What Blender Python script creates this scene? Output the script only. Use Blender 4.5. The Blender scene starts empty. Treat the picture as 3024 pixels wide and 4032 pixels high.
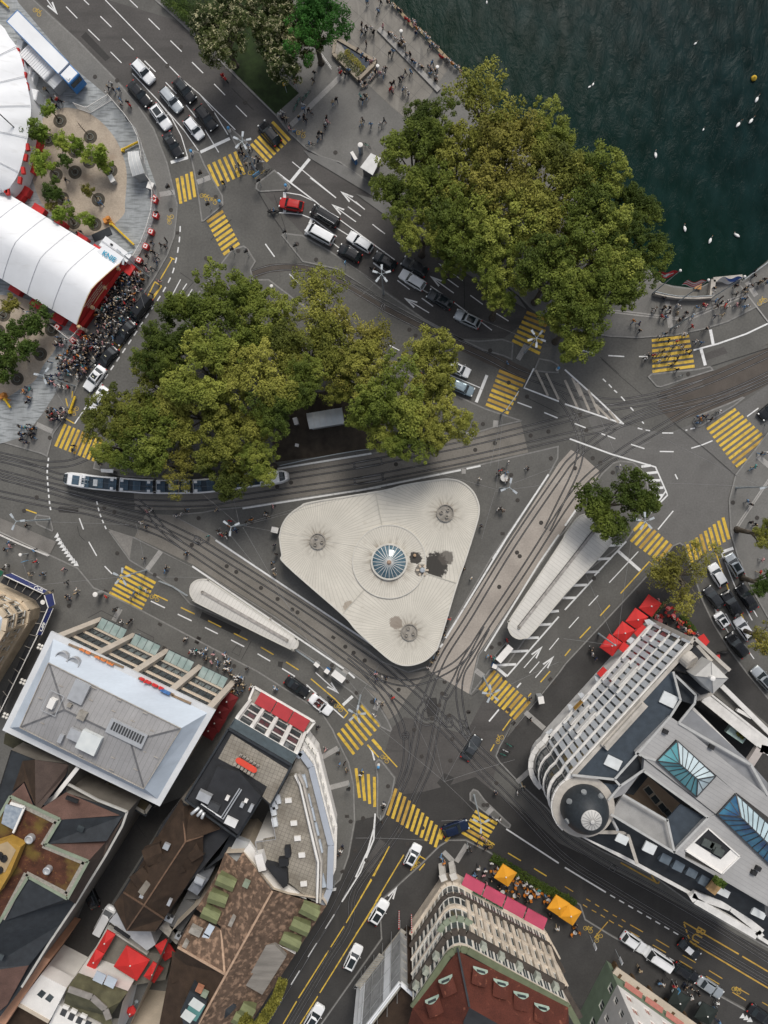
import bpy,bmesh,math,random
from mathutils import Vector,Matrix,Quaternion
from mathutils.geometry import tessellate_polygon
random.seed(7)
SC=bpy.context.scene
COL=SC.collection
PI=math.pi
H=122.0;F=2850.0;CX,CY=1512.0,2016.0;NX,NY=1585.0,1965.0
_dn=Vector(((NX-CX)/F,(CY-NY)/F,-1)).normalized()
ROT=_dn.rotation_difference(Vector((0,0,-1)))
cam_d=bpy.data.cameras.new('camera');cam=bpy.data.objects.new('camera',cam_d);COL.objects.link(cam)
cam.location=(0,0,H);cam.rotation_mode='QUATERNION';cam.rotation_quaternion=ROT
cam_d.sensor_fit='VERTICAL';cam_d.angle=2*math.atan(CY/F);cam_d.clip_end=5000;cam_d.clip_start=1
SC.camera=cam
def W(px,py,z=0.0):
 d=ROT@Vector(((px-CX)/F,(CY-py)/F,-1.0))
 t=(z-H)/d.z
 return Vector((d.x*t,d.y*t,z))
ORI=dict(a=(0,0),b=(700,0),c=(1400,0),d=(2224,0),e=(0,700),f=(700,700),g=(1400,700),h=(2224,700),i=(0,1400),j=(700,1400),k=(1400,1400),l=(2224,1400),m=(0,2100),n=(700,2100),o=(1400,2100),p=(2224,2100),q=(0,2750),r=(700,2750),s=(1400,2750),t=(2224,2750),u=(0,3232),v=(700,3232),w=(1400,3232),x=(2224,3232),N=(0,0))
def px(spec):
 ""
 out=[];k='N'
 for tok in spec.split():
  if ',' not in tok:k=tok;continue
  x,y=tok.split(',');s=1.0 if k=='N' else 800/1659.0
  out.append((ORI[k][0]+float(x)*s,ORI[k][1]+float(y)*s))
 return out
def P(spec,z=0.0):return[W(x,y,z)for x,y in px(spec)]
def P1(spec,z=0.0):return P(spec,z)[0]
MATS={}
def nt(m):return m.node_tree.nodes,m.node_tree.links
def mat(name,col,rough=0.7,var=0.18,scale=1.5,metal=0.0,fine=0.0,spec=0.35,bump=0.0,detail=5,alpha=None,obj_rand=0.0,coord='pos',stretch=None,col2=None):
 if name in MATS:return MATS[name]
 m=bpy.data.materials.new(name);m.use_nodes=True;N,L=nt(m);b=N['Principled BSDF']
 b.inputs['Roughness'].default_value=rough;b.inputs['Metallic'].default_value=metal
 b.inputs['Specular IOR Level'].default_value=spec
 if coord=='pos':src=N.new('ShaderNodeNewGeometry').outputs['Position']
 else:src=N.new('ShaderNodeTexCoord').outputs['Object']
 if stretch:
  mp=N.new('ShaderNodeMapping');L.new(src,mp.inputs['Vector']);mp.inputs['Rotation'].default_value=(0,0,stretch[0]);mp.inputs['Scale'].default_value=stretch[1];src=mp.outputs['Vector']
 n1=N.new('ShaderNodeTexNoise');n1.inputs['Scale'].default_value=scale;n1.inputs['Detail'].default_value=detail;L.new(src,n1.inputs['Vector'])
 rp=N.new('ShaderNodeValToRGB');L.new(n1.outputs['Fac'],rp.inputs['Fac'])
 c2=col2 or tuple(min(1,c*(1+var))for c in col)
 rp.color_ramp.elements[0].position=0.3;rp.color_ramp.elements[1].position=0.7
 rp.color_ramp.elements[0].color=(*[c*(1-var)for c in col],1)if not col2 else(*col,1)
 rp.color_ramp.elements[1].color=(*c2,1)
 out=rp.outputs['Color']
 if fine:
  n2=N.new('ShaderNodeTexNoise');n2.inputs['Scale'].default_value=scale*14;n2.inputs['Detail'].default_value=3;L.new(src,n2.inputs['Vector'])
  mr=N.new('ShaderNodeMapRange');L.new(n2.outputs['Fac'],mr.inputs['Value']);mr.inputs['From Min'].default_value=.25;mr.inputs['From Max'].default_value=.75
  mr.inputs['To Min'].default_value=1-fine;mr.inputs['To Max'].default_value=1+fine
  mx=N.new('ShaderNodeVectorMath');mx.operation='SCALE';L.new(out,mx.inputs[0]);L.new(mr.outputs[0],mx.inputs['Scale']);out=mx.outputs[0]
 if obj_rand:
  oi=N.new('ShaderNodeObjectInfo');mr=N.new('ShaderNodeMapRange');L.new(oi.outputs['Random'],mr.inputs['Value'])
  mr.inputs['To Min'].default_value=1-obj_rand;mr.inputs['To Max'].default_value=1+obj_rand
  mx=N.new('ShaderNodeVectorMath');mx.operation='SCALE';L.new(out,mx.inputs[0]);L.new(mr.outputs[0],mx.inputs['Scale']);out=mx.outputs[0]
 L.new(out,b.inputs['Base Color'])
 if bump:
  bp=N.new('ShaderNodeBump');bp.inputs['Strength'].default_value=bump;bp.inputs['Distance'].default_value=.05
  n3=N.new('ShaderNodeTexNoise');n3.inputs['Scale'].default_value=scale*8;L.new(src,n3.inputs['Vector']);L.new(n3.outputs['Fac'],bp.inputs['Height']);L.new(bp.outputs['Normal'],b.inputs['Normal'])
 if alpha is not None:b.inputs['Alpha'].default_value=alpha
 MATS[name]=m;return m
def out_color(m):
 ""
 return m.node_tree.nodes['Principled BSDF'].inputs['Base Color'].links[0].from_socket
def overlay(m,fac_socket,col):
 N,L=nt(m);b=N['Principled BSDF'];s=out_color(m)
 mx=N.new('ShaderNodeMix');mx.data_type='RGBA';L.new(fac_socket,mx.inputs[0]);L.new(s,mx.inputs[6]);mx.inputs[7].default_value=(*col,1);L.new(mx.outputs[2],b.inputs['Base Color'])
def math_node(N,L,op,a,b=None):
 n=N.new('ShaderNodeMath');n.operation=op
 for i,v in enumerate((a,b)):
  if v is None:continue
  if isinstance(v,(int,float)):n.inputs[i].default_value=v
  else:L.new(v,n.inputs[i])
 return n.outputs[0]
def lines_on(m,ang,period,width,col,coord='pos',cross=None,strength=1.0):
 ""
 N,L=nt(m)
 src=N.new('ShaderNodeNewGeometry').outputs['Position']if coord=='pos' else N.new('ShaderNodeTexCoord').outputs['Object']
 def one(a,per):
  mp=N.new('ShaderNodeVectorMath');mp.operation='DOT_PRODUCT';L.new(src,mp.inputs[0]);mp.inputs[1].default_value=(math.cos(a),math.sin(a),0)
  v=math_node(N,L,'DIVIDE',mp.outputs['Value'],per);v=math_node(N,L,'FRACT',v)
  return math_node(N,L,'LESS_THAN',v,width/per)
 f=one(ang,period)
 if cross:f=math_node(N,L,'MAXIMUM',f,one(ang+PI/2,cross))
 f=math_node(N,L,'MULTIPLY',f,strength)
 overlay(m,f,col)
def patches(m,scale,lo,hi,col,strength=1.0,stretch=None,coord='pos',detail=4):
 N,L=nt(m)
 src=N.new('ShaderNodeNewGeometry').outputs['Position']if coord=='pos' else N.new('ShaderNodeTexCoord').outputs['Object']
 if stretch:
  mp=N.new('ShaderNodeMapping');L.new(src,mp.inputs['Vector']);mp.inputs['Rotation'].default_value=(0,0,stretch[0]);mp.inputs['Scale'].default_value=stretch[1];src=mp.outputs['Vector']
 n=N.new('ShaderNodeTexNoise');n.inputs['Scale'].default_value=scale;n.inputs['Detail'].default_value=detail;L.new(src,n.inputs['Vector'])
 mr=N.new('ShaderNodeMapRange');mr.clamp=True;L.new(n.outputs['Fac'],mr.inputs['Value']);mr.inputs['From Min'].default_value=lo;mr.inputs['From Max'].default_value=hi;mr.inputs['To Max'].default_value=strength
 overlay(m,mr.outputs[0],col)
class MB:
 def __init__(s):s.v=[];s.f=[];s.mi=[];s.cur=0;s.sm=[];s.smooth=False
 def add(s,vs,fs):
  o=len(s.v);s.v+=[tuple(v)for v in vs]
  for f in fs:s.f.append(tuple(i+o for i in f));s.mi.append(s.cur);s.sm.append(s.smooth)
  return s
 def poly(s,pts):
  ""
  pts=[Vector(p)for p in pts]
  if len(pts)<=4 and len(pts)==3:s.add(pts,[(0,1,2)]);return s
  tris=tessellate_polygon([[Vector((p.x,p.y,0))for p in pts]])
  fs=[]
  for t in tris:
   a,b,c=(pts[i]for i in t)
   n=(b-a).cross(c-a)
   fs.append(t if n.z>=0 else(t[0],t[2],t[1]))
  return s.add(pts,fs)
 def quad(s,a,b,c,d):return s.add([a,b,c,d],[(0,1,2,3)])
 def prism(s,pts,z0,z1,top=True,bot=False):
  pts=ccw([Vector((p[0],p[1],0))for p in pts]);n=len(pts)
  lo=[(p.x,p.y,z0)for p in pts];hi=[(p.x,p.y,z1)for p in pts]
  s.add(lo+hi,[(i,(i+1)%n,n+(i+1)%n,n+i)for i in range(n)])
  if top:s.poly([Vector(h)for h in hi])
  if bot:s.poly([Vector(h)for h in lo])
  return s
 def box(s,c,size,rz=0.0,taper=1.0):
  hx,hy,hz=size[0]/2,size[1]/2,size[2]/2;cs,sn=math.cos(rz),math.sin(rz);vs=[]
  for z,k in((-hz,1),(hz,taper)):
   for x,y in((-hx,-hy),(hx,-hy),(hx,hy),(-hx,hy)):
    x*=k;y*=k;vs.append((c[0]+x*cs-y*sn,c[1]+x*sn+y*cs,c[2]+z))
  return s.add(vs,[(3,2,1,0),(4,5,6,7),(0,1,5,4),(1,2,6,5),(2,3,7,6),(3,0,4,7)])
 def beam(s,a,b,w,h):
  ""
  a,b=Vector(a),Vector(b);d=(b-a)
  if d.length<1e-6:return s
  d.normalize();up=Vector((0,0,1))if abs(d.z)<.95 else Vector((1,0,0))
  x=d.cross(up).normalized()*w/2;y=x.cross(d).normalized()*h/2
  vs=[a-x-y,a+x-y,a+x+y,a-x+y,b-x-y,b+x-y,b+x+y,b-x+y]
  return s.add(vs,[(3,2,1,0),(4,5,6,7),(0,1,5,4),(1,2,6,5),(2,3,7,6),(3,0,4,7)])
 def tube(s,pts,rs,n=8,cap=True):
  pts=[Vector(p)for p in pts]
  if isinstance(rs,(int,float)):rs=[rs]*len(pts)
  o=len(s.v);rings=[]
  for i,p in enumerate(pts):
   d=(pts[min(i+1,len(pts)-1)]-pts[max(i-1,0)]).normalized()
   up=Vector((0,0,1))if abs(d.z)<.9 else Vector((1,0,0))
   x=d.cross(up).normalized();y=x.cross(d)
   rings.append([p+(x*math.cos(2*PI*k/n)+y*math.sin(2*PI*k/n))*rs[i]for k in range(n)])
  vs=[v for r in rings for v in r];fs=[]
  for i in range(len(pts)-1):
   for k in range(n):fs.append((i*n+k,i*n+(k+1)%n,(i+1)*n+(k+1)%n,(i+1)*n+k))
  if cap:fs.append(tuple(range(n))[::-1]);fs.append(tuple((len(pts)-1)*n+k for k in range(n)))
  return s.add(vs,fs)
 def cyl(s,c,r,z0,z1,n=16,r2=None):
  return s.tube([(c[0],c[1],z0),(c[0],c[1],z1)],[r,r if r2 is None else r2],n)
 def lathe(s,c,prof,n=24):
  ""
  vs=[];fs=[]
  for r,z in prof:
   for k in range(n):vs.append((c[0]+r*math.cos(2*PI*k/n),c[1]+r*math.sin(2*PI*k/n),c[2]+z))
  for i in range(len(prof)-1):
   for k in range(n):fs.append((i*n+k,i*n+(k+1)%n,(i+1)*n+(k+1)%n,(i+1)*n+k))
  return s.add(vs,fs)
 def strip(s,pts,w,z=None):
  ""
  pts=[Vector(p)for p in pts];L_=[];R_=[]
  for i,p in enumerate(pts):
   a=pts[max(i-1,0)];b=pts[min(i+1,len(pts)-1)];d=(b-a);d.z=0
   if d.length<1e-6:d=Vector((1,0,0))
   d.normalize();nrm=Vector((-d.y,d.x,0))*w/2
   q=Vector((p.x,p.y,p.z if z is None else z));L_.append(q+nrm);R_.append(q-nrm)
  n=len(pts);return s.add(R_+L_,[(i,i+1,n+i+1,n+i)for i in range(n-1)])
 def mesh(s,name,mats,origin=(0,0,0)):
  me=bpy.data.meshes.new(name);o=Vector(origin)
  me.from_pydata([(v[0]-o.x,v[1]-o.y,v[2]-o.z)for v in s.v],[],s.f)
  if not isinstance(mats,(list,tuple)):mats=[mats]
  for m in mats:me.materials.append(m)
  me.polygons.foreach_set('material_index',s.mi);me.polygons.foreach_set('use_smooth',s.sm);me.update()
  return me
 def build(s,name,mats,parent=None,origin=None):
  if origin is None:origin=parent.location if parent is not None and getattr(parent,'parent',None)is None else(0,0,0)
  if parent is not None and parent.parent is not None:origin=parent.parent.location+parent.location
  o=bpy.data.objects.new(name,s.mesh(name,mats,origin));COL.objects.link(o)
  if parent is not None:o.parent=parent
  return o
def area2(p):return sum(p[i][0]*p[(i+1)%len(p)][1]-p[(i+1)%len(p)][0]*p[i][1]for i in range(len(p)))
def ccw(p):return list(p)if area2(p)>0 else list(p)[::-1]
def thing(name,label,cat,loc=(0,0,0),rz=0,group=None):
 o=bpy.data.objects.new(name,None);COL.objects.link(o);o.location=loc;o.rotation_euler=(0,0,rz);o.empty_display_size=.3
 o['label']=label;o['category']=cat
 if group:o['group']=group
 return o
def tag(o,label,cat,group=None):
 o['label']=label;o['category']=cat
 if group:o['group']=group
 return o
def single(name,mb,m,label,cat,loc,group=None):
 ""
 o=bpy.data.objects.new(name,mb.mesh(name,m,loc));COL.objects.link(o);o.location=loc
 return tag(o,label,cat,group)
def struct(name,mb,m):
 o=bpy.data.objects.new(name,mb.mesh(name,m));COL.objects.link(o);o['kind']='structure';return o
def put(name,mesh,parent=None,loc=(0,0,0),rz=0,mats=None):
 o=bpy.data.objects.new(name,mesh);COL.objects.link(o);o.location=loc;o.rotation_euler=(0,0,rz)
 if parent is not None:o.parent=parent
 if mats:
  for i,m in mats.items():o.material_slots[i].link='OBJECT';o.material_slots[i].material=m
 return o
def kids(o,table={}):return[c for c in bpy.data.objects if c.parent==o]
def smooth_line(pts,n=6):
 ""
 pts=[Vector(p)for p in pts]
 if len(pts)<3:return pts
 out=[]
 q=[2*pts[0]-pts[1]]+pts+[2*pts[-1]-pts[-2]]
 for i in range(1,len(q)-2):
  p0,p1,p2,p3=q[i-1],q[i],q[i+1],q[i+2]
  for k in range(n):
   t=k/n;out.append(.5*((2*p1)+(p2-p0)*t+(2*p0-5*p1+4*p2-p3)*t*t+(3*p1-p0-3*p2+p3)*t**3))
 out.append(pts[-1]);return out
def inside(p,poly):
 c=False;j=len(poly)-1
 for i in range(len(poly)):
  a,b=poly[i],poly[j]
  if(a[1]>p[1])!=(b[1]>p[1])and p[0]<(b[0]-a[0])*(p[1]-a[1])/(b[1]-a[1])+a[0]:c=not c
  j=i
 return c
def offset_in(poly,d):
 poly=ccw(poly);n=len(poly);out=[]
 for i in range(n):
  a,b,c=poly[i-1],poly[i],poly[(i+1)%n]
  d1=Vector((b[0]-a[0],b[1]-a[1])).normalized();d2=Vector((c[0]-b[0],c[1]-b[1])).normalized()
  n1=Vector((-d1.y,d1.x));n2=Vector((-d2.y,d2.x));k=1+n1.dot(n2)
  m=(n1+n2)/max(k,.35);out.append(Vector((b[0]+m.x*d,b[1]+m.y*d,0)))
 return out
M_asph=mat('asphalt',(.106,.103,.095),.9,.13,.22,fine=.16,detail=8)
patches(M_asph,.05,.5,.75,(.062,.059,.056),.55,detail=6)
patches(M_asph,.55,.56,.7,(.125,.12,.113),.35,(-.75,(1,.12,1)))
M_pave=mat('pavement_asphalt',(.118,.115,.107),.9,.1,.3,fine=.14,detail=8)
patches(M_pave,.07,.52,.75,(.07,.067,.063),.5,detail=6)
M_kerb=mat('granite_kerb',(.20,.195,.185),.85,.18,2.0,fine=.15)
M_slab=mat('light_concrete',(.30,.29,.275),.85,.1,.8,fine=.12);lines_on(M_slab,.6,1.2,.03,(.18,.17,.16),cross=1.2)
M_bed=mat('track_concrete',(.185,.171,.15),.85,.16,.25,fine=.14,detail=8);patches(M_bed,.12,.5,.75,(.115,.106,.095),.6,detail=6)
M_bedp=mat('track_concrete_pink',(.33,.295,.26),.85,.13,.25,fine=.12,detail=8);patches(M_bedp,.15,.55,.75,(.25,.22,.195),.5)
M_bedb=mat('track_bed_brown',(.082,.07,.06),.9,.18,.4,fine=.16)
M_rail=mat('rail_steel',(.22,.215,.21),.4,.3,.6,metal=.5)
M_groove=mat('rail_groove',(.017,.016,.017),.8,.15,3)
M_white=mat('white_paint',(.66,.66,.65),.7,.08,2,fine=.08);patches(M_white,1.6,.6,.72,(.3,.29,.28),.6)
M_wornw=mat('worn_white_paint',(.34,.31,.27),.8,.2,1.2,fine=.2)
M_yel=mat('yellow_paint',(.60,.40,.055),.7,.14,1.2,fine=.12);patches(M_yel,1.3,.54,.72,(.2,.15,.07),.8);patches(M_yel,.25,.55,.7,(.42,.27,.05),.7)
M_yeld=mat('worn_yellow_paint',(.42,.26,.05),.75,.2,1.0,fine=.16)
M_grav=mat('beige_gravel',(.37,.31,.245),.95,.14,.35,fine=.16,detail=8);patches(M_grav,.25,.58,.75,(.27,.2,.145),.7)
M_stone=mat('grey_stone_paving',(.29,.305,.31),.8,.16,.5,fine=.1,stretch=(.28,(1,.14,1)));patches(M_stone,.9,.46,.66,(.14,.15,.152),.85,(.28,(.55,3.2,1)))
M_grass=mat('lawn',(.018,.032,.008),.95,.4,.8,fine=.3)
M_qstone=mat('quay_slabs',(.19,.178,.158),.85,.12,.5,fine=.12)
patches(M_qstone,.35,.58,.62,(.12,.115,.107),.5,(.84,(2.2,.5,1)),detail=1);patches(M_qstone,.4,.6,.64,(.25,.235,.21),.45,(-.72,(2.4,.45,1)),detail=1)
m=bpy.data.materials.new('lake_water');m.use_nodes=True;N,L=nt(m);b=N['Principled BSDF'];MATS['lake_water']=m
g=N.new('ShaderNodeNewGeometry')
mp=N.new('ShaderNodeMapping');mp.inputs['Rotation'].default_value=(0,0,.5);mp.inputs['Scale'].default_value=(.42,.2,1);L.new(g.outputs['Position'],mp.inputs['Vector'])
n1=N.new('ShaderNodeTexNoise');n1.inputs['Scale'].default_value=1;n1.inputs['Detail'].default_value=7;L.new(mp.outputs[0],n1.inputs['Vector'])
rp=N.new('ShaderNodeValToRGB');L.new(n1.outputs['Fac'],rp.inputs['Fac']);e=rp.color_ramp.elements
e[0].position=.3;e[0].color=(.0022,.0095,.0095,1);e[1].position=.72;e[1].color=(.0085,.0235,.0245,1)  # lighter ramp colour paints a bluish sheen onto the ripples
n0=N.new('ShaderNodeTexNoise');n0.inputs['Scale'].default_value=.022;n0.inputs['Detail'].default_value=3;L.new(g.outputs['Position'],n0.inputs['Vector'])
sd=N.new('ShaderNodeVectorMath');sd.operation='DOT_PRODUCT';L.new(g.outputs['Position'],sd.inputs[0]);sd.inputs[1].default_value=(.72,.69,0)
sh=N.new('ShaderNodeMapRange');L.new(sd.outputs['Value'],sh.inputs['Value']);sh.inputs['From Min'].default_value=58;sh.inputs['From Max'].default_value=85;sh.inputs['To Min'].default_value=.9;sh.inputs['To Max'].default_value=0
ml=math_node(N,L,'MULTIPLY',sh.outputs[0],n0.outputs['Fac'])
mx=N.new('ShaderNodeMix');mx.data_type='RGBA';L.new(ml,mx.inputs[0]);L.new(rp.outputs['Color'],mx.inputs[6]);mx.inputs[7].default_value=(.0035,.019,.0085,1);L.new(mx.outputs[2],b.inputs['Base Color'])
b.inputs['Roughness'].default_value=.16;b.inputs['Specular IOR Level'].default_value=.022
bp=N.new('ShaderNodeBump');bp.inputs['Strength'].default_value=.7;bp.inputs['Distance'].default_value=.3
mp2=N.new('ShaderNodeMapping');mp2.inputs['Rotation'].default_value=(0,0,.55);mp2.inputs['Scale'].default_value=(.55,.25,1);L.new(g.outputs['Position'],mp2.inputs['Vector'])
n2=N.new('ShaderNodeTexNoise');n2.inputs['Scale'].default_value=1.0;n2.inputs['Detail'].default_value=8;n2.inputs['Roughness'].default_value=.62;n2.inputs['Distortion'].default_value=.6;L.new(mp2.outputs[0],n2.inputs['Vector'])
L.new(n2.outputs['Fac'],bp.inputs['Height']);L.new(bp.outputs['Normal'],b.inputs['Normal'])
SHORE=P('N 3400,690 3024,1026 2923,1105 2913,1098 2800,1107 2745,1136 2648,1124 2605,1113 1805,278 1757,234 1699,181 1641,119 1586,66 1520,0 1380,-130')
shore2=[Vector((420,SHORE[0].y+300,0))]+SHORE+[Vector((SHORE[-1].x-280,420,0))]
mb=MB();mb.prism([(-420,-420,0),(420,-420,0)]+shore2+[(-420,420,0)],-2.2,0);struct('ground',mb,M_asph)
mb=MB();mb.quad((-200,-60,-1.1),(600,-60,-1.1),(600,600,-1.1),(-200,600,-1.1));struct('lake_water',mb,MATS['lake_water'])
PAVES=[]
M_pavel=mat('pale_pavement_asphalt',(.152,.148,.139),.9,.09,.3,fine=.13,detail=8)
patches(M_pavel,.1,.52,.75,(.098,.094,.089),.6)
M_paved=mat('vignetted_pavement_asphalt',(.050,.048,.046),.9,.13,.3,fine=.14,detail=8)  # pavement colour lowered to carry the vignette at bottom and right
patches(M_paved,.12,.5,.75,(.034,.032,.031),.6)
M_roadd=mat('dark_shaded_road_asphalt',(.042,.040,.038),.9,.14,.3,fine=.15,detail=8)  # dark asphalt whose colour also holds vignette and alley shade; patches share it
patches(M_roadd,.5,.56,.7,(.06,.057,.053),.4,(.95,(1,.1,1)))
M_roadm=mat('worn_road_asphalt',(.078,.073,.069),.9,.14,.25,fine=.15,detail=8)
patches(M_roadm,.45,.52,.7,(.05,.047,.045),.6,(-.85,(.12,1.3,1)))
M_roadl=mat('pale_road_asphalt',(.132,.128,.122),.9,.1,.25,fine=.14,detail=8)
patches(M_roadl,.25,.52,.7,(.095,.091,.087),.6)
def pave(spec,m=None,z=.1,kerb=True,name='pavement'):
 poly=ccw(P(spec));PAVES.append((poly,z))
 mb=MB();mb.prism(poly,0.001,z);struct(name,mb,m or M_pave)
 if kerb:
  inn=offset_in(poly,.24);k=MB();n=len(poly)
  for i in range(n):
   j=(i+1)%n;k.quad((*poly[i].xy,z+.004),(*poly[j].xy,z+.004),(*inn[j].xy,z+.004),(*inn[i].xy,z+.004))
  struct('kerb',k,M_kerb)
 return poly
def gz(x,y):
 for poly,z in PAVES:
  if inside((x,y),poly):return z
 return 0.0
pave('a -150,-150 190,-150 280,0 640,330 960,660 1130,860 1260,1050 1370,1330 1450,1659 e 1455,200 1450,300 1430,480 1370,640 1260,830 1170,960 1060,1130 900,1330 790,1500 i 700,120 640,230 540,500 440,640 390,830 340,805 100,735 0,705 -150,690',M_pavel)
pave('N 540,-70 608,0 700,82 1086,458 1134,521 1206,588 1269,622 1336,641 1399,685 1462,728 1834,1009 2041,1163 2085,1211 2130,1245 2250,1300 2402,1327 2513,1332 2658,1322 2769,1298 2865,1269 3024,1187 3150,1120 3150,915 3024,1028 2923,1107 2913,1100 2800,1109 2745,1138 2648,1126 2605,1115 1805,280 1757,236 1699,183 1641,121 1586,68 1520,2 1440,-80',M_pavel)
pave('f 340,715 440,585 540,553 575,580 640,685 600,750 620,830 745,828 1110,1105 1500,1370 k 500,190 820,320 1060,430 1360,530 1350,540 1150,585 950,645 600,725 0,830 j 820,930 i 1659,1030 1000,990 760,925 780,840 960,500 1130,250 f -50,1150 180,920')
pave('i 1400,1300 1659,1275 j 300,1255 530,1232 1659,1055 k 0,1095 1020,885 1659,735 1655,840 1590,960 1110,1659 o 720,870 600,1090 430,1140 300,1085 200,1050 100,960 0,880 n 1600,935 270,25')
pave('l 450,855 560,868 650,950 680,1060 690,1250 500,1520 p 160,330 0,520 o 1390,860 1230,1090 1100,1120 945,1318 925,1310 1000,990 1270,590 1659,20 l 0,1420 135,1195 300,960 390,875')
pave('m 885,-20 1100,30 1659,320 n 120,258 800,680 1500,1190 1659,1310 o 80,1260 150,1330 270,1530 300,1600 285,1622 200,1580 n 1640,1550 1420,1300 1280,1200 1110,1040 960,940 100,580 0,470 m 1270,350 1060,225')
pave('m -150,-170 410,172 640,280 770,440 870,480 1150,620 1659,890 n 300,940 650,1120 1000,1340 1180,1460 1270,1600 r 1290,300 1400,520 1440,700 1450,1000 1400,1280 1330,1480 v 1240,565 600,1640 400,2000 u -150,1900')
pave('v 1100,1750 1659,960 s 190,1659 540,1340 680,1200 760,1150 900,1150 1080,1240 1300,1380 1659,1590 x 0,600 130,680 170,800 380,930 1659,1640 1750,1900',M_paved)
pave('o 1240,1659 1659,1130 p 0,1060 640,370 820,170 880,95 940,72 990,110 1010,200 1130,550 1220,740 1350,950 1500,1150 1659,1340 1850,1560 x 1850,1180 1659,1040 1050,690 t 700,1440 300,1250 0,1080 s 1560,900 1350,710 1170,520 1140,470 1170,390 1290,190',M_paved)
pave('l 1850,480 1659,620 1390,970 1335,1180 1350,1450 1410,1659 p 1430,230 1500,420 1659,700 1850,980',M_pavel)
pave('l 675,175 700,148 1065,110 1190,85 1215,122 1000,190 780,262 745,255')
pave('l 1042,545 1075,490 1340,385 1450,335 1470,345 1380,415 1110,580 1070,585')
pave('b 405,1060 440,1045 580,1172 490,1230');pave('b 640,1500 790,1385 910,1500 925,1530 900,1558 670,1570 635,1545')
pave('b 95,1245 130,1228 180,1245 225,1350 370,1600 f 375,225 215,358 195,362 182,280 165,150 b 130,1400')
pave('f 845,470 865,450 1020,468 1250,600 1659,880 g 0,740 210,905 560,1150 870,1315 1000,1330 1200,1315 1290,1345 1280,1490 1210,1460 1040,1410 640,1220 0,870 f 1659,975 1300,750 1020,690')
pave('k 1450,130 1495,20 1600,40 1659,75 1659,145 1560,142')
pave('s 160,520 185,490 215,505 325,645 300,790 235,960 205,1000 172,960 175,650')
pave('s 930,830 930,770 960,735 1000,750 1060,830 1270,1030 1260,1060 1230,1055 1040,920')
pave('i 280,1330 300,1295 410,1310 440,1420 430,1440 300,1380')
def sheet(spec,m,z,name):
 mb=MB();mb.poly(P(spec,z));return struct(name,mb,m)
sheet('a 220,-80 620,-80 N 700,82 1086,458 1134,521 1300,640 1462,728 1834,1009 2041,1163 2100,1240 g 1210,1310 870,1310 560,1145 0,735 f 1250,595 1030,465 870,300 640,60 b 620,1500 780,1380 420,1040 a 1500,1230 1290,1050 1140,850 970,660 640,325 280,-20',M_roadm,.003,'quay_road')
sheet('s 980,640 1100,740 1400,950 1659,1180 t 200,1300 600,1500 x 1850,1170 1850,1760 1659,1630 380,925 170,800 130,680 0,595 s 1300,1375 1080,1235 900,1145 760,1145 680,1195 540,1335 190,1650 v 1659,955 1100,1745 500,1750 1240,570 1330,480 r 1400,1290 1455,1000 s 170,960 330,790 560,760 800,700',M_roadd,.003,'vignetted_street')  # street sheet darkened in colour for the vignette of the lower frame
sheet('o 740,1600 900,1640 1100,1250 s 1300,150 1170,380 1130,470 1160,520 1100,740 980,640 800,700 560,760 330,790 330,640 220,500 300,240 400,150',M_roadm,.0035,'junction_asphalt')
sheet('l 0,110 260,350 480,560 830,640 1040,560 1100,590 1390,425 1659,240 1659,610 1385,965 1330,1180 1345,1450 1400,1659 980,1659 870,1530 760,1640 540,1520 640,1350 700,1050 640,920 540,855 440,850 300,760',M_roadl,.003,'junction_asphalt')
sheet('u 600,880 860,270 1100,-60 q 1290,880 1500,800 u 1330,0 1250,140 900,690 1010,900 880,860 690,1190 600,1290 330,1250',M_roadd,.108,'shaded_alley_road')  # the alley's deep shade is put into the asphalt colour
sheet('j 560,955 1659,780 k 0,820 1350,545 1410,790 0,1080 j 1659,1050 530,1228 0,1260 i 1659,1262 1100,1258 1090,1050 1659,1035',M_bed,.004,'tram_track_bed')
sheet('l 0,760 140,820 290,950 130,1195 0,1420 o 1659,25 1270,585 1000,985 920,1320 k 1590,970',M_bedp,.004,'tram_track_bed')if 0 else None
sheet('k 1610,960 1659,880 l 50,770 145,820 290,950 130,1190 -50,1480 o 1650,25 1265,590 995,990 925,1310 600,1120 730,870',M_bedp,.004,'tram_track_bed')
sheet('i 1100,1480 1190,1290 1400,1302 n 268,25 1598,938 o 100,962 200,1052 430,1142 o 600,1120 500,1240 430,1330 330,1480 270,1520 150,1325 80,1255 n 1659,1305 1500,1185 800,675 120,252',M_bed,.006,'tram_track_bed')
sheet('l 780,300 1000,192 1215,125 1659,-60 h 1659,1360 1600,1380 l 1850,-180 1850,80 1659,235 1465,335 1340,383 1075,488 880,545 760,420',M_bedb,.004,'tram_track_bed')
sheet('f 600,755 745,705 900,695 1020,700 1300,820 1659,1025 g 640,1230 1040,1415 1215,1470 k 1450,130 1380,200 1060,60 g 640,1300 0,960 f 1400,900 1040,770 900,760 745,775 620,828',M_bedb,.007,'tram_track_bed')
sheet('l 885,548 1000,560 1190,715 1500,985 1395,968 1190,790',M_slab,.008,'light_road_patch')if 0 else None
sheet('b 1025,1225 1140,1270 1250,1300 1400,1375 1500,1450 1640,1560 g 130,60 900,650 1090,785 1330,975 1395,1072 1090,895 870,760 0,130 b 1659,1640 1080,1292',mat('concrete_bus_bay',(.15,.147,.14),.85,.12,.6,fine=.14),.106,'concrete_strip')
sheet('m 890,0 1085,30 1060,222',M_slab,.108,'light_concrete_paving')if 0 else None
sheet('i 885,1415 1085,1480 1060,1655 ',mat('cobbles',(.2,.19,.175),.9,.15,3,fine=.25),.108,'cobbled_island')
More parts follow.
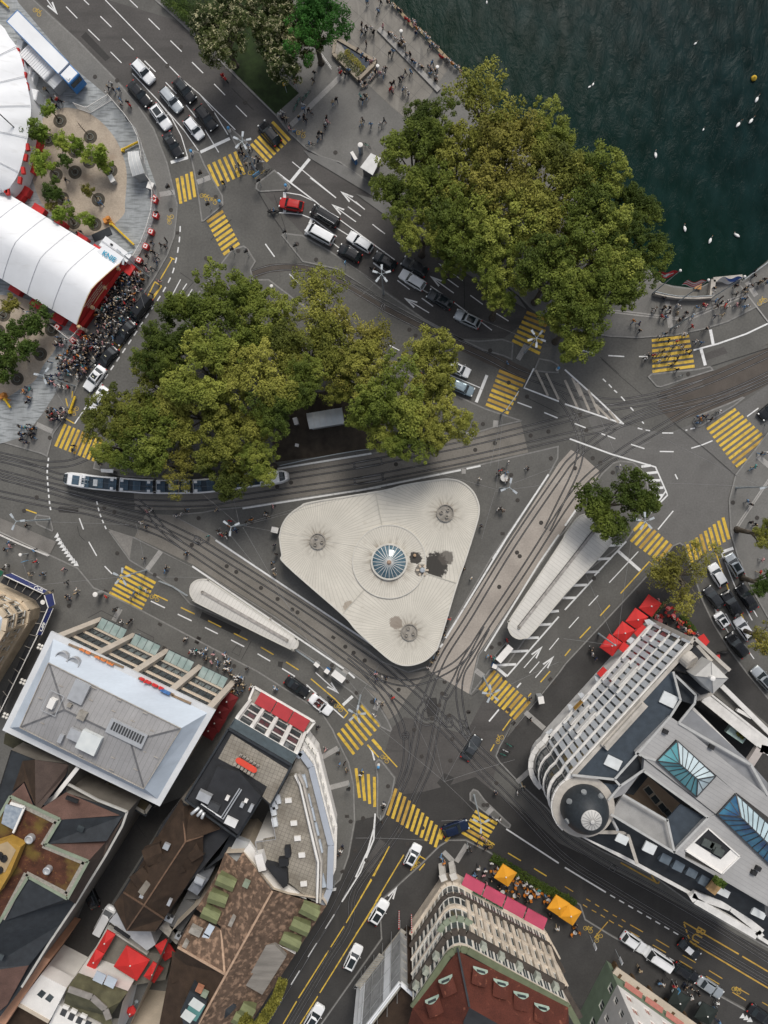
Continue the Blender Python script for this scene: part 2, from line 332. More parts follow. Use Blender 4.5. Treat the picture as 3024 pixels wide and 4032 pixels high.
sheet('i -60,1300 460,1520 410,1620 -60,1410',mat('platform_concrete',(.165,.155,.142),.88,.12,.5,fine=.16),.108,'platform_paving')
sheet('a -150,-60 110,-60 150,20 600,550 910,810 1110,1050 1200,1300 1270,1500 1290,1659 e 1290,200 1230,440 1100,680 980,760 740,1170 500,1659 i 440,330 350,470 200,660 0,720 -150,640 e -150,0',M_stone,.108,'stone_plaza')
def blob(spec,z,m,name,n=5):
 pts=P(spec+' '+' '.join(spec.split()[:2]),z);pts=smooth_line(pts,n)[:-1];mb=MB();mb.poly(pts);return struct(name,mb,m)
blob('a 310,1010 380,940 520,880 680,905 820,990 940,1130 1010,1290 1035,1440 1020,1659 e 1010,300 900,400 800,450 700,470 520,400 370,240 a 330,1640 270,1480 255,1300',.112,M_grav,'gravel_garden')
blob('e -60,955 60,960 200,985 330,1080 430,1180 480,1260 450,1400 360,1520 280,1659 i 170,270 60,340 -80,390 -200,100 e -250,1200',.112,M_grav,'gravel_garden')
lines_on(M_qstone,.84,1.9,.07,(.11,.105,.098),cross=3.1,strength=.8)
sheet('a 1290,-60 1659,300 b 490,620 800,930 990,760 780,560 700,400 760,200 900,0 N 1140,-40',M_grass,.112,'park_lawn')
sheet('N 1110,-60 1240,130 1540,420 1600,470 1690,380 1780,250 1757,240 1520,6 1430,-60',M_qstone,.112,'promenade_slabs')
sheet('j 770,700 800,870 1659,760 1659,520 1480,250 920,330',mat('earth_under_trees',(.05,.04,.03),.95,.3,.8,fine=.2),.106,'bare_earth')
def bands(lst,m,w,z,name):
 for s in lst:
  mb=MB();mb.strip(P(s),w,z);struct(name,mb,m)
bands(['a 1305,1590 1430,1570','b 160,1490 265,1450','b 925,1025 1335,622','i 300,562 430,620','m 1205,295 1315,145','m 930,715 985,615','r 1180,478 1310,402','r 1235,728 1400,685','s 718,1248 800,1332','s 822,1332 910,1192','s 1385,110 1540,245','s 1318,682 1440,570','s 1070,940 1115,895','k 1141,585 1146,530','o 978,1115 1045,1165','o 158,1440 195,1365','g 1540,1120 1659,930','g 1325,1485 1395,1365','k 866,945 900,945','h 835,1010 862,1225','h 1485,852 1560,965','n 1345,1120 1385,1150','l 130,1185 180,1180','l 1570,820 1700,930'],M_slab,.85,.113,'light_paving_band')
TRACKS=['f 560,815 600,788 750,742 900,728 1040,738 1200,780 1400,885 1659,1040 g 250,1070 640,1265 1050,1445 k 1300,125 1500,200 1659,262 l 200,350 420,380 650,350 850,300 1130,220 1400,110 1659,-10 1900,-140','i 900,720 800,785 680,840 560,880 380,890 200,860 0,815 -150,780','i -150,800 0,840 250,905 450,980 570,1000 850,1040 1100,1060 1300,1072 1659,1070 j 400,1050 700,1010 900,987 1659,865 k 0,897 900,720 1659,532 l 350,430 750,360 1130,225','i -150,920 0,960 400,1060 700,1130 950,1185 1200,1205 1659,1205 j 560,1155 1659,995 k 0,1027 900,850 1659,672 l 400,575 720,465 1000,400 1300,320 1659,160 1900,20','i -150,945 0,985 350,1080 700,1190 1000,1270 1250,1340 1634,1522 n 182,70 975,570 1545,960 o 207,1035 400,1200 560,1340 760,1560 s 760,150 900,290 1000,410 1150,550 1300,690 1500,890 t 0,1135 400,1390 x 400,390 1000,720 1659,1130 1900,1290','i -150,1090 0,1130 400,1215 700,1270 1000,1350 1230,1420 1452,1528 n 415,350 965,715 1480,1090 o 207,1230 400,1390 560,1540 s 640,190 800,340 1000,570 1200,770 1400,980 t 0,1300 x 400,560 1000,920 1659,1310 1900,1460','i 1110,1190 1210,1270 1330,1420 1480,1545','l 960,380 720,440 500,530 250,690 60,850 k 1659,990 o 1270,110 922,685 740,970 640,1180 560,1400 s 530,100 490,330 440,560 395,680 330,800','l 1900,40 1659,190 1200,380 960,490 700,640 500,760 280,920 130,1060 0,1230 o 1565,0 1400,260 1085,735 960,930 880,1060 820,1190 740,1330 s 720,0 650,280 600,540 540,690 450,880 320,1130 0,1560 v 1400,850 1220,1150 1000,1520 900,1690','l -50,330 30,440 90,560 130,700 110,880 50,1030 0,1130 o 1565,-30','o 1070,770 950,1000 870,1130 845,1280 862,1450 910,1659 s 870,190 930,320 1030,440','o 960,930 830,1060 680,1150 520,1210 380,1220 220,1180 100,1120 -50,1000','o 60,1110 200,1270 290,1400 360,1540 395,1659 s 412,300 418,450 395,600 330,770 240,960 0,1360 v 1270,740 1100,1020 880,1380 690,1690']
gv=MB();rl=MB()
for ti,s in enumerate(TRACKS):
 pts=smooth_line(P(s),6)
 for sd in(-.5,.5):
  off=[]
  for i,p in enumerate(pts):
   d=pts[min(i+1,len(pts)-1)]-pts[max(i-1,0)];d.z=0;d.normalize();off.append(p+Vector((-d.y,d.x,0))*sd)
  gv.strip(off,.27,.0125+.0003*(2*ti+(sd>0)));rl.strip(off,.062,.0215+.0001*(2*ti+(sd>0)))
struct('tram_rail_groove',gv,M_groove);struct('tram_rails',rl,M_rail)
SEGN=[0]
def seglist(specs,w,m,name,z0=.0245):
 for s in specs.split(';'):
  SEGN[0]+=1;z=z0+.00035*(SEGN[0]%23)
  s=s.strip()
  if not s:continue
  mb=MB();mb.strip(P(s),w,None);
  zz=[gz(v[0],v[1])for v in mb.v];h=max(zz);mb.v=[(v[0],v[1],h+z)for v in mb.v];struct(name,mb,m)
def dashed(spec,dash,gap,w,m,name,z=.0245):
 pts=smooth_line(P(spec),5);acc=0;mb=MB();cur=[pts[0]];on=True
 for a,b in zip(pts,pts[1:]):
  d=(b-a).length;t=0
  while t<d-1e-6:
   need=(dash if on else gap)-acc;st=min(need,d-t);t+=st;acc+=st;q=a+(b-a)*(t/d)
   if on:cur.append(q)
   if acc>=(dash if on else gap)-1e-6:
    if on:mb.strip(cur,w,z)
    on=not on;acc=0;cur=[q]
 struct(name,mb,m)
def zebra(f,l,n,w=.5,m=None,extra='',wear=()):
 A=P(f);B=P(l)
 for k in range(n):
  t=k/(n-1);mb=MB();mb.strip([A[0].lerp(B[0],t),A[1].lerp(B[1],t)],w,.0265);struct('zebra_crossing_stripe',mb,M_yeld if k in wear else M_yel)
 if extra:seglist(extra,w,M_yel,'zebra_crossing_stripe',.0265)
zebra('a 1445,1455 e 1478,212','a 1562,1403 e 1592,160',4)
zebra('b 250,1345 330,1522','b 465,1240 545,1425',6)
zebra('b 600,1175 735,1318','b 772,995 915,1147',7)
zebra('f 240,362 370,272','f 372,627 502,533',8,wear=(0,))
zebra('i 535,560 455,742','i 830,685 758,862',9,wear=(4,))
zebra('m 1022,272 1270,407','m 895,482 1160,623',7,.48)
zebra('r 1495,55 1650,228','r 1308,283 1440,455',7,extra='r 1590,335 1659,415')
zebra('r 1455,570 1485,812','r 1605,640 1608,885',4)
zebra('s 332,735 262,955','s 697,1065 650,1215',11,wear=(0,2,3),extra='s 765,1122 735,1165; s 725,1090 690,1150')
zebra('s 975,920 1155,1025','s 868,1092 1048,1197',6,wear=(4,))
zebra('o 1140,1122 1012,1278','o 1420,1372 1292,1517',10,wear=(0,2,7,9))
zebra('k 1170,124 1385,210','k 1065,397 1250,470',8,.5,wear=(0,1,3,6))
zebra('g 1395,1098 1570,1165','g 1280,1328 1505,1435',7,wear=(0,1))
zebra('h 710,1330 1015,1292','h 715,1582 1060,1537',7,.48)
zebra('l 1160,602 1395,437','l 1368,877 1640,665',9,.46,wear=(8,),extra='l 1395,907 1478,842')
zebra('l 540,1520 675,1372','l 755,1680 870,1540',7,wear=(2,6),extra='l 560,1430 640,1350')
zebra('l 1290,1322 1340,1500','l 1000,1540 1040,1690',9,wear=(5,))
WH='road_marking_white';YE='road_marking_yellow'
seglist('a 1395,1327 1535,1287; b 185,1243 425,1131; b 915,1493 1076,1298; f 873,118 872,168; f 872,240 872,282; f 1045,465 1095,335; k 985,382 1073,160; l 1282,1605 1375,1572; p 435,145 615,303; n 1348,1402 1428,1330; h 1188,1240 1212,1366; h 1112,1400 1147,1532; o 1145,1090 1233,1165',.5,M_white,'stop_line')
seglist('a 685,0 728,40; a 540,55 632,150; a 820,133 910,222; a 1060,0 1125,62; a 720,240 815,332; a 1000,317 1092,408; a 1213,152 1305,243; a 1392,332 1484,422; a 903,424 993,514; a 1180,497 1271,587; a 1568,508 1659,598; a 1353,672 1442,766; a 1520,858 1602,960; a 860,0 1480,640 b 0,620 180,770 470,1060; a 1080,600 1290,820 1400,960 1480,1110 1535,1290; a 1290,820 1500,1060 1620,1230; b 118,508 208,598; b 297,686 387,778; b 474,862 564,953; b 68,858 150,960; b 222,1060 335,1245; b 180,770 300,920 410,1100; b 935,1322 1292,1615; b 815,1410 1140,1659',.15,M_white,WH)
seglist('f 1080,0 1292,165; f 860,0 1180,240 1659,590; f 880,120 1000,140 1120,195; f 820,285 920,290 1010,300 1110,340 1300,480; f 1390,237 1495,312; f 1590,380 1659,435; f 1280,400 1410,480; f 1240,510 1320,575; f 1400,552 1500,627; f 1595,695 1659,745; g 0,195 75,260; g 0,280 42,312; g 138,380 240,458; g 0,435 320,670; g 0,590 50,628; g 145,693 245,768; g 340,525 438,602; g 412,738 515,812; g 342,838 442,912; g 515,895 600,945; g 612,883 708,950; g 540,983 633,1050; g 740,820 840,893; g 937,960 1040,1035; g 806,1020 906,1095; g 1138,1100 1248,1170; g 1015,1170 1113,1245; f 910,785 995,870; f 1110,965 1180,1020; f 1290,1100 1385,1162; f 1500,1232 1600,1290; g 250,1353 358,1410; g 465,1467 575,1525; k 690,125 1015,262; e 1475,830 1385,1000; e 1525,865 1455,970; e 1570,910 1480,1060',.16,M_white,WH)
seglist('f 715,540 790,645; i 770,320 610,555; i 648,1328 682,1420; i 725,1520 790,1635; m 855,268 915,330; m 1232,553 1347,608; m 1453,660 1565,715; n 0,660 113,713; n 222,768 328,820; n 435,870 543,925; n 652,983 755,1043; n 852,1103 957,1168; n 1050,1235 1355,1508; l 80,555 170,590; l 298,637 330,650; l 348,655 412,680; l 540,725 650,760; l 775,783 888,785; l 1032,757 1120,730 1205,695; l 795,632 885,633; l 595,592 632,603; l 660,607 695,615; l 985,610 1000,607; l 1025,600 1062,592; l 900,968 920,1010; l 760,1420 885,1268; l 310,190 335,215; l 358,235 383,262; l 402,282 427,304; l 458,335 490,370; l 535,422 560,450; l 630,540 645,555; l 1488,497 1582,428; l 355,0 485,8; h 145,1410 232,1432; h 605,1460 690,1458; h 0,1370 140,1410; k 1322,382 1438,425; k 1540,465 1650,510',.2,M_white,WH)
seglist('h 1050,1408 1250,1355 1480,1275 1659,1190; l 40,680 380,805 740,910 825,1105 700,1285; l 825,1105 838,1140 750,1230; s 0,1460 100,1240 150,1060 160,950; s 1230,1065 1659,1345; s 100,380 135,430 155,505; v 1340,660 1490,420 1600,150 1612,-60; x 0,380 335,583; p 240,345 500,65; p 0,625 225,380; o 1235,1168 1659,680; s 1090,187 1170,90; o 1318,1258 1350,1222; l 0,115 260,350 480,560; l 0,395 470,555; k 1455,105 1375,265 1659,375',.26,M_white,WH)
seglist('v 1205,880 1278,763; v 1063,1110 1135,997; v 925,1337 995,1222; v 780,1565 855,1447; v 600,1700 640,1659; p 362,403 600,148; p 195,590 272,507; p 33,773 113,683; o 1582,950 1659,855; o 1420,1140 1500,1048; o 1090,1533 1170,1437; p 1280,165 1405,470; p 1465,590 1530,710; p 1530,610 1572,683; p 1315,657 1387,785; p 1310,765 1335,810; p 1388,680 1405,705; p 1460,905 1545,1025; p 1610,845 1690,960; p 1220,590 1255,665; p 1220,590 1240,670',.16,M_white,WH)
seglist('x 480,900 445,955; x 480,900 1280,1370; x 1280,1370 1262,1400; k 1455,1140 ',.16,M_white,WH)if 0 else seglist('x 480,900 445,955; x 480,900 1280,1370',.14,M_white,WH)
dashed('x 370,605 980,960',.95,.8,.2,M_white,WH)
dashed('e 1472,395 1470,450 1462,535 1440,660 1408,780 1355,890 1290,995 1175,1165 1040,1370 878,1607 i 785,295',.95,.82,.22,M_white,WH)
dashed('i 397,835 386,950 392,1060 405,1200 420,1290',.55,.5,.25,M_white,WH)
dashed('i 790,1190 815,1290 860,1400 878,1430',.6,.5,.22,M_white,WH)
dashed('o 690,1060 600,1130 530,1250 440,1390 360,1540 300,1640',.6,.9,.16,M_wornw,WH)if 0 else None
seglist('l 625,908 700,897; l 668,962 755,952; l 682,1022 780,1018; l 692,1085 805,1078; l 702,1148 800,1140; l 702,1212 760,1205; p 355,100 475,92; p 265,210 375,205; p 160,316 280,312; p 60,425 180,420; p -20,527 90,525; o 1590,640 1659,632; o 1480,748 1600,740; o 1370,855 1495,850; o 1255,965 1410,958; o 1150,1075 1310,1068',.42,M_white,'hatched_zone_bar')
seglist('k 1470,120 1570,330; k 1555,145 1659,360; l 60,180 130,330; l 0,200 110,440; l 100,220 200,450; l 190,280 280,480; l 250,400 370,520; l 360,450 440,550',.38,M_wornw,'hatched_zone_bar')
seglist('j 530,1248 1659,1073; k 0,1108 860,935; k 905,925 1020,900; k 1575,970 1120,1659; o 1255,0 735,855; o 712,900 690,930; n 310,55 1605,920; n 120,268 1355,1105; n 1395,1135 1445,1180; j 815,925 1580,800; k 0,822 130,800; k 480,740 660,690; k 900,640 965,625; o 1055,960 1500,240 1659,10; l 0,1390 130,1200; l 150,1170 185,1120',.3,M_white,'platform_edge_line')
seglist('h 360,1080 600,1105 950,1150; h 360,1097 600,1125 920,1160; h 980,1150 1490,935; h 1010,1162 1500,952; h 1430,880 1659,1180; h 0,905 120,985; l 1659,1010 1400,1390; l 1659,1032 1415,1397; m -60,-40 410,178; m -60,-10 395,188',.22,M_slab,'light_paving_line',.016)
seglist('f 1410,1110 1411,1110',.1,M_white,WH)if 0 else None
seglist('f 660,120 760,290 870,450; f 785,135 840,300 880,420; f 385,300 430,400 490,560; f 440,340 350,410 270,510; l 300,30 430,150 635,325; l 885,545 1190,800 1400,985; f 20,775 130,850 0,1000; f 110,755 195,815; o 950,1330 1050,1250; s 560,100 700,180; n 480,915 520,940 500,1000 440,970 480,915; i 630,1390 650,1470 690,1510; h 290,1465 440,1600; h 1190,1540 1659,1390; b 440,720 620,900; g 880,560 890,1060; k 1390,340 1660,470; n 600,880 520,1030; m 720,690 830,630 950,690; m 1120,780 1260,850 1230,930; q 1100,1000 1190,1130',.07,M_groove,'asphalt_crack_seal',.012)
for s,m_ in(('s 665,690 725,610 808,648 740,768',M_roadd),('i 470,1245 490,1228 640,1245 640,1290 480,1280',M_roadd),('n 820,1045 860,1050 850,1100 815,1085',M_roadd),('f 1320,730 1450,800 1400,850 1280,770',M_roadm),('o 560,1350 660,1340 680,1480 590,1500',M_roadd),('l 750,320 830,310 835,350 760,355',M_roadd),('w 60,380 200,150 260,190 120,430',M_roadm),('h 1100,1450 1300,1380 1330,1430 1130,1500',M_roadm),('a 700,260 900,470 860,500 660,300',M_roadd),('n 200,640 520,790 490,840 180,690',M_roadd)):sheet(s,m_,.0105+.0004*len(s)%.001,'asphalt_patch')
for s in('f 1327,110 1400,180 1527,258','f 1255,215 1330,265 1455,360','g 395,980 450,1010 600,1103','g 675,697 720,730 875,840','g 605,800 660,840 802,942','n 1318,1310 1260,1255 1125,1135','o 1528,920 1480,985 1375,1098','o 1622,1000 1580,1060 1468,1178','s 342,1530 315,1570 245,1690','a 473,122 430,50 385,0'):
 a,b_,c_=P(s);d=(a-c_).normalized();nrm=Vector((-d.y,d.x,0));z=Vector((0,0,.0245+gz(a.x,a.y)));mb=MB()
 L0=2.3;mb.poly([a+z,a-d*L0-nrm*.62+z,a-d*(L0-.75)-nrm*.08+z,a-d*(L0-.75)+nrm*.08+z,a-d*L0+nrm*.62+z]if 0 else[a+z,a-d*L0+nrm*.62+z,a-d*L0+nrm*.34+z,a-d*.8+z]);mb.poly([a+z,a-d*.8+z,a-d*L0-nrm*.34+z,a-d*L0-nrm*.62+z])
 mb.strip([a-d*.8,c_],.16,z.z);struct('road_arrow',mb,M_white)
for s in 'i 465,1470;i 477,1497;i 492,1525;i 508,1552;i 525,1578;i 543,1603;i 560,1628;m 580,205;m 600,228;m 620,250;x 1450,1595;x 1480,1610;x 1510,1625'.split(';'):
 q=P1(s,.0245+gz(*P1(s).xy));mb=MB();mb.poly([q+Vector((-.5,-.35,0)),q+Vector((.5,-.35,0)),q+Vector((.1,.55,0))]);struct('give_way_triangle',mb,M_white)
seglist('m 1258,498 1370,550; m 1478,605 1590,660; n 25,605 138,658; n 247,712 355,765; n 458,816 570,872; n 677,928 782,990; n 884,1050 987,1115; n 1087,1187 1280,1350 1390,1465; n 1390,1465 1355,1507; p 455,490 690,230 722,262; p 288,673 368,585; p 122,855 210,762; p 0,1000 45,945; o 1510,1215 1588,1125; o 1408,1333 1433,1305; o 1200,1610 1268,1515; s 1102,430 1132,375; p 1225,140 1340,470; p 1435,650 1460,700; p 1555,855 1640,990; s 135,335 340,560; s 95,380 190,480; s 395,1275 165,1659; w 160,695 0,930; s 525,1285 570,1312; s 525,1285 450,1405; s 275,1208 150,1450; s 132,1480 40,1630; s 1020,1115 1135,1195; s 1245,1262 1350,1325; s 1457,1388 1560,1450; v 1659,330 1500,620 1370,840 1240,1045 990,1440 860,1659; v 1659,600 1250,1260 1000,1659; s 565,1345 520,1400; r 1550,375 1640,480',.2,M_yel,YE)
seglist('x 0,535 68,577; x 175,637 210,657; x 247,680 280,700; x 318,722 353,742; x 390,765 425,785; x 465,805 495,825; x 533,847 638,907; x 148,683 183,705; x 220,727 257,747; x 293,767 327,788; x 437,848 470,868; x 507,890 608,947; x 745,968 852,1032; x 717,1012 825,1075; x 962,1095 1068,1157; x 935,1140 1040,1203; x 1178,1222 1287,1288; x 1152,1268 1260,1333; x 1395,1355 1505,1418; x 1368,1398 1478,1465; x 1610,1480 1680,1520; x 1580,1525 1680,1580; x 360,810 400,835; x 350,820 240,950',.16,M_yeld,YE)
seglist('x 970,825 1420,1088; x 1448,1105 1659,1230; x 1020,985 1659,1365; x 973,840 985,870; x 988,885 998,912; x 1003,930 1015,960; t 455,1340 760,1510; t 760,1510 770,1490; t 705,1440 748,1508',.24,M_yeld,YE)
seglist('e 1390,650 1425,668; e 1408,660 1310,830; e 1265,850 1320,885; e 1265,850 1212,960; e 1320,885 1255,960; e 1320,885 800,1659; e 930,1345 980,1380; i 790,230 750,280; i 540,517 608,555; i 540,350 555,415; i 595,290 590,345; i 212,1258 300,1288; a 0,0 70,60',.2,M_yel,YE)
def bike_mark(s,ang):
 q=P1(s);z=.0245+gz(q.x,q.y);mb=MB();c,s_=math.cos(ang),math.sin(ang)
 T=lambda x,y:(q.x+x*c-y*s_,q.y+x*s_+y*c,z)
 for cx in(-.5,.5):
  mb.strip([T(cx+.33*math.cos(2*PI*i/14),.33*math.sin(2*PI*i/14))for i in range(15)],.065)
 for a,b_ in(((-.5,0),(-.05,0)),((-.05,0),(.35,.5)),((-.5,0),(-.2,.5)),((-.2,.5),(.35,.5)),((-.05,0),(-.25,.62)),((.5,0),(.3,.7)),((.3,.7),(.5,.75))):mb.strip([T(*a),T(*b_)],.065)
 struct('painted_bicycle_symbol',mb,M_yel)
for s,a in(('a 305,103',-.8),('f 218,162',-.6),('f 285,190',-.6),('e 1395,343',1.2),('i 615,455',1.1),('m 1262,530',-.5),('n 1312,1425',-.7),('s 238,495',-.8),('s 1178,335',.9),('s 1085,1195',-.6),('s 500,1370',1.0),('x 1400,1385',-.55),('x 275,955',.9),('x 188,885',-.5),('h 1610,1015',.5),('b 1005,1100',-.6),('b 612,1425',-.6)):bike_mark(s,a)
def text_obj(body,name,m,size,loc,rot,parent=None,depth=.0,shear=0,align='CENTER',bold=.02,structure=False,sx=1.0):
 cu=bpy.data.curves.new(name,'FONT');cu.body=body;cu.size=size;cu.extrude=depth;cu.align_x=align;cu.align_y='CENTER';cu.shear=shear;cu.resolution_u=3;cu.offset=bold;cu.materials.append(m)
 tmp=bpy.data.objects.new('tmp',cu);COL.objects.link(tmp);bpy.context.view_layer.update()
 me=bpy.data.meshes.new_from_object(tmp.evaluated_get(bpy.context.evaluated_depsgraph_get()));bpy.data.objects.remove(tmp)
 me.name=name;o=bpy.data.objects.new(name,me);COL.objects.link(o);o.rotation_mode='QUATERNION'
 o.location=loc;o.rotation_quaternion=rot;o.scale=(sx,1,1)
 if parent is not None:o.parent=parent;o.location=Vector(loc)-parent.location
 if structure:o['kind']='structure'
 return o
def basis(xdir,ydir):
 x=Vector(xdir).normalized();z=x.cross(Vector(ydir)).normalized();y=z.cross(x)
 return Matrix((x,y,z)).transposed().to_quaternion()
c0=P1('x 1075,950',.0245);lane=(P1('x 1420,1088')-P1('x 970,825')).normalized()
text_obj('BUS','bus_lane_lettering',M_yeld,2.2,c0+Vector((0,0,.004)),basis(Vector((lane.y,-lane.x,0)),lane),structure=True)
M_glass=mat('car_glass',(.018,.024,.027),.06,.25,1.2,spec=.6)
M_tyre=mat('tyre_rubber',(.02,.02,.02),.85,.2,5)
M_rim=mat('alloy_rim',(.45,.46,.47),.35,.1,5,metal=.8)
M_lamp=mat('headlight_glass',(.75,.76,.74),.12,.1,8,spec=.6)
M_tail=mat('tail_light_red',(.45,.02,.015),.2,.2,8)
M_blackp=mat('black_plastic',(.02,.02,.021),.55,.2,4)
PAINT={k:mat('car_paint_'+k,c,r,.05,.6,metal=mt,spec=.5)for k,(c,r,mt)in dict(white=((.74,.75,.76),.25,0),silver=((.40,.43,.45),.28,.5),black=((.012,.013,.015),.16,0),grey=((.06,.066,.072),.24,.4),red=((.40,.018,.016),.22,0),blue=((.012,.022,.055),.2,.3),lightblue=((.26,.33,.37),.26,.4),darkgrey=((.035,.038,.042),.24,.3)).items()}
KIND=dict(suv=(4.6,1.9,1.68,1.02,.92,.30,.44,.84,.965),hatch=(4.1,1.78,1.5,.94,.82,.25,.40,.82,.97),sedan=(4.8,1.86,1.45,.92,.80,.31,.45,.72,.86),estate=(4.7,1.84,1.5,.94,.82,.29,.43,.88,.985),van=(5.1,1.95,1.95,1.12,.98,.13,.27,.97,.992),coupe=(4.5,1.88,1.35,.88,.78,.33,.48,.66,.84),smart=(2.75,1.66,1.55,.98,.88,.16,.34,.84,.95),pickup=(5.2,1.95,1.8,1.08,1.0,.26,.36,.62,.67))
def hull(mb,stations,n=5):
 ""
 vs=[];m=0
 for x,hw,z0,z1,r in stations:
  ring=[(-hw*.93,z0),(hw*.93,z0),(hw,z0+(z1-z0)*.35),(hw*.985,z1-r*.7),(hw*.90,z1-r*.15),(hw*.55,z1),(0,z1+.012),(-hw*.55,z1),(-hw*.90,z1-r*.15),(-hw*.985,z1-r*.7),(-hw,z0+(z1-z0)*.35)]
  m=len(ring);vs+=[(x,y,z)for y,z in ring]
 fs=[]
 for i in range(len(stations)-1):
  for k in range(m):fs.append((i*m+k,(i+1)*m+k,(i+1)*m+(k+1)%m,i*m+(k+1)%m))
 fs.append(tuple(range(m)));fs.append(tuple((len(stations)-1)*m+k for k in range(m))[::-1])
 mb.add(vs,fs)
CAR_MESH={}
def car_meshes(kind):
 if kind in CAR_MESH:return CAR_MESH[kind]
 L_,Wd,Hh,belt,bon,ws,rf,rr,rb=KIND[kind];hw=Wd/2;X=lambda f:L_/2-f*L_
 d={}
 mb=MB();mb.smooth=True
 tail=bon+.04 if kind not in('sedan','coupe')else belt-.02
 hull(mb,[(X(0),hw*.60,.34,.60,.1),(X(.012),hw*.80,.26,.70,.12),(X(.05),hw*.93,.2,bon-.1,.12),(X(.12),hw*.985,.2,bon-.03,.12),(X(ws*.9),hw,.2,bon+.03,.12),(X(ws+.04),hw,.2,belt,.12),(X(.6),hw,.2,belt+.01,.12),(X(.85),hw*.99,.2,belt+.01,.12),(X(.945),hw*.95,.22,belt-.02,.14),(X(.985),hw*.86,.28,tail-.12,.14),(X(1),hw*.70,.36,tail-.3,.1)])
 def cab(o,top):
  tw=hw*.73;bw=hw*.9
  b=[(X(ws)+o,bw+o*.3),(X(rb)-o,bw*.96+o*.3)];t=[(X(rf),tw),(X(rr),tw*.97)]
  return b,t
 b,t=cab(0,0);z0=belt-.02;z1=Hh-.05;r=.06
 rows=6;vs=[]
 def ring(f):
  x=t[0][0]+(t[1][0]-t[0][0])*f;w=t[0][1]+(t[1][1]-t[0][1])*f;cz=.05*math.sin(PI*min(max(f,.0),1))+.0
  return[(x,-w,z1),(x,-w*.8,z1+.03+cz*.6),(x,0,z1+.045+cz*.6),(x,w*.8,z1+.03+cz*.6),(x,w,z1)]
 roof=[ring(f)for f in(0,.15,.4,.65,.88,1)]
 vs=[p for rg in roof for p in rg];fs=[]
 for i in range(len(roof)-1):
  for k in range(4):fs.append((i*5+k,i*5+k+1,(i+1)*5+k+1,(i+1)*5+k))
 o=len(vs);vs+=[(b[0][0],-b[0][1],z0),(b[0][0]+.0,b[0][1],z0),(b[1][0],b[1][1],z0),(b[1][0],-b[1][1],z0)]
 q=(len(roof)-1)*5
 fs+=[(o+0,o+1,4,3,2,1,0),(q+0,q+1,q+2,q+3,q+4,o+2,o+3),(o+1,o+2)+tuple(i*5+4 for i in range(len(roof)-1,-1,-1)),(o+3,o+0)+tuple(i*5 for i in range(len(roof)))]
 mb.smooth=False;mb.add(vs,fs)
 if kind in('pickup',):mb.box((X(.83),0,belt+.05),(L_*.3,Wd*.9,.1))
 for s in(-1,1):mb.box((X(.5),s*hw*.96,.24),(L_*.5,.06,.12))
 d['body']=mb.mesh('body',M_blackp)
 def quadin(a,b_,c,e,m_=.08,push=.012,name='g',rows=4):
  A,B,C,E=map(Vector,(a,b_,c,e));cen=(A+B+C+E)/4;nrm=(B-A).cross(E-A).normalized()
  if nrm.dot(cen-Vector((X(.55),0,Hh*.45)))<0:nrm=-nrm
  P_=[]
  for p in(A,B,C,E):P_.append(p+(cen-p)*m_+nrm*push)
  g=MB();g.smooth=True;g.quad(*P_);
  back=[p-nrm*.01 for p in P_];g.smooth=False;n=4
  g.add(P_+back,[(i,(i+1)%4,4+(i+1)%4,4+i)for i in range(4)])
  return g
 fr=roof[0];ba=roof[-1]
 d['windscreen']=quadin((b[0][0],-b[0][1],z0+.02),(b[0][0],b[0][1],z0+.02),fr[4],fr[0],.07).mesh('windscreen',M_glass)
 d['rear_window']=quadin((b[1][0],-b[1][1],z0+.05),(b[1][0],b[1][1],z0+.05),ba[4],ba[0],.12).mesh('rear_window',M_glass)
 sw=[]
 for s in(0,4):
  sg=-1 if s==0 else 1
  sw.append(quadin((b[0][0]-.12,sg*b[0][1],z0+.06),(b[1][0]+.12,sg*b[1][1],z0+.06),(ba[s][0]+.05,ba[s][1],z1-.02),(fr[s][0]-.05,fr[s][1],z1-.02),.05,.012).mesh('side_window',M_glass))
 d['side_window']=sw
 w=MB();w.smooth=True;w.tube([(0,-.11,0),(0,.11,0)],.33,18);w.smooth=False;d['wheel']=w.mesh('wheel',M_tyre)
 r_=MB();r_.tube([(0,-.118,0),(0,.118,0)],.2,12);d['rim']=r_.mesh('rim',M_rim)
 hl=MB();hl.smooth=True;hl.lathe((0,0,0),[(.0,-.05),(.1,-.04),(.13,0),(.09,.035),(0,.05)],10);hl.v=[(v[0]*.95,v[1]*1.35,v[2])for v in hl.v];d['headlight']=hl.mesh('headlight',M_lamp);d['tail_light']=hl.mesh('tail_light',M_tail)
 mi=MB();mi.smooth=True;mi.lathe((0,0,0),[(0,-.07),(.07,-.05),(.09,0),(.07,.05),(0,.07)],8);mi.v=[(v[0]*.7,v[1]*1.2,v[2])for v in mi.v];d['mirror']=mi.mesh('mirror',M_blackp)
 g=MB();g.smooth=True
 xs=[t[0][0]-.12,t[0][0]+(t[1][0]-t[0][0])*.5,t[1][0]+.35];tw=t[0][1]*.74
 vs=[];fs=[]
 for x in xs:
  cz=.03 if x==xs[1]else.012
  for y in(-tw,0,tw):vs.append((x,y,z1+.045+cz+(0.006 if y==0 else-.004)))
 for i in range(2):
  for k in range(2):fs.append((i*3+k,i*3+k+1,(i+1)*3+k+1,(i+1)*3+k))
 g.add(vs,[f[::-1]for f in fs]);d['roof_glass']=g.mesh('roof_glass',M_glass)
 rl_=MB();
 for s in(-1,1):rl_.beam((t[0][0]-.1,s*t[0][1]*.86,z1+.075),(t[1][0]+.1,s*t[0][1]*.84,z1+.075),.05,.05)
 d['roof_rail']=rl_.mesh('roof_rail',M_rim)
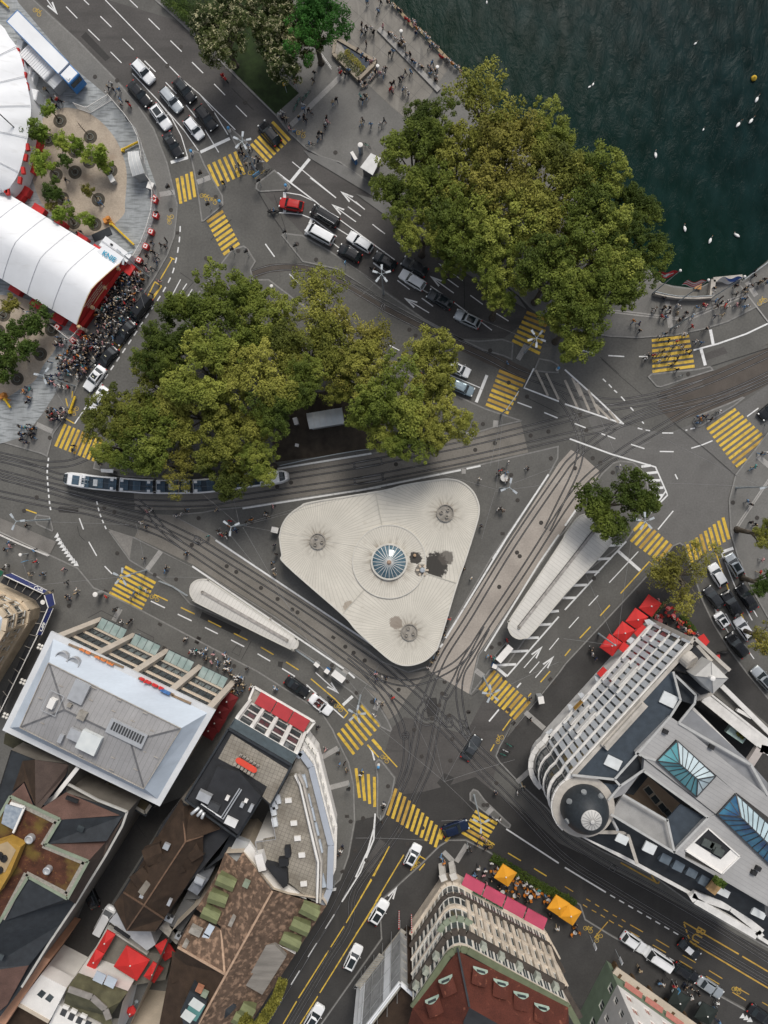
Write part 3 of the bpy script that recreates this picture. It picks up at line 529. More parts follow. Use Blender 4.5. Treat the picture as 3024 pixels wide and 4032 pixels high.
 tx=MB();tx.box((0,0,0),(.13,.42,.14),0,.8);d['taxi_sign']=tx.mesh('taxi_sign',mat('taxi_sign_yellow',(.66,.62,.42),.4,.1,3))
 d['dim']=(L_,Wd,Hh,belt,bon,X(ws),X(rf),X(rr),z1);CAR_MESH[kind]=d;return d
def car(s,kind,color,label,extra='',cat='car',roof=None,group=None,z=None):
 ""
 a,b=P(s,.8);c=(a+b)/2;d=b-a;zz=gz(c.x,c.y)if z is None else z
 M=car_meshes(kind);L_,Wd,Hh,belt,bon,xw,xf,xr,z1=M['dim'];pm=PAINT[color]
 t=thing({'van':'van','pickup':'pickup_truck'}.get(kind,'car'),label,cat,(c.x,c.y,zz),math.atan2(d.y,d.x),group)
 put('body',M['body'],t,mats={0:pm});hw=Wd/2
 put('windscreen',M['windscreen'],t);put('rear_window',M['rear_window'],t)
 for g in M['side_window']:put('side_window',g,t)
 for fx in(.19,.81):
  for sy in(-1,1):
   w=put('wheel',M['wheel'],t,(L_/2-fx*L_,sy*(hw-.1),.33));put('rim',M['rim'],w)
 for sy in(-1,1):
  put('headlight',M['headlight'],t,(L_/2*.955,sy*hw*.72,bon-.13));put('tail_light',M['tail_light'],t,(-L_/2*.965,sy*hw*.76,belt-.16));put('mirror',M['mirror'],t,(xw-.28,sy*(hw+.1),belt+.06),mats={0:pm})
 if 'g' in extra:put('roof_glass',M['roof_glass'],t)
 if 'r' in extra:put('roof_rail',M['roof_rail'],t)
 if 't' in extra:put('taxi_sign',M['taxi_sign'],t,((xf*.7+xr*.3),0,z1+.16))
 if roof:
  put('roof_panel',M['roof_glass'],t,(0,0,.012),mats={0:roof})
 return t
CARS=[('a 1100,510 1232,652','suv','white','white SUV leading the left lane of the quay road beside lone dashes','r'),('a 1072,690 1200,832','sedan','black','black saloon nearest the three walkers on the left kerb of quay road','',),('a 1325,728 1468,893','estate','silver','silver white estate between the black SUV and white glass roofed SUV on quay road','r'),('a 1432,650 1580,820','suv','black','black SUV with sunroof next to the long white centre line','g'),('a 1248,868 1370,1035','suv','white','white SUV with black panoramic glass roof on the quay road','g'),('a 1512,957 1650,1128','hatch','white','white hatchback queueing just behind the stop line beside black SUV',''),('b 162,872 300,1050','suv','black','black SUV queueing beside the white hatchback and the kerbed refuge',''),('a 1350,1080 1470,1275','coupe','black','low black sports car at the front of the left lane, at the stop line',''),('b 820,1170 682,1003','suv','black','black SUV driving over the yellow crossing beside the park',''),('f 1005,232 848,200','hatch','red','red hatchback waiting on the stop line, the only red car',''),('f 1302,372 1103,253','van','black','black van with roof rails waiting behind the red hatchback','r'),('f 1570,575 1408,470','estate','white','white estate with roof rails behind the black van','r'),('f 1485,658 1325,570','hatch','black','black hatchback queueing behind the white lettered van',''),('g 305,715 178,638','hatch','black','black hatchback beside a motorcycle and the five armed lamp',''),('g 545,760 420,688','suv','darkgrey','dark SUV half hidden under the plane trees on the quay road',''),('g 542,880 388,785','estate','white','white estate in front of the dark grey SUV near the plane trees',''),('g 782,1045 598,940','suv','grey','dark grey SUV with black glass roof behind the white estate','g'),('g 1008,1198 823,1108','suv','silver','silver SUV with a glass roof panel, last in the quay queue','gr'),('k 765,75 915,142','hatch','white','white hatchback with dark roof waiting at the stop line under tree edge','g'),('k 590,130 722,192','sedan','darkgrey','dark car mostly hidden by the yellow green tree near stop line',''),('k 800,232 942,292','hatch','lightblue','pale blue hatchback at the stop line beside the park trees',''),('e 1208,990 1083,1150','van','black','black people carrier taxi parked first in the rank by the crowd','t'),('e 1085,1175 945,1345','sedan','black','black saloon taxi parked second in the rank, man in white beside it','t'),('e 938,1390 803,1545','sedan','black','black saloon taxi parked third in the rank, behind the white taxi','t'),('i 830,105 712,262','sedan','white','white saloon taxi with sunroof parked last in the rank','gt'),('i 852,280 745,428','sedan','white','white saloon driving beside the park trees near the taxi rank',''),('n 890,1195 1052,1315','coupe','black','black two door car driving ahead of the white open convertible',''),('s 892,492 1002,322','coupe','grey','grey coupe crossing the tram tracks alone in the junction',''),('s 732,1090 898,1033','suv','blue','dark blue SUV turning between the two yellow crossings at the bottom junction',''),('s 425,1365 508,1205','hatch','white','white hatchback stopped before the yellow crossing at the bottom junction','g'),('w 140,828 238,668','suv','white','white SUV with black glass roof driving behind the white arrow','g'),('v 1385,1215 1480,1025','estate','white','white estate with black roof passing the scaffolding','g'),('v 1058,1690 1168,1512','suv','white','white SUV with black roof at the bottom edge on the tram street','g'),('u 780,705 705,540','hatch','black','black car parked in the dark alley by the sedum roofed block',''),('p 1432,335 1345,185','hatch','silver','silver grey hatchback with roof glass nearest the stop line on right road','g'),('p 1300,425 1203,258','hatch','white','white hatchback partly under the yellow green tree on right road',''),('p 1415,662 1313,488','suv','black','black SUV between the small two seater and the black saloon',''),('p 1540,605 1438,445','sedan','black','black saloon along the right kerb behind the silver hatchback',''),('p 1322,765 1246,655','smart','white','tiny white two seater with black roof on right road','g'),('p 1518,860 1412,702','hatch','white','white hatchback in the middle lane of the right road',''),('p 1478,1002 1340,825','suv','black','large black SUV at the left kerb of right road',''),('p 1700,1275 1545,1100','estate','silver','silver estate at the right edge near the hotel corner','g'),('p 1258,580 1180,470','hatch','darkgrey','dark hatchback hidden under the yellow green tree on right road',''),('l 1730,400 1650,465','suv','black','black SUV entering from the right edge above the wide crossing',''),('x 478,935 648,1055','suv','white','white SUV parked first in the kerb bays on the lower right street','r'),('x 858,1190 660,1060','van','white','white van parked behind the white SUV in the kerb bays','r'),('x 895,1185 1082,1302','estate','black','black estate parked between the white van and the silver car',''),('x 1105,1308 1272,1422','sedan','silver','silver saloon parked last in the kerb bays on lower right street',''),('x 945,988 1092,1112','hatch','black','small black car with a white roof driving beside the bus lane','')]
for c in CARS:
 s,kind,color,label,ex=c[:5]
 car(s,kind,color,label,ex,cat='van' if kind=='van' else 'car',group='cars on the streets and in parking bays',roof=PAINT['white']if 'white roof driving' in label else None)
car('x 1520,1535 1690,1650','sedan','black','black car at the lower right corner beside three white triangles','',group='cars on the streets and in parking bays')
car('u 805,905 912,705','van','white','white van parked in the alley beside the red parasols','',cat='van',group='cars on the streets and in parking bays')
wv=car('f 1258,512 1062,403','van','white','white delivery van with lettering on its side at the stop line','',cat='van',group='cars on the streets and in parking bays')
M_ink=mat('dark_lettering',(.03,.035,.03),.6,.1,4)
tx=text_obj('CATERING','side_lettering',M_ink,.42,(0,0,0),Quaternion(),None);tx.parent=wv;tx.location=(-.7,.985,.8);tx.rotation_quaternion=basis((-1,0,0),(0,-.02,1))
def convertible(s):
 M=car_meshes('coupe');a,b=P(s,.8);c=(a+b)/2;d=b-a;pm=PAINT['white']
 t=thing('car','white open convertible with two people in dark red seats','car',(c.x,c.y,0),math.atan2(d.y,d.x),'cars on the streets and in parking bays');hw=.92;L_=4.4
 mb=MB();mb.smooth=True
 hull(mb,[(2.2,.55,.34,.6,.1),(2.17,.74,.26,.68,.12),(2.0,.86,.2,.74,.12),(1.6,.9,.2,.8,.12),(.85,.92,.2,.86,.12),(.7,.92,.2,.88,.1)])
 hull(mb,[(-.95,.92,.2,.9,.1),(-1.5,.91,.2,.9,.12),(-1.95,.86,.22,.86,.14),(-2.15,.76,.28,.74,.14),(-2.2,.6,.36,.6,.1)])
 mb.smooth=False
 for sy in(-1,1):mb.box((-.12,sy*.85,.55),(1.75,.14,.68))
 mb.box((-.12,0,.28),(1.75,1.6,.1));mb.build('body',pm,None).parent=t
 g=MB();g.quad((.78,-.72,.88),(.78,.72,.88),(.3,.6,1.27),(.3,-.6,1.27));g.build('windscreen',M_glass).parent=t
 g=MB();g.beam((.3,-.62,1.28),(.3,.62,1.28),.06,.05);g.beam((.78,-.74,.88),(.3,-.62,1.28),.05,.05);g.beam((.78,.74,.88),(.3,.62,1.28),.05,.05);g.build('windscreen_frame',pm).parent=t
 for sy in(-.38,.38):
  for xx in(-.1,-.72):
   g=MB();g.box((xx,sy,.45),(.5,.5,.2));g.box((xx-.27,sy,.72),(.14,.5,.6),0,.85);g.build('seat',mat('dark_leather',(.05,.02,.02),.5,.2,3)).parent=t
 for fx in(.19,.81):
  for sy in(-1,1):
   w_=put('wheel',M['wheel'],t,(2.2-fx*4.4,sy*.82,.33));put('rim',M['rim'],w_)
 for sy in(-1,1):
  put('headlight',M['headlight'],t,(2.08,sy*.62,.66));put('tail_light',M['tail_light'],t,(-2.1,sy*.66,.72));put('mirror',M['mirror'],t,(.62,sy*1.0,.95),mats={0:pm})
 return t
CONV=convertible('n 1095,1345 1238,1457')
M_truckw=mat('truck_white',(.72,.73,.74),.45,.05,.4);M_blue=mat('signal_blue',(.04,.17,.42),.45,.1,.5)
def oriented(s,z=1.0):
 a,b=P(s,z);c=(a+b)/2;d=b-a;return c,math.atan2(d.y,d.x),d.length
c,a,l=oriented('a 100,130 518,555',3.9)
t=thing('semi_trailer','long white semi trailer with blue edges and blue cab beside the tent','trailer',(c.x,c.y,.1),a)
mb=MB();mb.box((0,0,2.45),(l,2.5,2.7));mb.build('box_body',M_truckw).parent=t
mb=MB();
for sy in(-1,1):mb.box((0,sy*1.27,3.72),(l+.1,.1,.24));mb.box((0,sy*1.265,1.3),(l,.06,.5))
mb.box((-l/2-.04,0,3.72),(.1,2.5,.24));mb.build('edge_rail',M_blue).parent=t
for fx in(-.42,-.33,-.24,.3):
 for sy in(-1.0,1.0):
  w_=MB();w_.smooth=True;w_.tube([(fx*l,sy-.14,.5),(fx*l,sy+.14,.5)],.5,16);w_.build('wheel',M_tyre).parent=t
mb=MB();mb.box((l/2+1.25,0,2.05),(2.1,2.45,3.0));mb.build('cab',M_blue).parent=t
mb=MB();mb.box((l/2+1.2,0,3.58),(1.85,2.15,.08));mb.box((l/2+1.6,-.6,3.68),(.6,.5,.16));mb.build('cab_roof',M_truckw).parent=t
mb=MB();mb.box((l/2+2.32,0,2.6),(.05,2.1,1.0));mb.build('windscreen',M_glass).parent=t
c,a,l=oriented('a 200,405 405,610',2.7)
t=thing('shipping_container','white container standing between the tent and the long trailer','container',(c.x,c.y,.1),a)
mb=MB();mb.box((0,0,1.4),(l,2.4,2.8))
for i in range(14):mb.box((-l/2+(i+.5)*l/14,0,2.83),(.12,2.3,.06))
mb.build('container_body',M_truckw).parent=t
mb=MB();mb.box((l/2+.05,-.6,1.4),(.08,1.1,2.6));mb.box((l/2+.05,.6,1.4),(.08,1.1,2.6));mb.build('door',M_truckw).parent=t
mb=MB();mb.box((l/2+1.0,0,1.1),(1.7,2.3,2.2));
for y in(-.9,-.45,0,.45,.9):mb.box((l/2+1.0,y,2.24),(1.6,.08,.08))
mb.build('tail_lift',mat('aluminium',(.5,.51,.52),.4,.1,1,metal=.5)).parent=t
for s,sz,lb in(('a 160,378',(1.1,2.0,1.6),'small white cabinet behind the container by the tent'),('a 232,575',(1.2,1.3,1.7),'white box trailer squeezed between tent and container'),('a 252,635',(1.2,2.0,1.2),'grey white crate beside the tent wall and container'),('a 275,775',(1.3,1.8,2.2),'white cabin standing at the tent doorway')):
 q=P1(s,sz[2]);mb=MB();mb.box((q.x,q.y,.1+sz[2]/2),sz,-.85+.6);mb.box((q.x,q.y,.16+sz[2]),(sz[0]*.9,sz[1]*.9,.1),-.25);single('storage_box',mb,M_truckw,lb,'box',(q.x,q.y,.1))
def tram():
 top=smooth_line(P('i 563,1000 700,1022 850,1042 1100,1062 1300,1074 1659,1070 j 400,1050 700,1010 913,985',0),20)
 ds=[0]
 for p,q in zip(top,top[1:]):ds.append(ds[-1]+(q-p).length)
 tot=ds[-1]
 def at(d):
  d=min(max(d,0),tot-1e-4)
  for i in range(len(ds)-1):
   if ds[i+1]>=d:u=(d-ds[i])/(ds[i+1]-ds[i]);p=top[i].lerp(top[i+1],u);v=(top[i+1]-top[i]).normalized();return p,v
 mid=at(tot/2)[0]
 t=thing('tram','white and dark blue articulated tram running under the plane trees','tram',(mid.x,mid.y,0))
 M_tw=mat('tram_white',(.70,.71,.72),.35,.05,.5);M_td=mat('tram_roof_dark',(.022,.035,.05),.5,.25,1.2);M_tb=mat('tram_roof_panel',(.05,.085,.12),.45,.25,1.5);M_bel=mat('bellows',(.03,.03,.03),.9,.2,3)
 M_sil=mat('roof_unit_silver',(.42,.44,.46),.45,.15,2)
 nseg=5;end=3.6;mids=(tot-2*end)/nseg*1.0
 def sweep(mb,d0,d1,prof,n=6):
  vs=[];k=len(prof);
  for i in range(n+1):
   p,v=at(d0+(d1-d0)*i/n);nr=Vector((-v.y,v.x,0))
   for y,z in prof:vs.append(p+nr*y+Vector((0,0,z)))
  fs=[(i*k+j,(i+1)*k+j,(i+1)*k+(j+1)%k,i*k+(j+1)%k)for i in range(n)for j in range(k)]
  fs.append(tuple(range(k)));fs.append(tuple(n*k+j for j in range(k))[::-1]);mb.add(vs,fs)
 body=[(-1.2,.3),(1.2,.3),(1.2,2.9),(1.12,3.2),(.98,3.3),(-.98,3.3),(-1.12,3.2),(-1.2,2.9)]
 segs=[]
 for i in range(nseg):segs.append((end+i*mids+.28,end+(i+1)*mids-.28))
 segs[0]=(end,segs[0][1]);segs[-1]=(segs[-1][0],tot-end)
 for k,(d0,d1)in enumerate(segs):
  mb=MB();sweep(mb,d0,d1,body);o=mb.build('carriage',M_tw,t)
  mb=MB();sweep(mb,d0+.1,d1-.1,[(-.93,3.303),(.93,3.303),(.93,3.36),(-.93,3.36)]);mb.build('roof_deck',M_td,t)
  for sd in(-1,1):
   mb=MB();sweep(mb,d0+.3,d1-.3,[(sd*1.2,1.5),(sd*1.215,1.5),(sd*1.215,2.6),(sd*1.2,2.6)]);mb.build('window_band',M_glass,t)
  mb=MB();n=int((d1-d0)/1.5)
  for j in range(n):
   p,v=at(d0+.9+j*(d1-d0-1.4)/max(n-1,1));a_=math.atan2(v.y,v.x);
   if(j+k)%3==0:
    for yy in(-.55,.55):nr=Vector((-v.y,v.x,0))*yy;q=p+nr;mb.box((q.x,q.y,3.47),(1.1,.75,.22),a_)
   else:mb.box((p.x,p.y,3.45),(1.25,1.6,.18),a_)
   for q_ in(-.3,0,.3):qq=p+v*q_;mb.box((qq.x,qq.y,3.56),(.12,1.4,.06),a_)
  mb.build('roof_equipment',M_tb,t)
  for dd in(d0+.55,d1-.55):
   p,v=at(dd);nr=Vector((-v.y,v.x,0));a_=math.atan2(v.y,v.x)
   for sd in(-.72,.72):
    q=p+nr*sd;mb=MB();mb.box((q.x,q.y,3.55),(.5,.42,.34),a_);mb.build('roof_hatch',M_tw,t)
  if k in(0,2,4):
   p,v=at(d0+2.6);a_=math.atan2(v.y,v.x);mb=MB();mb.box((p.x,p.y,3.66),(.7,1.1,.2),a_);mb.box((p.x,p.y,3.78),(.5,.3,.06),a_);mb.build('air_conditioner',M_sil,t)
 for i in range(nseg-1):
  mb=MB();sweep(mb,segs[i][1],segs[i+1][0],[(-1.05,.4),(1.05,.4),(1.05,3.0),(.9,3.15),(-.9,3.15),(-1.05,3.0)],2);mb.build('bellows',M_bel,t)
 for e_,sg in((0,-1),(1,1)):
  st=[]
  for f,w_,zt in((0,1.2,3.3),(.35,1.2,3.3),(.6,1.14,3.22),(.8,.98,3.0),(.92,.78,2.6),(1,.5,2.0)):
   d_=(end*(1-f))if sg<0 else tot-end+end*f;st.append((d_,w_,zt))
  vs=[];
  for d_,w_,zt in st:
   p,v=at(d_);nr=Vector((-v.y,v.x,0))
   for y,z in((-w_,.3),(w_,.3),(w_,zt*.85),(w_*.82,zt),(0,zt+.03),(-w_*.82,zt),(-w_,zt*.85)):vs.append(p+nr*y+Vector((0,0,z)))
  k=7;fs=[(i*k+j,(i+1)*k+j,(i+1)*k+(j+1)%k,i*k+(j+1)%k)for i in range(5)for j in range(k)]+[tuple(5*k+j for j in range(k))]
  mb=MB();mb.smooth=False;mb.add(vs,fs);mb.build('cab',M_tw,t)
  ws=[]
  for f,w_,z_ in((.66,1.0,3.2),(.80,.9,3.03),(.90,.76,2.72)):
   d_=(end*(1-f))if sg<0 else tot-end+end*f;p,v=at(d_);nr=Vector((-v.y,v.x,0));ws.append((p+nr*-w_*.8+Vector((0,0,z_+.07)),p+Vector((0,0,z_+.1)),p+nr*w_*.8+Vector((0,0,z_+.07))))
  mb=MB();mb.smooth=True;vs=[q for r in ws for q in r];mb.add(vs,[(0,1,4,3),(1,2,5,4),(3,4,7,6),(4,5,8,7)]);mb.build('windscreen',M_glass,t)
  p,v=at(end*.75 if sg<0 else tot-end*.75);mb=MB();a_=math.atan2(v.y,v.x)
  if sg<0:
   mb.box((p.x,p.y,3.36),(1.2,1.5,.06),a_);mb.build('roof_panel',M_tb,t)
 p,v=at(segs[0][0]+1.2);nr=Vector((-v.y,v.x,0));mb=MB()
 for sd in(-.35,.35):mb.tube([p+nr*sd+Vector((0,0,3.5)),p+nr*sd*.5+v*-1.0+Vector((0,0,4.2)),p+nr*sd*.6+v*.1+Vector((0,0,5.0))],.04,6)
 mb.tube([p+nr*-.8+v*.1+Vector((0,0,5.0)),p+nr*.8+v*.1+Vector((0,0,5.0))],.04,6);mb.build('pantograph',M_sil,t)
 return t
tram()
def PZ(spec,z=0.0):
 out=[];k='N'
 for tok in spec.split():
  if ',' not in tok:k=tok;continue
  q=tok.split(',');s=1.0 if k=='N' else 800/1659.0
  out.append(W(ORI[k][0]+float(q[0])*s,ORI[k][1]+float(q[1])*s,float(q[2])if len(q)>2 else z))
 return out
def radial_mat(name,base,nseg,width,line,dirt_r,dirt):
 m=mat(name,base,.75,.07,.35,fine=.06,coord='obj',detail=7);N,L=nt(m)
 tc=N.new('ShaderNodeTexCoord');sp=N.new('ShaderNodeSeparateXYZ');L.new(tc.outputs['Object'],sp.inputs[0])
 an=math_node(N,L,'ARCTAN2',sp.outputs['Y'],sp.outputs['X']);an=math_node(N,L,'ADD',an,20*PI)
 x2=math_node(N,L,'MULTIPLY',sp.outputs['X'],sp.outputs['X']);y2=math_node(N,L,'MULTIPLY',sp.outputs['Y'],sp.outputs['Y'])
 r=math_node(N,L,'SQRT',math_node(N,L,'ADD',x2,y2))
 fr=math_node(N,L,'FRACT',math_node(N,L,'MULTIPLY',an,nseg/(2*PI)))
 ln=math_node(N,L,'LESS_THAN',math_node(N,L,'MULTIPLY',fr,math_node(N,L,'MULTIPLY',r,2*PI/nseg)),width)
 fl=math_node(N,L,'FLOOR',math_node(N,L,'MULTIPLY',an,nseg/(2*PI)));wn=N.new('ShaderNodeTexWhiteNoise');wn.noise_dimensions='1D';L.new(fl,wn.inputs['W'])
 overlay(m,math_node(N,L,'MULTIPLY',wn.outputs['Value'],.16),tuple(c*.72 for c in base))
 patches(m,1.1,.6,.75,(.34,.29,.23),.3,coord='obj')
 cb=N.new('ShaderNodeCombineXYZ');L.new(math_node(N,L,'MULTIPLY',an,5.5),cb.inputs[0]);L.new(math_node(N,L,'MULTIPLY',r,.45),cb.inputs[1])
 nz=N.new('ShaderNodeTexNoise');nz.inputs['Scale'].default_value=1.0;nz.inputs['Detail'].default_value=5;L.new(cb.outputs[0],nz.inputs['Vector'])
 mr=N.new('ShaderNodeMapRange');L.new(r,mr.inputs['Value']);mr.inputs['From Min'].default_value=dirt_r[0];mr.inputs['From Max'].default_value=dirt_r[1];mr.inputs['To Min'].default_value=1;mr.inputs['To Max'].default_value=0
 nm=N.new('ShaderNodeMapRange');L.new(nz.outputs['Fac'],nm.inputs['Value']);nm.inputs['From Min'].default_value=.46;nm.inputs['From Max'].default_value=.64
 overlay(m,math_node(N,L,'MULTIPLY',math_node(N,L,'MULTIPLY',mr.outputs[0],nm.outputs[0]),.8),dirt)
 overlay(m,math_node(N,L,'MULTIPLY',ln,.5),line)
 return m
def spot(m,c,r,col,scale=3.0,strength=.9,sx=1.0,sy=1.0):
 N,L=nt(m);tc=N.new('ShaderNodeTexCoord');sb=N.new('ShaderNodeVectorMath');sb.operation='SUBTRACT';L.new(tc.outputs['Object'],sb.inputs[0]);sb.inputs[1].default_value=c
 sc_=N.new('ShaderNodeVectorMath');sc_.operation='MULTIPLY';L.new(sb.outputs[0],sc_.inputs[0]);sc_.inputs[1].default_value=(1/sx,1/sy,0)
 ln=N.new('ShaderNodeVectorMath');ln.operation='LENGTH';L.new(sc_.outputs[0],ln.inputs[0])
 mr=N.new('ShaderNodeMapRange');L.new(ln.outputs['Value'],mr.inputs['Value']);mr.inputs['From Min'].default_value=r*.2;mr.inputs['From Max'].default_value=r;mr.inputs['To Min'].default_value=1.25;mr.inputs['To Max'].default_value=0
 nz=N.new('ShaderNodeTexNoise');nz.inputs['Scale'].default_value=scale;nz.inputs['Detail'].default_value=6;L.new(tc.outputs['Object'],nz.inputs['Vector'])
 s=math_node(N,L,'SUBTRACT',math_node(N,L,'ADD',mr.outputs[0],nz.outputs['Fac']),.95)
 n2=N.new('ShaderNodeMapRange');L.new(s,n2.inputs['Value']);n2.inputs['From Max'].default_value=.18;n2.inputs['To Max'].default_value=strength
 overlay(m,n2.outputs[0],col)
CREAM=(.55,.52,.455)
ZR=4.6
outl=smooth_line(P('j 825,1480 848,1385 905,1298 1000,1228 1100,1190 1659,1100 k 400,1052 700,1005 780,1004 850,1020 920,1062 975,1125 1008,1205 1014,1270 995,1370 905,1659 o 835,410 690,890 650,970 560,1047 430,1083 310,1055 180,955 0,790 n 1340,665 880,260 845,170 j 825,1480',ZR),5)[:-1]
oc=ccw(outl);ctr=P1('o 275,230',ZR)
pv=thing('pavilion','large rounded triangular pavilion with cream seamed roof and round glass skylight','pavilion',(ctr.x,ctr.y,.1))
hubs=[P1('j 1145,1515',ZR),P1('k 733,1285',ZR),P1('o 440,805',ZR)]
joints=[P1('k 160,1108',ZR),P1('o 837,410',ZR),P1('n 1338,667',ZR)]
ang=lambda p:math.atan2(p.y-ctr.y,p.x-ctr.x)
MR=[radial_mat('pavilion_roof_sheet_'+n,CREAM,92,.075,(.27,.25,.21),(1.2,3.3),(.13,.10,.075))for n in('west','north','south')]
spot(MR[1],P1('o 655,265',ZR)-hubs[1],3.0,(.028,.025,.022),2.2,.97,.95,1.1);spot(MR[1],P1('o 740,200',ZR)-hubs[1],1.8,(.08,.07,.06),1.4,.85)
spot(MR[0],P1('n 1400,600',ZR)-hubs[0],1.5,(.2,.15,.1),2.5,.6)
spot(MR[2],P1('o 330,730',ZR)-hubs[2],1.6,(.16,.12,.09),2.0,.7)
order=[(1,joints[1],joints[0]),(0,joints[0],joints[2]),(2,joints[2],joints[1])]
for k,ja,jb in order:
 a0,a1=ang(ja),ang(jb)
 if a1<a0:a1+=2*PI
 sel=sorted([((ang(p)-a0)%(2*PI),p)for p in oc],key=lambda q:q[0]);sel=[p for q,p in sel if.01<q<a1-a0-.01]
 mb=MB();mb.poly([ctr,ja]+sel+[jb]);me=mb.mesh('roof_sector',MR[k],hubs[k]);o=bpy.data.objects.new('roof_sector',me);COL.objects.link(o);o.parent=pv;o.location=hubs[k]-pv.location
M_rim2=mat('roof_rim',(.52,.50,.45),.7,.08,1.0)
rim=MB();n=len(oc);inn=offset_in(oc,.26)
for i in range(n):
 j=(i+1)%n;a,b=oc[i],oc[j];c_,d_=inn[i],inn[j]
 rim.add([(a.x,a.y,ZR-.45),(b.x,b.y,ZR-.45),(b.x,b.y,ZR+.12),(a.x,a.y,ZR+.12),(c_.x,c_.y,ZR+.12),(d_.x,d_.y,ZR+.12),(c_.x,c_.y,ZR+.003),(d_.x,d_.y,ZR+.003)],[(0,1,2,3),(3,2,5,4),(4,5,7,6)])
rim.build('roof_rim',M_rim2,pv)
mb=MB();mb.poly([Vector((p.x,p.y,ZR-.45))for p in oc]);mb.build('soffit',M_rim2,pv)
wl=offset_in(oc,3.4);mb=MB();mb.prism(wl,.1,ZR-.46,top=False);mb.build('glass_wall',mat('shop_glass',(.03,.035,.035),.12,.3,.6,spec=.5),pv)
for ja in joints:
 d=(ja-ctr).normalized();mb=MB();mb.beam(ctr+d*5.9+Vector((0,0,.03)),ja+Vector((0,0,.03)),.16,.1);mb.build('expansion_joint',mat('joint_strip',(.42,.40,.35),.6,.1,1),pv)
MD=radial_mat('pavilion_disc_sheet',CREAM,84,.07,(.27,.25,.21),(2.6,4.6),(.13,.10,.07));spot(MD,P1('o 490,200',ZR)-ctr,1.5,(.03,.027,.024),2.4,.96);spot(MD,P1('o 540,300',ZR)-ctr,1.6,(.07,.06,.05),1.8,.8)
mb=MB();R_=5.95
ring=[(ctr.x+R_*math.cos(2*PI*i/72),ctr.y+R_*math.sin(2*PI*i/72))for i in range(72)]
mb.prism(ring,ZR-.1,ZR+.16);me=mb.mesh('centre_disc',MD,ctr);o=bpy.data.objects.new('centre_disc',me);COL.objects.link(o);o.parent=pv;o.location=ctr-pv.location
mb=MB();mb.lathe((ctr.x,ctr.y,ZR),[(R_-.12,.16),(R_-.12,.24),(R_+.08,.24),(R_+.08,0)],72);mb.build('disc_rim',M_rim2,pv)
sk=MB();sk.lathe((ctr.x,ctr.y,ZR),[(2.98,.1),(2.98,.6),(2.7,.62),(2.7,.5)],48);sky_r=sk.build('skylight',M_rim2,pv)
sk=MB();sk.lathe((ctr.x,ctr.y,ZR),[(2.72,.5),(2.0,.95),(1.0,1.35),(.25,1.55)],48);M_sg=mat('skylight_glass',(.03,.085,.12),.1,.3,.9,spec=.6,col2=(.13,.19,.22));sk.build('glass_cone',M_sg,sky_r)
sk=MB()
for i in range(24):
 a=2*PI*i/24;c,s=math.cos(a),math.sin(a);p=[Vector((ctr.x+c*r,ctr.y+s*r,ZR+z))for r,z in((2.72,.54),(2.0,.99),(1.0,1.39),(.2,1.6))]
 for u,v in zip(p,p[1:]):sk.beam(u,v,.085,.07)
sk.build('glazing_bars',mat('white_metal',(.6,.6,.58),.45,.08,2),sky_r)
sk=MB();sk.lathe((ctr.x,ctr.y,ZR),[(.38,1.5),(.38,1.66),(.2,1.75),(.2,1.95),(0,2.0)],14);sk.build('finial',mat('rusty_finial',(.28,.2,.15),.8,.3,6),sky_r)
M_conc=mat('weathered_concrete',(.27,.25,.22),.9,.25,1.6,fine=.2)
for h,rr in zip(hubs,(1.33,1.42,1.38)):
 mb=MB();mb.lathe((h.x,h.y,ZR),[(rr,.0),(rr,.34),(rr-.14,.36),(rr-.16,.12),(0,.12)],28);o=mb.build('roof_well',M_conc,pv)
 a0=random.random()*6
 pts=[]
 for i in range(3):
  a=a0+i*2*PI/3;q=(h.x+.66*math.cos(a),h.y+.66*math.sin(a),ZR);pts.append(q);v=MB();v.lathe(q,[(.27,.1),(.27,.5),(.2,.52),(.18,.3),(0,.3)],14);v.build('vent_pipe',M_conc,o)
for s,r,hh,nm in(('o 483,180',.26,.5,'chimney'),('o 545,300',.42,.55,'roof_fan')):
 q=P1(s,ZR+.3);mb=MB();mb.lathe((q.x,q.y,ZR),[(r,.1),(r,hh),(r*.7,hh+.12),(0,hh+.14)],16);mb.build(nm,mat('roof_fan_grey',(.33,.36,.39),.5,.1,2)if r>.3 else mat('clay_pipe',(.32,.22,.14),.8,.2,3),pv)
for i in range(6):
 a=-.6+i*.22;q=P1('o 545,300',ZR+.2);mb=MB();d=Vector((math.cos(i*1.05),math.sin(i*1.05),0));mb.beam(q+d*.5,q+d*1.0,.3,.12);mb.build('walk_board',mat('light_timber',(.5,.42,.33),.8,.15,3),pv)
for i in range(0,n,9):
 q=offset_in(oc,1.2)[i];mb=MB();mb.cyl((q.x,q.y),.14,.1,ZR-.45,10);mb.build('column',M_rim2,pv)
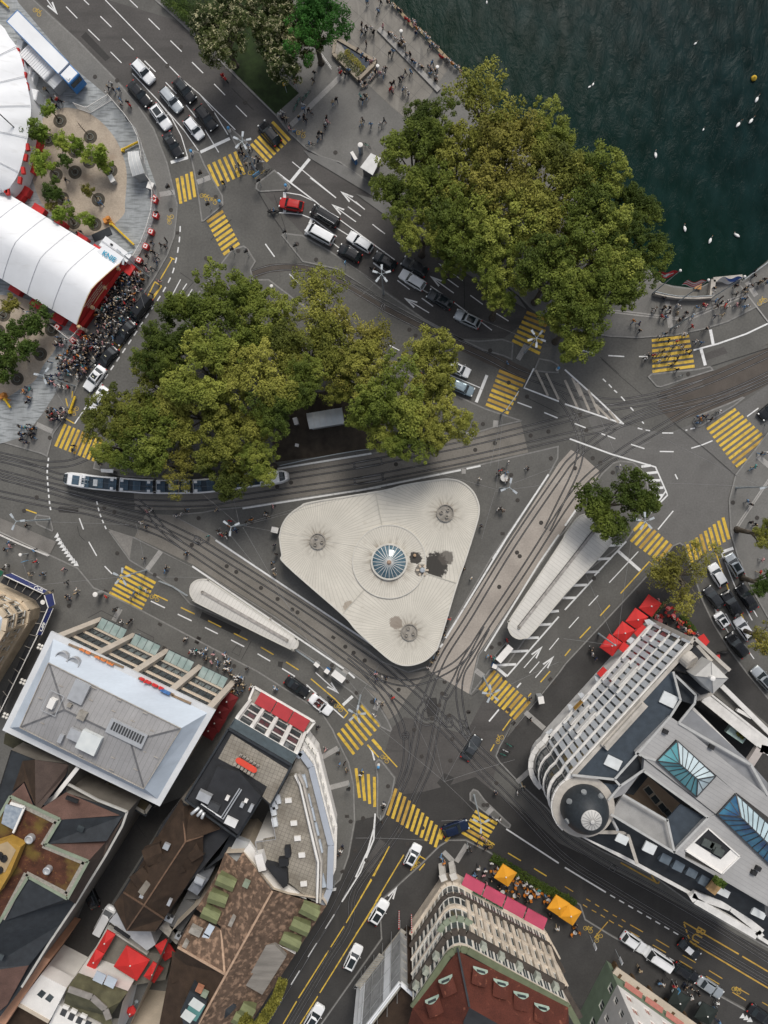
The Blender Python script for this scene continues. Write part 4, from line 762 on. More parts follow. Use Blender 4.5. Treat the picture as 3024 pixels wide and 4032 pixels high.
def shelter(spec,ridge,z,label):
 o2=ccw(smooth_line(P(spec+' '+' '.join(spec.split()[:2]),z),4)[:-1]);a,b=P(ridge,z+.3);c=(a+b)/2;t=thing('tram_shelter',label,'shelter',(c.x,c.y,.1));d=(b-a).normalized();ang_=math.atan2(d.y,d.x)
 m=mat('shelter_roof',(.56,.54,.50),.7,.07,.4,fine=.06);m2=m.copy();m2.name='shelter_roof_sheet';lines_on(m2,ang_,.62,.05,(.33,.31,.28),strength=.7)
 def foot(p):
  tt=max(0,min(1,(p-a).dot(d)/(b-a).length));return a.lerp(b,tt)
 mb=MB();n=len(o2)
 for i in range(n):
  p,q=Vector((o2[i].x,o2[i].y,z)),Vector((o2[(i+1)%n].x,o2[(i+1)%n].y,z));f,g=foot(p),foot(q)
  if(f-g).length<.01:mb.add([p,q,f],[(0,1,2)])
  else:mb.quad(p,q,g,f)
 mb.build('roof',m2,t)
 rm=MB();inn=offset_in(o2,.2)
 for i in range(n):
  j=(i+1)%n;rm.add([(o2[i].x,o2[i].y,z-.3),(o2[j].x,o2[j].y,z-.3),(o2[j].x,o2[j].y,z+.1),(o2[i].x,o2[i].y,z+.1),(inn[i].x,inn[i].y,z+.1),(inn[j].x,inn[j].y,z+.1)],[(0,1,2,3),(3,2,5,4)])
 rm.build('roof_rim',M_rim2,t)
 mb=MB();mb.poly([Vector((p.x,p.y,z-.3))for p in o2]);mb.build('soffit',M_rim2,t)
 mb=MB();mb.beam(a+Vector((0,0,.06)),b+Vector((0,0,.06)),.5,.1);rs=mb.build('ridge_strip',mat('ridge_dirt',(.3,.28,.26),.8,.3,1.5,fine=.3),t)
 for q in(a,b):mb=MB();mb.lathe((q.x,q.y,z+.3),[(.26,0),(.26,.2),(.17,.2),(.15,.04),(0,.04)],14);mb.build('drain_ring',M_conc,t)
 L_=(b-a).length;k=int(L_/5)+1
 for i in range(k+1):
  q=a.lerp(b,i/k);mb=MB();mb.cyl((q.x,q.y),.16,.1,z+.1,10);mb.build('column',M_conc,t)
 mb=MB();mb.box(((a.x+b.x)/2,(a.y+b.y)/2,.1+.25),(L_*.7,.45,.1),ang_);mb.box(((a.x+b.x)/2,(a.y+b.y)/2,.1+.12),(L_*.68,.25,.2),ang_);mb.build('bench',mat('bench_timber',(.25,.17,.1),.8,.2,3),t)
 return t,a,b,d
s1=shelter('n 95,455 108,415 145,383 195,371 245,378 300,410 930,830 972,862 988,898 975,935 938,948 890,935 190,588 128,545 100,500','n 202,480 893,872',3.7,'long tapered cream tram shelter beside the lower left road')
s2=shelter('o 1240,770 1250,722 1275,672 1659,95 l 0,1458 100,1325 160,1292 215,1285 300,1300 370,1400 385,1500 p 360,110 180,310 0,502 o 1440,822 1380,858 1325,864 1270,832','o 1335,768 l 235,1440',3.9,'long straight cream tram shelter below the single green tree')
mb=MB();a,b,d=s2[1:];nr=Vector((-d.y,d.x,0));mb.beam(a+nr*.28+Vector((0,0,.1)),b+nr*.28+Vector((0,0,.1)),.09,.09);mb.build('cable_duct',M_blackp,s2[0])
def barrel(spec,z,label,ribs,m,name='kiosk',cat='kiosk',seam=True):
 A,B,C_,D=P(spec,z);t=thing(name,label,cat,tuple(((A+B+C_+D)/4).xy)+(.1,))
 mb=MB();nn=8;vs=[];mb.smooth=True
 for i in range(nn+1):
  u=i/nn;h=.55*math.sin(PI*u);vs+=[A.lerp(D,u)+Vector((0,0,h)),B.lerp(C_,u)+Vector((0,0,h))]
 mb.add(vs,[(2*i,2*i+1,2*i+3,2*i+2)for i in range(nn)]);mb.build('barrel_roof',m,t)
 for k in range(ribs+1):
  f=k/ribs;r=MB();pts=[A.lerp(D,i/nn).lerp(B.lerp(C_,i/nn),f)+Vector((0,0,.55*math.sin(PI*i/nn)+.03))for i in range(nn+1)];r.tube(pts,.05,5);r.build('roof_rib',MATS['white_metal'],t)
 mb=MB();mb.prism(offset_in([A,B,C_,D],.15),.1,z);mb.build('wall',mat('kiosk_wall',(.3,.31,.31),.6,.1,1),t)
 return t
barrel('j 1052,472 1338,425 1360,553 1078,600',3.4,'pale ribbed barrel roofed kiosk on the brown earth under the park trees',6,mat('pale_polycarbonate',(.52,.55,.55),.35,.12,.7,col2=(.62,.64,.63)))
barrel('a 1045,1240 1130,1232 1180,1412 1085,1440',3.0,'small grey barrel roofed hut on the stone plaza by the white fence',3,mat('grey_canvas',(.45,.46,.46),.6,.1,.8),'hut','hut')
def flatkiosk(spec,z,label,m,lip=None,name='kiosk'):
 pts=P(spec,z);c=sum(pts,Vector())/len(pts);t=thing(name,label,'kiosk',(c.x,c.y,.1))
 mb=MB();mb.prism(offset_in(pts,.25),.1,z-.2);mb.build('wall',mat('kiosk_wall_dark',(.09,.09,.09),.6,.2,1),t)
 mb=MB();mb.prism(pts,z-.2,z);mb.build('roof',m,t)
 return t
flatkiosk('c 125,1250 210,1290 140,1430 38,1365',3.2,'white roofed kiosk half under the plane trees beside the quay road',mat('kiosk_roof_white',(.62,.62,.61),.7,.08,1))
flatkiosk('i 822,925 925,930 920,958 824,952',2.6,'small cream ticket shelter beside the tram under the trees',MATS['kiosk_roof_white'],name='ticket_shelter')
M_tent=mat('tent_canvas_white',(.72,.73,.745),.65,.06,.22,spec=.2,bump=.25,detail=8);patches(M_tent,.8,.58,.75,(.58,.58,.575),.5,(.57,(.25,1.6,1)));M_tred=mat('tent_canvas_red',(.42,.022,.02),.7,.12,.6);M_gold=mat('gold_trim',(.6,.42,.22),.6,.15,2);M_seam=mat('tent_seam_grey',(.52,.53,.55),.7,.08,1)
F1,F2=P('e 985,690 625,1200',3.4);B1,B2=P('e -330,-110 -330,585',3.4)
B2=F2+(B1-F1)
t=thing('entrance_tent','long white ridged entrance tent with red front facing the crowd','tent',tuple(((F1+F2)/2).xy)+(.1,))
prof=[(0,0),(.1,.75),(.25,1.65),(.4,2.45),(.5,2.75),(.6,2.45),(.75,1.65),(.9,.75),(1,0)]
mb=MB();ns=26;vs=[]
for i in range(ns+1):
 f=i/ns;sag=.12*abs(math.sin(f*PI*13/2))
 for u,h in prof:vs.append(F1.lerp(B1,f).lerp(F2.lerp(B2,f),u)+Vector((0,0,h-sag*(1 if 0<u<1 else 0))))
k=len(prof);mb.smooth=True;mb.add(vs,[(i*k+j,i*k+j+1,(i+1)*k+j+1,(i+1)*k+j)for i in range(ns)for j in range(k-1)]);mb.build('canvas_roof',M_tent,t)
for i in range(0,14,2):
 f=i/13;mb=MB();mb.tube([F1.lerp(B1,f).lerp(F2.lerp(B2,f),u)+Vector((0,0,h+.01))for u,h in prof],.075,5);mb.build('seam',M_seam,t)
mb=MB();fo=(F1-B1).normalized()*.06
pts=[F1.lerp(F2,u)+Vector((0,0,h))+fo for u,h in prof];low=[Vector((p.x,p.y,.1))for p in pts]
kk=len(pts);mb.add(low+pts,[(i,i+1,kk+i+1,kk+i)for i in range(kk-1)]);mb.build('red_front',M_tred,t)
fo2=(F1-B1).normalized()
for lz,off in((.12,.12),(-1.5,.14)):
 mb=MB();mb.tube([F1.lerp(F2,u)+Vector((0,0,h*(1 if lz>0 else.45)+lz))+fo2*off for u,h in prof],.07,5);mb.build('gold_trim',M_gold,t)
for A_,B_ in((F1,B1),(F2,B2)):
 mb=MB();mb.quad(Vector((A_.x,A_.y,.1)),Vector((B_.x,B_.y,.1)),B_,A_);mb.build('side_wall',M_tent,t)
mb=MB();a_=F1+fo2*.2;b_=F2+fo2*.2;mb.quad(Vector((a_.x,a_.y,3.0)),Vector((b_.x,b_.y,3.0)),Vector((b_.x,b_.y,2.2))+fo2*.3,Vector((a_.x,a_.y,2.2))+fo2*.3);mb.build('red_canopy',M_tred,t)
along=(F2-F1).normalized();slope=(fo2*.8+Vector((0,0,-.5))).normalized();cm=(F1+F2)/2+fo2*.6+Vector((0,0,-.65))
M_cream=mat('cream_paint',(.66,.58,.46),.6,.1,2)
for i,s in enumerate(('Schweizer National-Circus','Cirque National Suisse','Circo Nazionale Svizzero')):
 text_obj(s,'front_lettering',M_cream,.46,(F1+F2)/2+fo2*.12+along*.6+Vector((0,0,1.5-.55*i)),basis(-along if(-along).cross(Vector((0,0,1))).dot(fo2)>0 else along,Vector((0,0,1))),t)
mb=MB();pts=P('e 790,600 860,545 1010,655 950,735',3.7);mb.prism(pts,3.45,3.75);mb.build('side_canopy',M_tent,t)
M_teal=mat('teal_lettering',(.04,.30,.45),.5,.1,2);kx=(P1('e 938,672')-P1('e 845,612')).normalized()
text_obj('KNIE','sign_lettering',M_teal,1.15,P1('e 890,643',4.0)+Vector((0,0,.02)),basis(kx,Vector((-kx.y,kx.x,0))),t,depth=.03)
ev=smooth_line(P('a -200,120 0,195 75,300 135,380 180,500 205,620 232,740 248,860 246,980 222,1120 190,1280 150,1400 100,1500 30,1560 e -120,130 -350,200',4.6),3)
pk=W(-420,440,12.5);bt=thing('big_top','big white round circus tent cut by the left edge','tent',(ev[12].x-8,ev[12].y,.1))
mb=MB();mb.smooth=True;rows=[(0,0),(.1,.9),(.3,2.6),(.6,5.2),(1,7.9)];n=len(ev);vs=[]
for f,h in rows:
 for i,p in enumerate(ev):q=p.lerp(Vector((pk.x,pk.y,p.z)),f);vs.append((q.x,q.y,p.z+h-.18*(1-f)*abs(math.sin(i*PI/6))))
mb.add(vs,[(r*n+i,r*n+i+1,(r+1)*n+i+1,(r+1)*n+i)for r in range(len(rows)-1)for i in range(n-1)]);mb.build('canvas_roof',M_tent,bt)
mb=MB();lo=[Vector((p.x,p.y,.1))for p in ev];inn2=[p.lerp(Vector((pk.x,pk.y,p.z)),.015)for p in ev];lo=[Vector((p.x,p.y,.1))for p in inn2]
mb.add(lo+inn2,[(i,i+1,n+i+1,n+i)for i in range(n-1)]);mb.build('side_wall',M_tent,bt)
for i in range(3,n,6):
 mb=MB();q=ev[i];p2=q.lerp(Vector((pk.x,pk.y,q.z+7.9)),.99);mb.tube([q+Vector((0,0,.05)),q.lerp(p2,.3)+Vector((0,0,.25)),q.lerp(p2,.6)+Vector((0,0,.5)),p2+Vector((0,0,.1))],.05,5);mb.build('seam',M_seam,bt)
for s in('a 205,622','a 222,708','a 178,515','a 145,425','a 228,1205','a 212,1290','a 192,1395','a 165,1475','e 55,100','e 65,115'):
 q=P1(s,4.2);mb=MB();mb.box((q.x,q.y,4.25),(.55,1.1,.5),random.uniform(-.2,.5));mb.build('red_flap',M_tred,bt)
for i,s in enumerate(('a 282,1172','a 243,1365','a 188,1550','a 140,1597','e 310,262','e 487,380','e 660,500','e 790,583','e 128,908','e 300,1025','e 480,1145','e 625,1235')):
 q=P1(s,1.3);mb=MB();w_=1.05 if i!=7 else.8
 mb.box((q.x,q.y,.1+.6),(1.9*w_,1.35*w_,1.2),-.56 if i>3 else-.2-.15*i);mb.box((q.x,q.y,.1+1.25),(2.0*w_,1.45*w_,.12),-.56 if i>3 else-.2-.15*i)
 single('ballast_box',mb,mat('red_painted_box',(.48,.025,.025),.5,.12,1.2),'red ballast box anchoring the white tent edge','box',(q.x,q.y,.1),'red boxes along the tents')
q0,q1=P1('a -20,915',9),P1('a 305,1215',.1);mb=MB();mb.tube([q0,q1],.09,6);single('tent_guy_rope',mb,M_blackp,'dark guy rope running from the big tent down to the stone plaza','rope',tuple(q1))
A,B,C_,D=P('e 862,475 1075,632 1035,690 808,548',3.0);c=(A+B+C_+D)/4;t=thing('show_trailer','white show trailer parked along the tent beside the white fence','trailer',(c.x,c.y,.1))
mb=MB();mb.prism([A,B,C_,D],.6,3.0);mb.build('box_body',M_truckw,t)
mb=MB();mb.beam(A.lerp(D,.55)+Vector((0,0,.05)),B.lerp(C_,.55)+Vector((0,0,.05)),.25,.1);mb.build('roof_seam',M_seam,t)
q=A.lerp(B,.45).lerp(D,.3);mb=MB();mb.box((q.x,q.y,3.1),(.4,.3,.2),-.6);mb.build('roof_vent',M_blackp,t)
for f in(.25,.7):
 q=A.lerp(B,f);mb=MB();mb.tube([(q.x,q.y,.45),(q.x-.2,q.y-.25,.45)],.38,14);mb.build('wheel',M_tyre,t)
q=P1('e 1040,735',1.6);mb=MB();mb.box((q.x,q.y,.9),(2.2,1.7,1.6),-.6);mb.box((q.x,q.y,1.75),(2.3,1.8,.12),-.6);single('ticket_booth',mb,MATS['red_painted_box'],'red booth at the corner of tent front beside white fence','booth',(q.x,q.y,.1))
for s in('e 975,750','e 865,905','e 765,1065','e 660,1225'):
 q=P1(s,2.4);t=thing('portal_post','cream carved post of the red tent front with gold ball on top','post',(q.x,q.y,.1),0,'posts of the tent front')
 mb=MB();mb.lathe((q.x,q.y,.1),[(.35,0),(.35,.5),(.22,.6),(.26,1.6),(.2,2.4),(.32,2.5),(.32,2.7),(0,2.7)],12);mb.build('shaft',M_cream,t)
 mb=MB();mb.smooth=True;mb.lathe((q.x,q.y,2.8),[(0,0),(.28,.12),(.36,.36),(.28,.6),(0,.72)],12);mb.build('ball',M_gold,t)
def leaf_mat(name,c1,c2,c3,flower=None):
 m=bpy.data.materials.new(name);m.use_nodes=True;N,L=nt(m);b=N['Principled BSDF'];MATS[name]=m
 tc=N.new('ShaderNodeTexCoord');oi=N.new('ShaderNodeObjectInfo')
 ad=N.new('ShaderNodeVectorMath');ad.operation='ADD';L.new(tc.outputs['Object'],ad.inputs[0])
 sc=math_node(N,L,'MULTIPLY',oi.outputs['Random'],50);L.new(sc,ad.inputs[1])
 n=N.new('ShaderNodeTexNoise');n.inputs['Scale'].default_value=.55;n.inputs['Detail'].default_value=6;n.inputs['Roughness'].default_value=.68;L.new(ad.outputs[0],n.inputs['Vector'])
 mr=N.new('ShaderNodeMapRange');L.new(oi.outputs['Random'],mr.inputs['Value']);mr.inputs['To Min'].default_value=-.1;mr.inputs['To Max'].default_value=.1
 f=math_node(N,L,'ADD',n.outputs['Fac'],mr.outputs[0])
 rp=N.new('ShaderNodeValToRGB');L.new(f,rp.inputs['Fac']);e=rp.color_ramp.elements;e[0].position=.34;e[0].color=(*c1,1);e[1].position=.68;e[1].color=(*c3,1);k=e.new(.5);k.color=(*c2,1)
 out=rp.outputs['Color']
 if flower:
  wn=N.new('ShaderNodeTexNoise');wn.inputs['Scale'].default_value=8;wn.inputs['Detail'].default_value=2;L.new(ad.outputs[0],wn.inputs['Vector'])
  g=N.new('ShaderNodeMapRange');L.new(wn.outputs['Fac'],g.inputs['Value']);g.inputs['From Min'].default_value=.54;g.inputs['From Max'].default_value=.6
  mx=N.new('ShaderNodeMix');mx.data_type='RGBA';L.new(g.outputs[0],mx.inputs[0]);L.new(out,mx.inputs[6]);mx.inputs[7].default_value=(*flower,1);out=mx.outputs[2]
 L.new(out,b.inputs['Base Color']);b.inputs['Roughness'].default_value=.65;b.inputs['Specular IOR Level'].default_value=.2
 tr=N.new('ShaderNodeBsdfTranslucent');L.new(out,tr.inputs['Color']);ms=N.new('ShaderNodeMixShader');ms.inputs[0].default_value=.12
 L.new(b.outputs[0],ms.inputs[1]);L.new(tr.outputs[0],ms.inputs[2]);L.new(ms.outputs[0],N['Material Output'].inputs['Surface'])
 return m
ML=dict(green=leaf_mat('plane_leaves_green',(.042,.064,.008),(.118,.15,.022),(.255,.275,.05)),olive=leaf_mat('plane_leaves_olive',(.052,.066,.010),(.148,.158,.026),(.285,.28,.054)),brown=leaf_mat('plane_leaves_yellow',(.085,.084,.014),(.19,.178,.032),(.33,.295,.065)),fresh=leaf_mat('young_leaves',(.07,.11,.010),(.15,.22,.025),(.28,.33,.05)),bright=leaf_mat('bright_leaves',(.02,.075,.010),(.038,.125,.016),(.065,.18,.028)),dark=leaf_mat('dark_leaves',(.028,.05,.008),(.05,.085,.012),(.085,.12,.02)),chestnut=leaf_mat('chestnut_leaves',(.022,.036,.008),(.042,.062,.013),(.08,.095,.022),(.46,.43,.25)))
M_bark=mat('bark',(.075,.062,.048),.95,.3,2.5,fine=.25);M_branch=mat('pale_plane_branch',(.15,.13,.095),.9,.3,2.0)
rnd=random.Random(11)
def crown_mesh(name,seed,nclump,leaves,ls,clump_r,squash=.62,hollow=.45,spread=1.0):
 ""
 r=random.Random(seed);vs=[];fs=[]
 lobes=[(r.uniform(0,2*PI),r.uniform(.35,.75),r.uniform(.3,.52))for _ in range(9)]+[(0,0,.55)]
 cl=[]
 for i in range(nclump):
  a,d,lr=lobes[i%len(lobes)]
  while True:
   u=Vector((r.uniform(-1,1),r.uniform(-1,1),r.uniform(-1,1)))
   if hollow<u.length<=1:break
  if u.z<-.35 and r.random()<.6:u.z=-u.z
  c=Vector((math.cos(a)*d,math.sin(a)*d,r.uniform(-.05,.12)))+u*lr
  c.z=c.z*squash*1.5
  cl.append(c*spread)
 for c in cl:
  cr=clump_r*r.uniform(.6,1.35)
  for k in range(int(leaves*r.uniform(.6,1.3))):
   while True:
    u=Vector((r.uniform(-1,1),r.uniform(-1,1),r.uniform(-.75,.75)))
    if u.length<=1:break
   p=c+u*cr;s=ls*r.uniform(.6,1.3)
   nrm=(u*.7+Vector((r.gauss(0,.55),r.gauss(0,.55),.75+r.gauss(0,.3)))).normalized()
   t1=nrm.cross(Vector((r.gauss(0,1),r.gauss(0,1),r.gauss(0,1)))).normalized();t2=nrm.cross(t1)
   o=len(vs);vs+=[p-t1*s*.5,p+t2*s*.34-t1*s*.05,p+t1*s*.55,p-t2*s*.34];fs.append((o,o+1,o+2,o+3))
 me=bpy.data.meshes.new(name);me.from_pydata([tuple(v)for v in vs],[],fs);me.materials.append(ML['green']);me.update()
 return me,cl
CR={'dense':[crown_mesh('crown',s,215,88,.052,.125)for s in(1,2,3,4,5)],'sparse':[crown_mesh('crown',s,150,46,.050,.115,.6,.5)for s in(21,22,23)],'round':[crown_mesh('crown',s,230,80,.046,.115,.75,.5,.92)for s in(31,32)],'small':[crown_mesh('crown',s,70,42,.13,.21,.75,.3)for s in(41,42,43)]}
def trunk_mesh(cl,R,Hc,h0,tr,nl,seed):
 r=random.Random(seed);mb=MB();mb.smooth=True
 fork=Vector((r.uniform(-.2,.2),r.uniform(-.2,.2),h0))
 mb.tube([(0,0,0),(0,0,.3),tuple(fork*.6),tuple(fork)],[tr*1.5,tr*1.05,tr*.9,tr*.8],10)
 mb.cur=1
 for c in sorted(cl,key=lambda q:-q.length)[::max(1,len(cl)//nl)][:nl]:
  e=Vector((c.x*R*.93,c.y*R*.93,Hc+c.z*R*.9));mid=fork.lerp(e,.5)+Vector((0,0,.1*R));m2=fork.lerp(e,.8)+Vector((r.uniform(-.3,.3),r.uniform(-.3,.3),.05*R))
  mb.tube([fork*.97,mid,m2,e],[tr*.42,tr*.26,tr*.13,tr*.04],5,False)
  for q in range(2):
   e2=mid.lerp(e,.5)+Vector((r.uniform(-1,1),r.uniform(-1,1),r.uniform(0,.6)))*R*.28;mb.tube([mid.lerp(e,.25),e2],[tr*.13,tr*.03],4,False)
 return mb.mesh('trunk',[M_bark,M_branch])
TRUNKS={}
def tree(base,R,Hc,kind,col,label,group,cat='tree',tr=.38,name='plane_tree',rz=None,squash=1.0,h0=None):
 i=rnd.randrange(len(CR[kind]));me,cl=CR[kind][i];rz=rnd.uniform(0,2*PI)if rz is None else rz
 t=thing(name,label,cat,base,rz,group)
 key=(kind,i,round(R*2),round(Hc))
 if key not in TRUNKS:TRUNKS[key]=trunk_mesh(cl,round(R*2)/2,round(Hc),h0 or max(1.5,round(Hc)*.45),tr,16 if kind!='small' else 8,i)
 put('trunk',TRUNKS[key],t)
 o=put('crown',me,t,(0,0,Hc),0,{0:ML[col]});o.scale=(R,R,R*squash);return t
D=3024/1659.0
def big(lst,group,z=11.5):
 for x,y,r,kind,col,lab in lst:
  zz=z+rnd.uniform(-2.2,2.2);q=W(x*D,y*D,zz);R=r*D*(H-zz)/F*1.1
  tree((q.x,q.y,gz(q.x,q.y)),R,zz,kind,col,lab,group,tr=.42)
big([(1052,235,90,'sparse','olive','thin olive crowned plane tree nearest the lake, top of the lakeside trees'),(938,265,55,'dense','green','green plane at upper left of the lakeside trees, nearest the promenade walkers'),(893,345,76,'dense','green','green plane above the white roofed kiosk'),(864,425,57,'dense','green','green plane tree overhanging the white roofed kiosk and bus lay-by'),(985,375,88,'dense','olive','olive plane between the thin lakeside tree and the kiosk trees'),(1095,352,95,'dense','brown','yellow tinged plane in upper middle of the lakeside trees'),(1192,285,60,'dense','green','green plane reaching over the water at the upper right of the lakeside trees'),(1185,390,84,'dense','olive','olive plane behind the green tree that reaches over the water'),(1278,410,75,'dense','green','green plane on the water edge halfway down the lakeside trees'),(1352,462,62,'dense','green','green plane leaning over the lake above the flag terrace trees'),(1372,540,66,'dense','green','green plane with a bough farthest out over the lake'),(1300,535,84,'dense','green','large green plane in the lower right of the lakeside trees'),(1200,500,86,'dense','olive','olive plane in the middle of the lakeside trees'),(1098,478,88,'dense','green','large green plane in the centre of the lakeside trees'),(992,488,76,'dense','green','green plane over the pavement beside the white dashed quay road'),(915,500,50,'dense','green','green plane overhanging the quay road arrows'),(975,555,44,'dense','green','low green plane over the dark SUV on the quay road'),(1092,582,60,'dense','green','green plane over the kerb between quay road and pavement'),(1190,600,76,'dense','green','green plane in the lower middle of the lakeside trees'),(1288,640,80,'dense','green','green plane beside the double white paving lines'),(1365,612,55,'dense','green','green plane beside the terrace with the red white flag'),(1235,702,66,'dense','green','green plane over the yellow crossing and the road bend'),(1082,650,31,'dense','green','smallest green plane hanging over the pale kerb strip')],'plane trees along the lake')
big([(502,632,72,'dense','green','green plane at the northern tip of the traffic island park'),(402,702,74,'dense','green','green plane beside the bus road at the left of the island park'),(505,735,80,'dense','green','large green plane south of the island park tip'),(588,700,66,'dense','green','green plane next to the thin yellowish tree in the island park'),(690,655,78,'sparse','olive','thin yellowish plane with visible branches over the curved tram track'),(765,745,76,'sparse','brown','thin golden plane overhanging the dashed lane of the island park road'),(662,765,76,'dense','olive','olive plane in the centre of the island park'),(565,825,78,'dense','olive','olive plane in the middle left of the island park'),(442,810,80,'dense','green','green plane in the left middle of island park'),(338,758,52,'dense','green','green plane overhanging the bus road arrows'),(342,850,76,'dense','olive','olive plane beside the white saloon on the taxi road'),(250,905,64,'dense','olive','olive plane overhanging the left yellow crossing'),(322,950,76,'dense','green','green plane near the front of the tram'),(422,900,80,'dense','olive','olive plane in the lower left of island park'),(522,932,76,'dense','olive','olive plane beside the brown earth patch'),(592,880,58,'dense','green','green plane left of the barrel roofed kiosk'),(372,1010,55,'sparse','brown','golden brown half bare plane over the tram'),(480,1005,64,'dense','olive','olive plane overhanging the middle of the tram'),(252,968,46,'dense','green','green plane between the left crossing and the tram'),(562,1000,44,'dense','green','small green plane beside the tram rear cab'),(862,862,84,'dense','green','large green plane right of the barrel roofed kiosk'),(930,800,72,'dense','olive','olive plane over the two waiting cars at the stop line'),(815,905,58,'dense','green','green plane touching the brown earth patch on its right'),(958,912,62,'dense','olive','olive plane at the right tip of the island park'),(878,962,50,'dense','green','green plane hanging over the tram rails'),(730,820,50,'dense','olive','olive plane above the kiosk with the barrel roof'),(705,745,62,'sparse','olive','thin olive plane between the two golden planes of the island park'),(795,800,58,'dense','olive','olive plane filling the gap right of the kiosk with the barrel roof'),(655,830,50,'dense','green','green plane just left above the barrel roofed kiosk')],'plane trees in the island park')
big([(1330,1095,76,'dense','green','round green tree alone at the top of the long straight tram shelter')],'street trees on the right',9)
big([(1478,1245,74,'sparse','brown','thin yellow green tree over the crossing beside the red parasols'),(1668,1385,48,'sparse','brown','thin yellow tree cut by the right edge beside the silver estate'),(1655,1150,30,'dense','olive','small olive tree cut by the right edge beside the pavement lamp'),(1662,1262,34,'dense','dark','dark green shrubby tree at the right edge opposite the parked row')],'street trees on the right',8)
big([(480,65,84,'round','chestnut','flowering chestnut nearest the quay road hedge'),(575,25,72,'round','chestnut','darker flowering chestnut at the top edge between two others'),(622,100,82,'round','chestnut','chestnut densely covered in cream flowers beside the bright green tree')],'chestnuts in the corner park',9)
big([(678,52,74,'round','bright','bright green round tree beside the planted fountain basin')],'chestnuts in the corner park',9)
def small(lst,group,name='plaza_tree'):
 for s,r,hc,col,kind,lab in lst:
  q=P1(s,.1);tree((q.x,q.y,.11),r,hc,kind,col,lab,group,tr=.11,name=name,h0=hc*.62)
small([('a 480,980',1.35,3.6,'fresh','small','young tree nearest the people in the upper gravel oval'),('a 395,1140',2.4,3.9,'fresh','small','leafy young tree beside the big tent and the lamp globe'),('a 612,1240',1.9,3.6,'fresh','small','young tree in the centre left of the upper gravel oval'),('a 700,1290',1.6,3.4,'fresh','small','yellowish young tree in the middle of upper gravel oval'),('a 455,1425',2.3,4.0,'fresh','small','leafy young tree opposite the lower red boxes of the big tent'),('a 615,1405',1.4,3.7,'dark','small','dark small tree above an open tree ring in the oval'),('a 852,1330',2.2,3.8,'fresh','small','large young tree left of the grey barrel roofed hut'),('a 910,1400',1.5,2.2,'fresh','small','low young tree by the white bin near the hut'),('a 515,1635',2.1,3.9,'dark','small','dark leafy young tree at the lower left of upper oval'),('a 800,1630',1.2,3.6,'brown','small','sparse yellow young tree above the people sitting in a tree ring'),('e 605,370',1.9,3.4,'fresh','small','young tree beside the red boxes and the yellow barrier'),('e 775,380',1.6,3.0,'fresh','small','young tree in the ring closest to the yellow barrier'),('e 490,290',1.1,2.8,'brown','small','small yellowish tree beside a group in white near the tent')],'young trees on the stone plaza')
small([('e 190,1075',1.6,4.0,'brown','small','golden brown young tree beside the tent in the lower oval'),('e 430,1225',2.7,4.2,'dark','small','dark leafy tree nearest the red tent front in the lower oval'),('e 240,1270',2.1,4.0,'dark','small','dark tree in the middle of the lower oval'),('e 30,1130',1.3,4.0,'dark','small','dark small tree at the left edge below the tent'),('e 120,1440',2.9,4.4,'dark','small','dark spreading tree at the left edge of the lower oval'),('e 345,1440',2.0,4.0,'dark','small','dark tree beside the crowd at the lower oval edge'),('e 240,1500',2.2,4.2,'dark','small','dark tree in front of the lamp at the lower oval'),('e 60,1590',2.2,4.2,'dark','small','dark tree above the orange barrier at the left edge'),('i 165,190',1.9,3.8,'dark','small','dark tree at the bottom end of lower oval')],'young trees on the stone plaza')
q=P1('a 730,1115',.1);t=thing('bare_tree','leafless young tree in its planting ring in the upper gravel oval','tree',(q.x,q.y,.11));mb=MB();mb.tube([q,q+Vector((0,0,2.2)),q+Vector((-.05,.05,4.2))],[.09,.07,.02],6)
mb.build('trunk',M_bark,t);mb=MB()
for i in range(9):a=i*2.1;mb.tube([q+Vector((0,0,2.2+i*.2)),q+Vector((math.cos(a)*.7,math.sin(a)*.7,3.0+i*.2))],[.025,.008],4)
mb.build('branches',M_branch,t)
M_soil=mat('planting_soil',(.075,.065,.05),.95,.25,2,fine=.25)
for i,s in enumerate('a 490,988;a 395,1142;a 612,1235;a 738,1118;a 730,1320;a 458,1428;a 613,1406;a 905,1392;a 510,1622;a 803,1630;e 605,365;e 775,380;e 30,1120;e 420,1240;e 330,1440;i 140,190;e -10,1255'.split(';')):
 q=P1(s,.115);mb=MB();mb.poly([Vector((q.x+1.15*math.cos(2*PI*k/26),q.y+1.15*math.sin(2*PI*k/26),.118))for k in range(26)]);struct('tree_pit',mb,M_soil)
 mb=MB();mb.lathe((q.x,q.y,.115),[(.56,0),(.56,.12),(.48,.12),(.48,0)],24);single('watering_ring',mb,mat('dull_ring',(.16,.17,.15),.7,.15,2),'thin grey watering ring in a dark round tree pit','tree ring',(q.x,q.y,.115),'rings in the plaza tree pits')
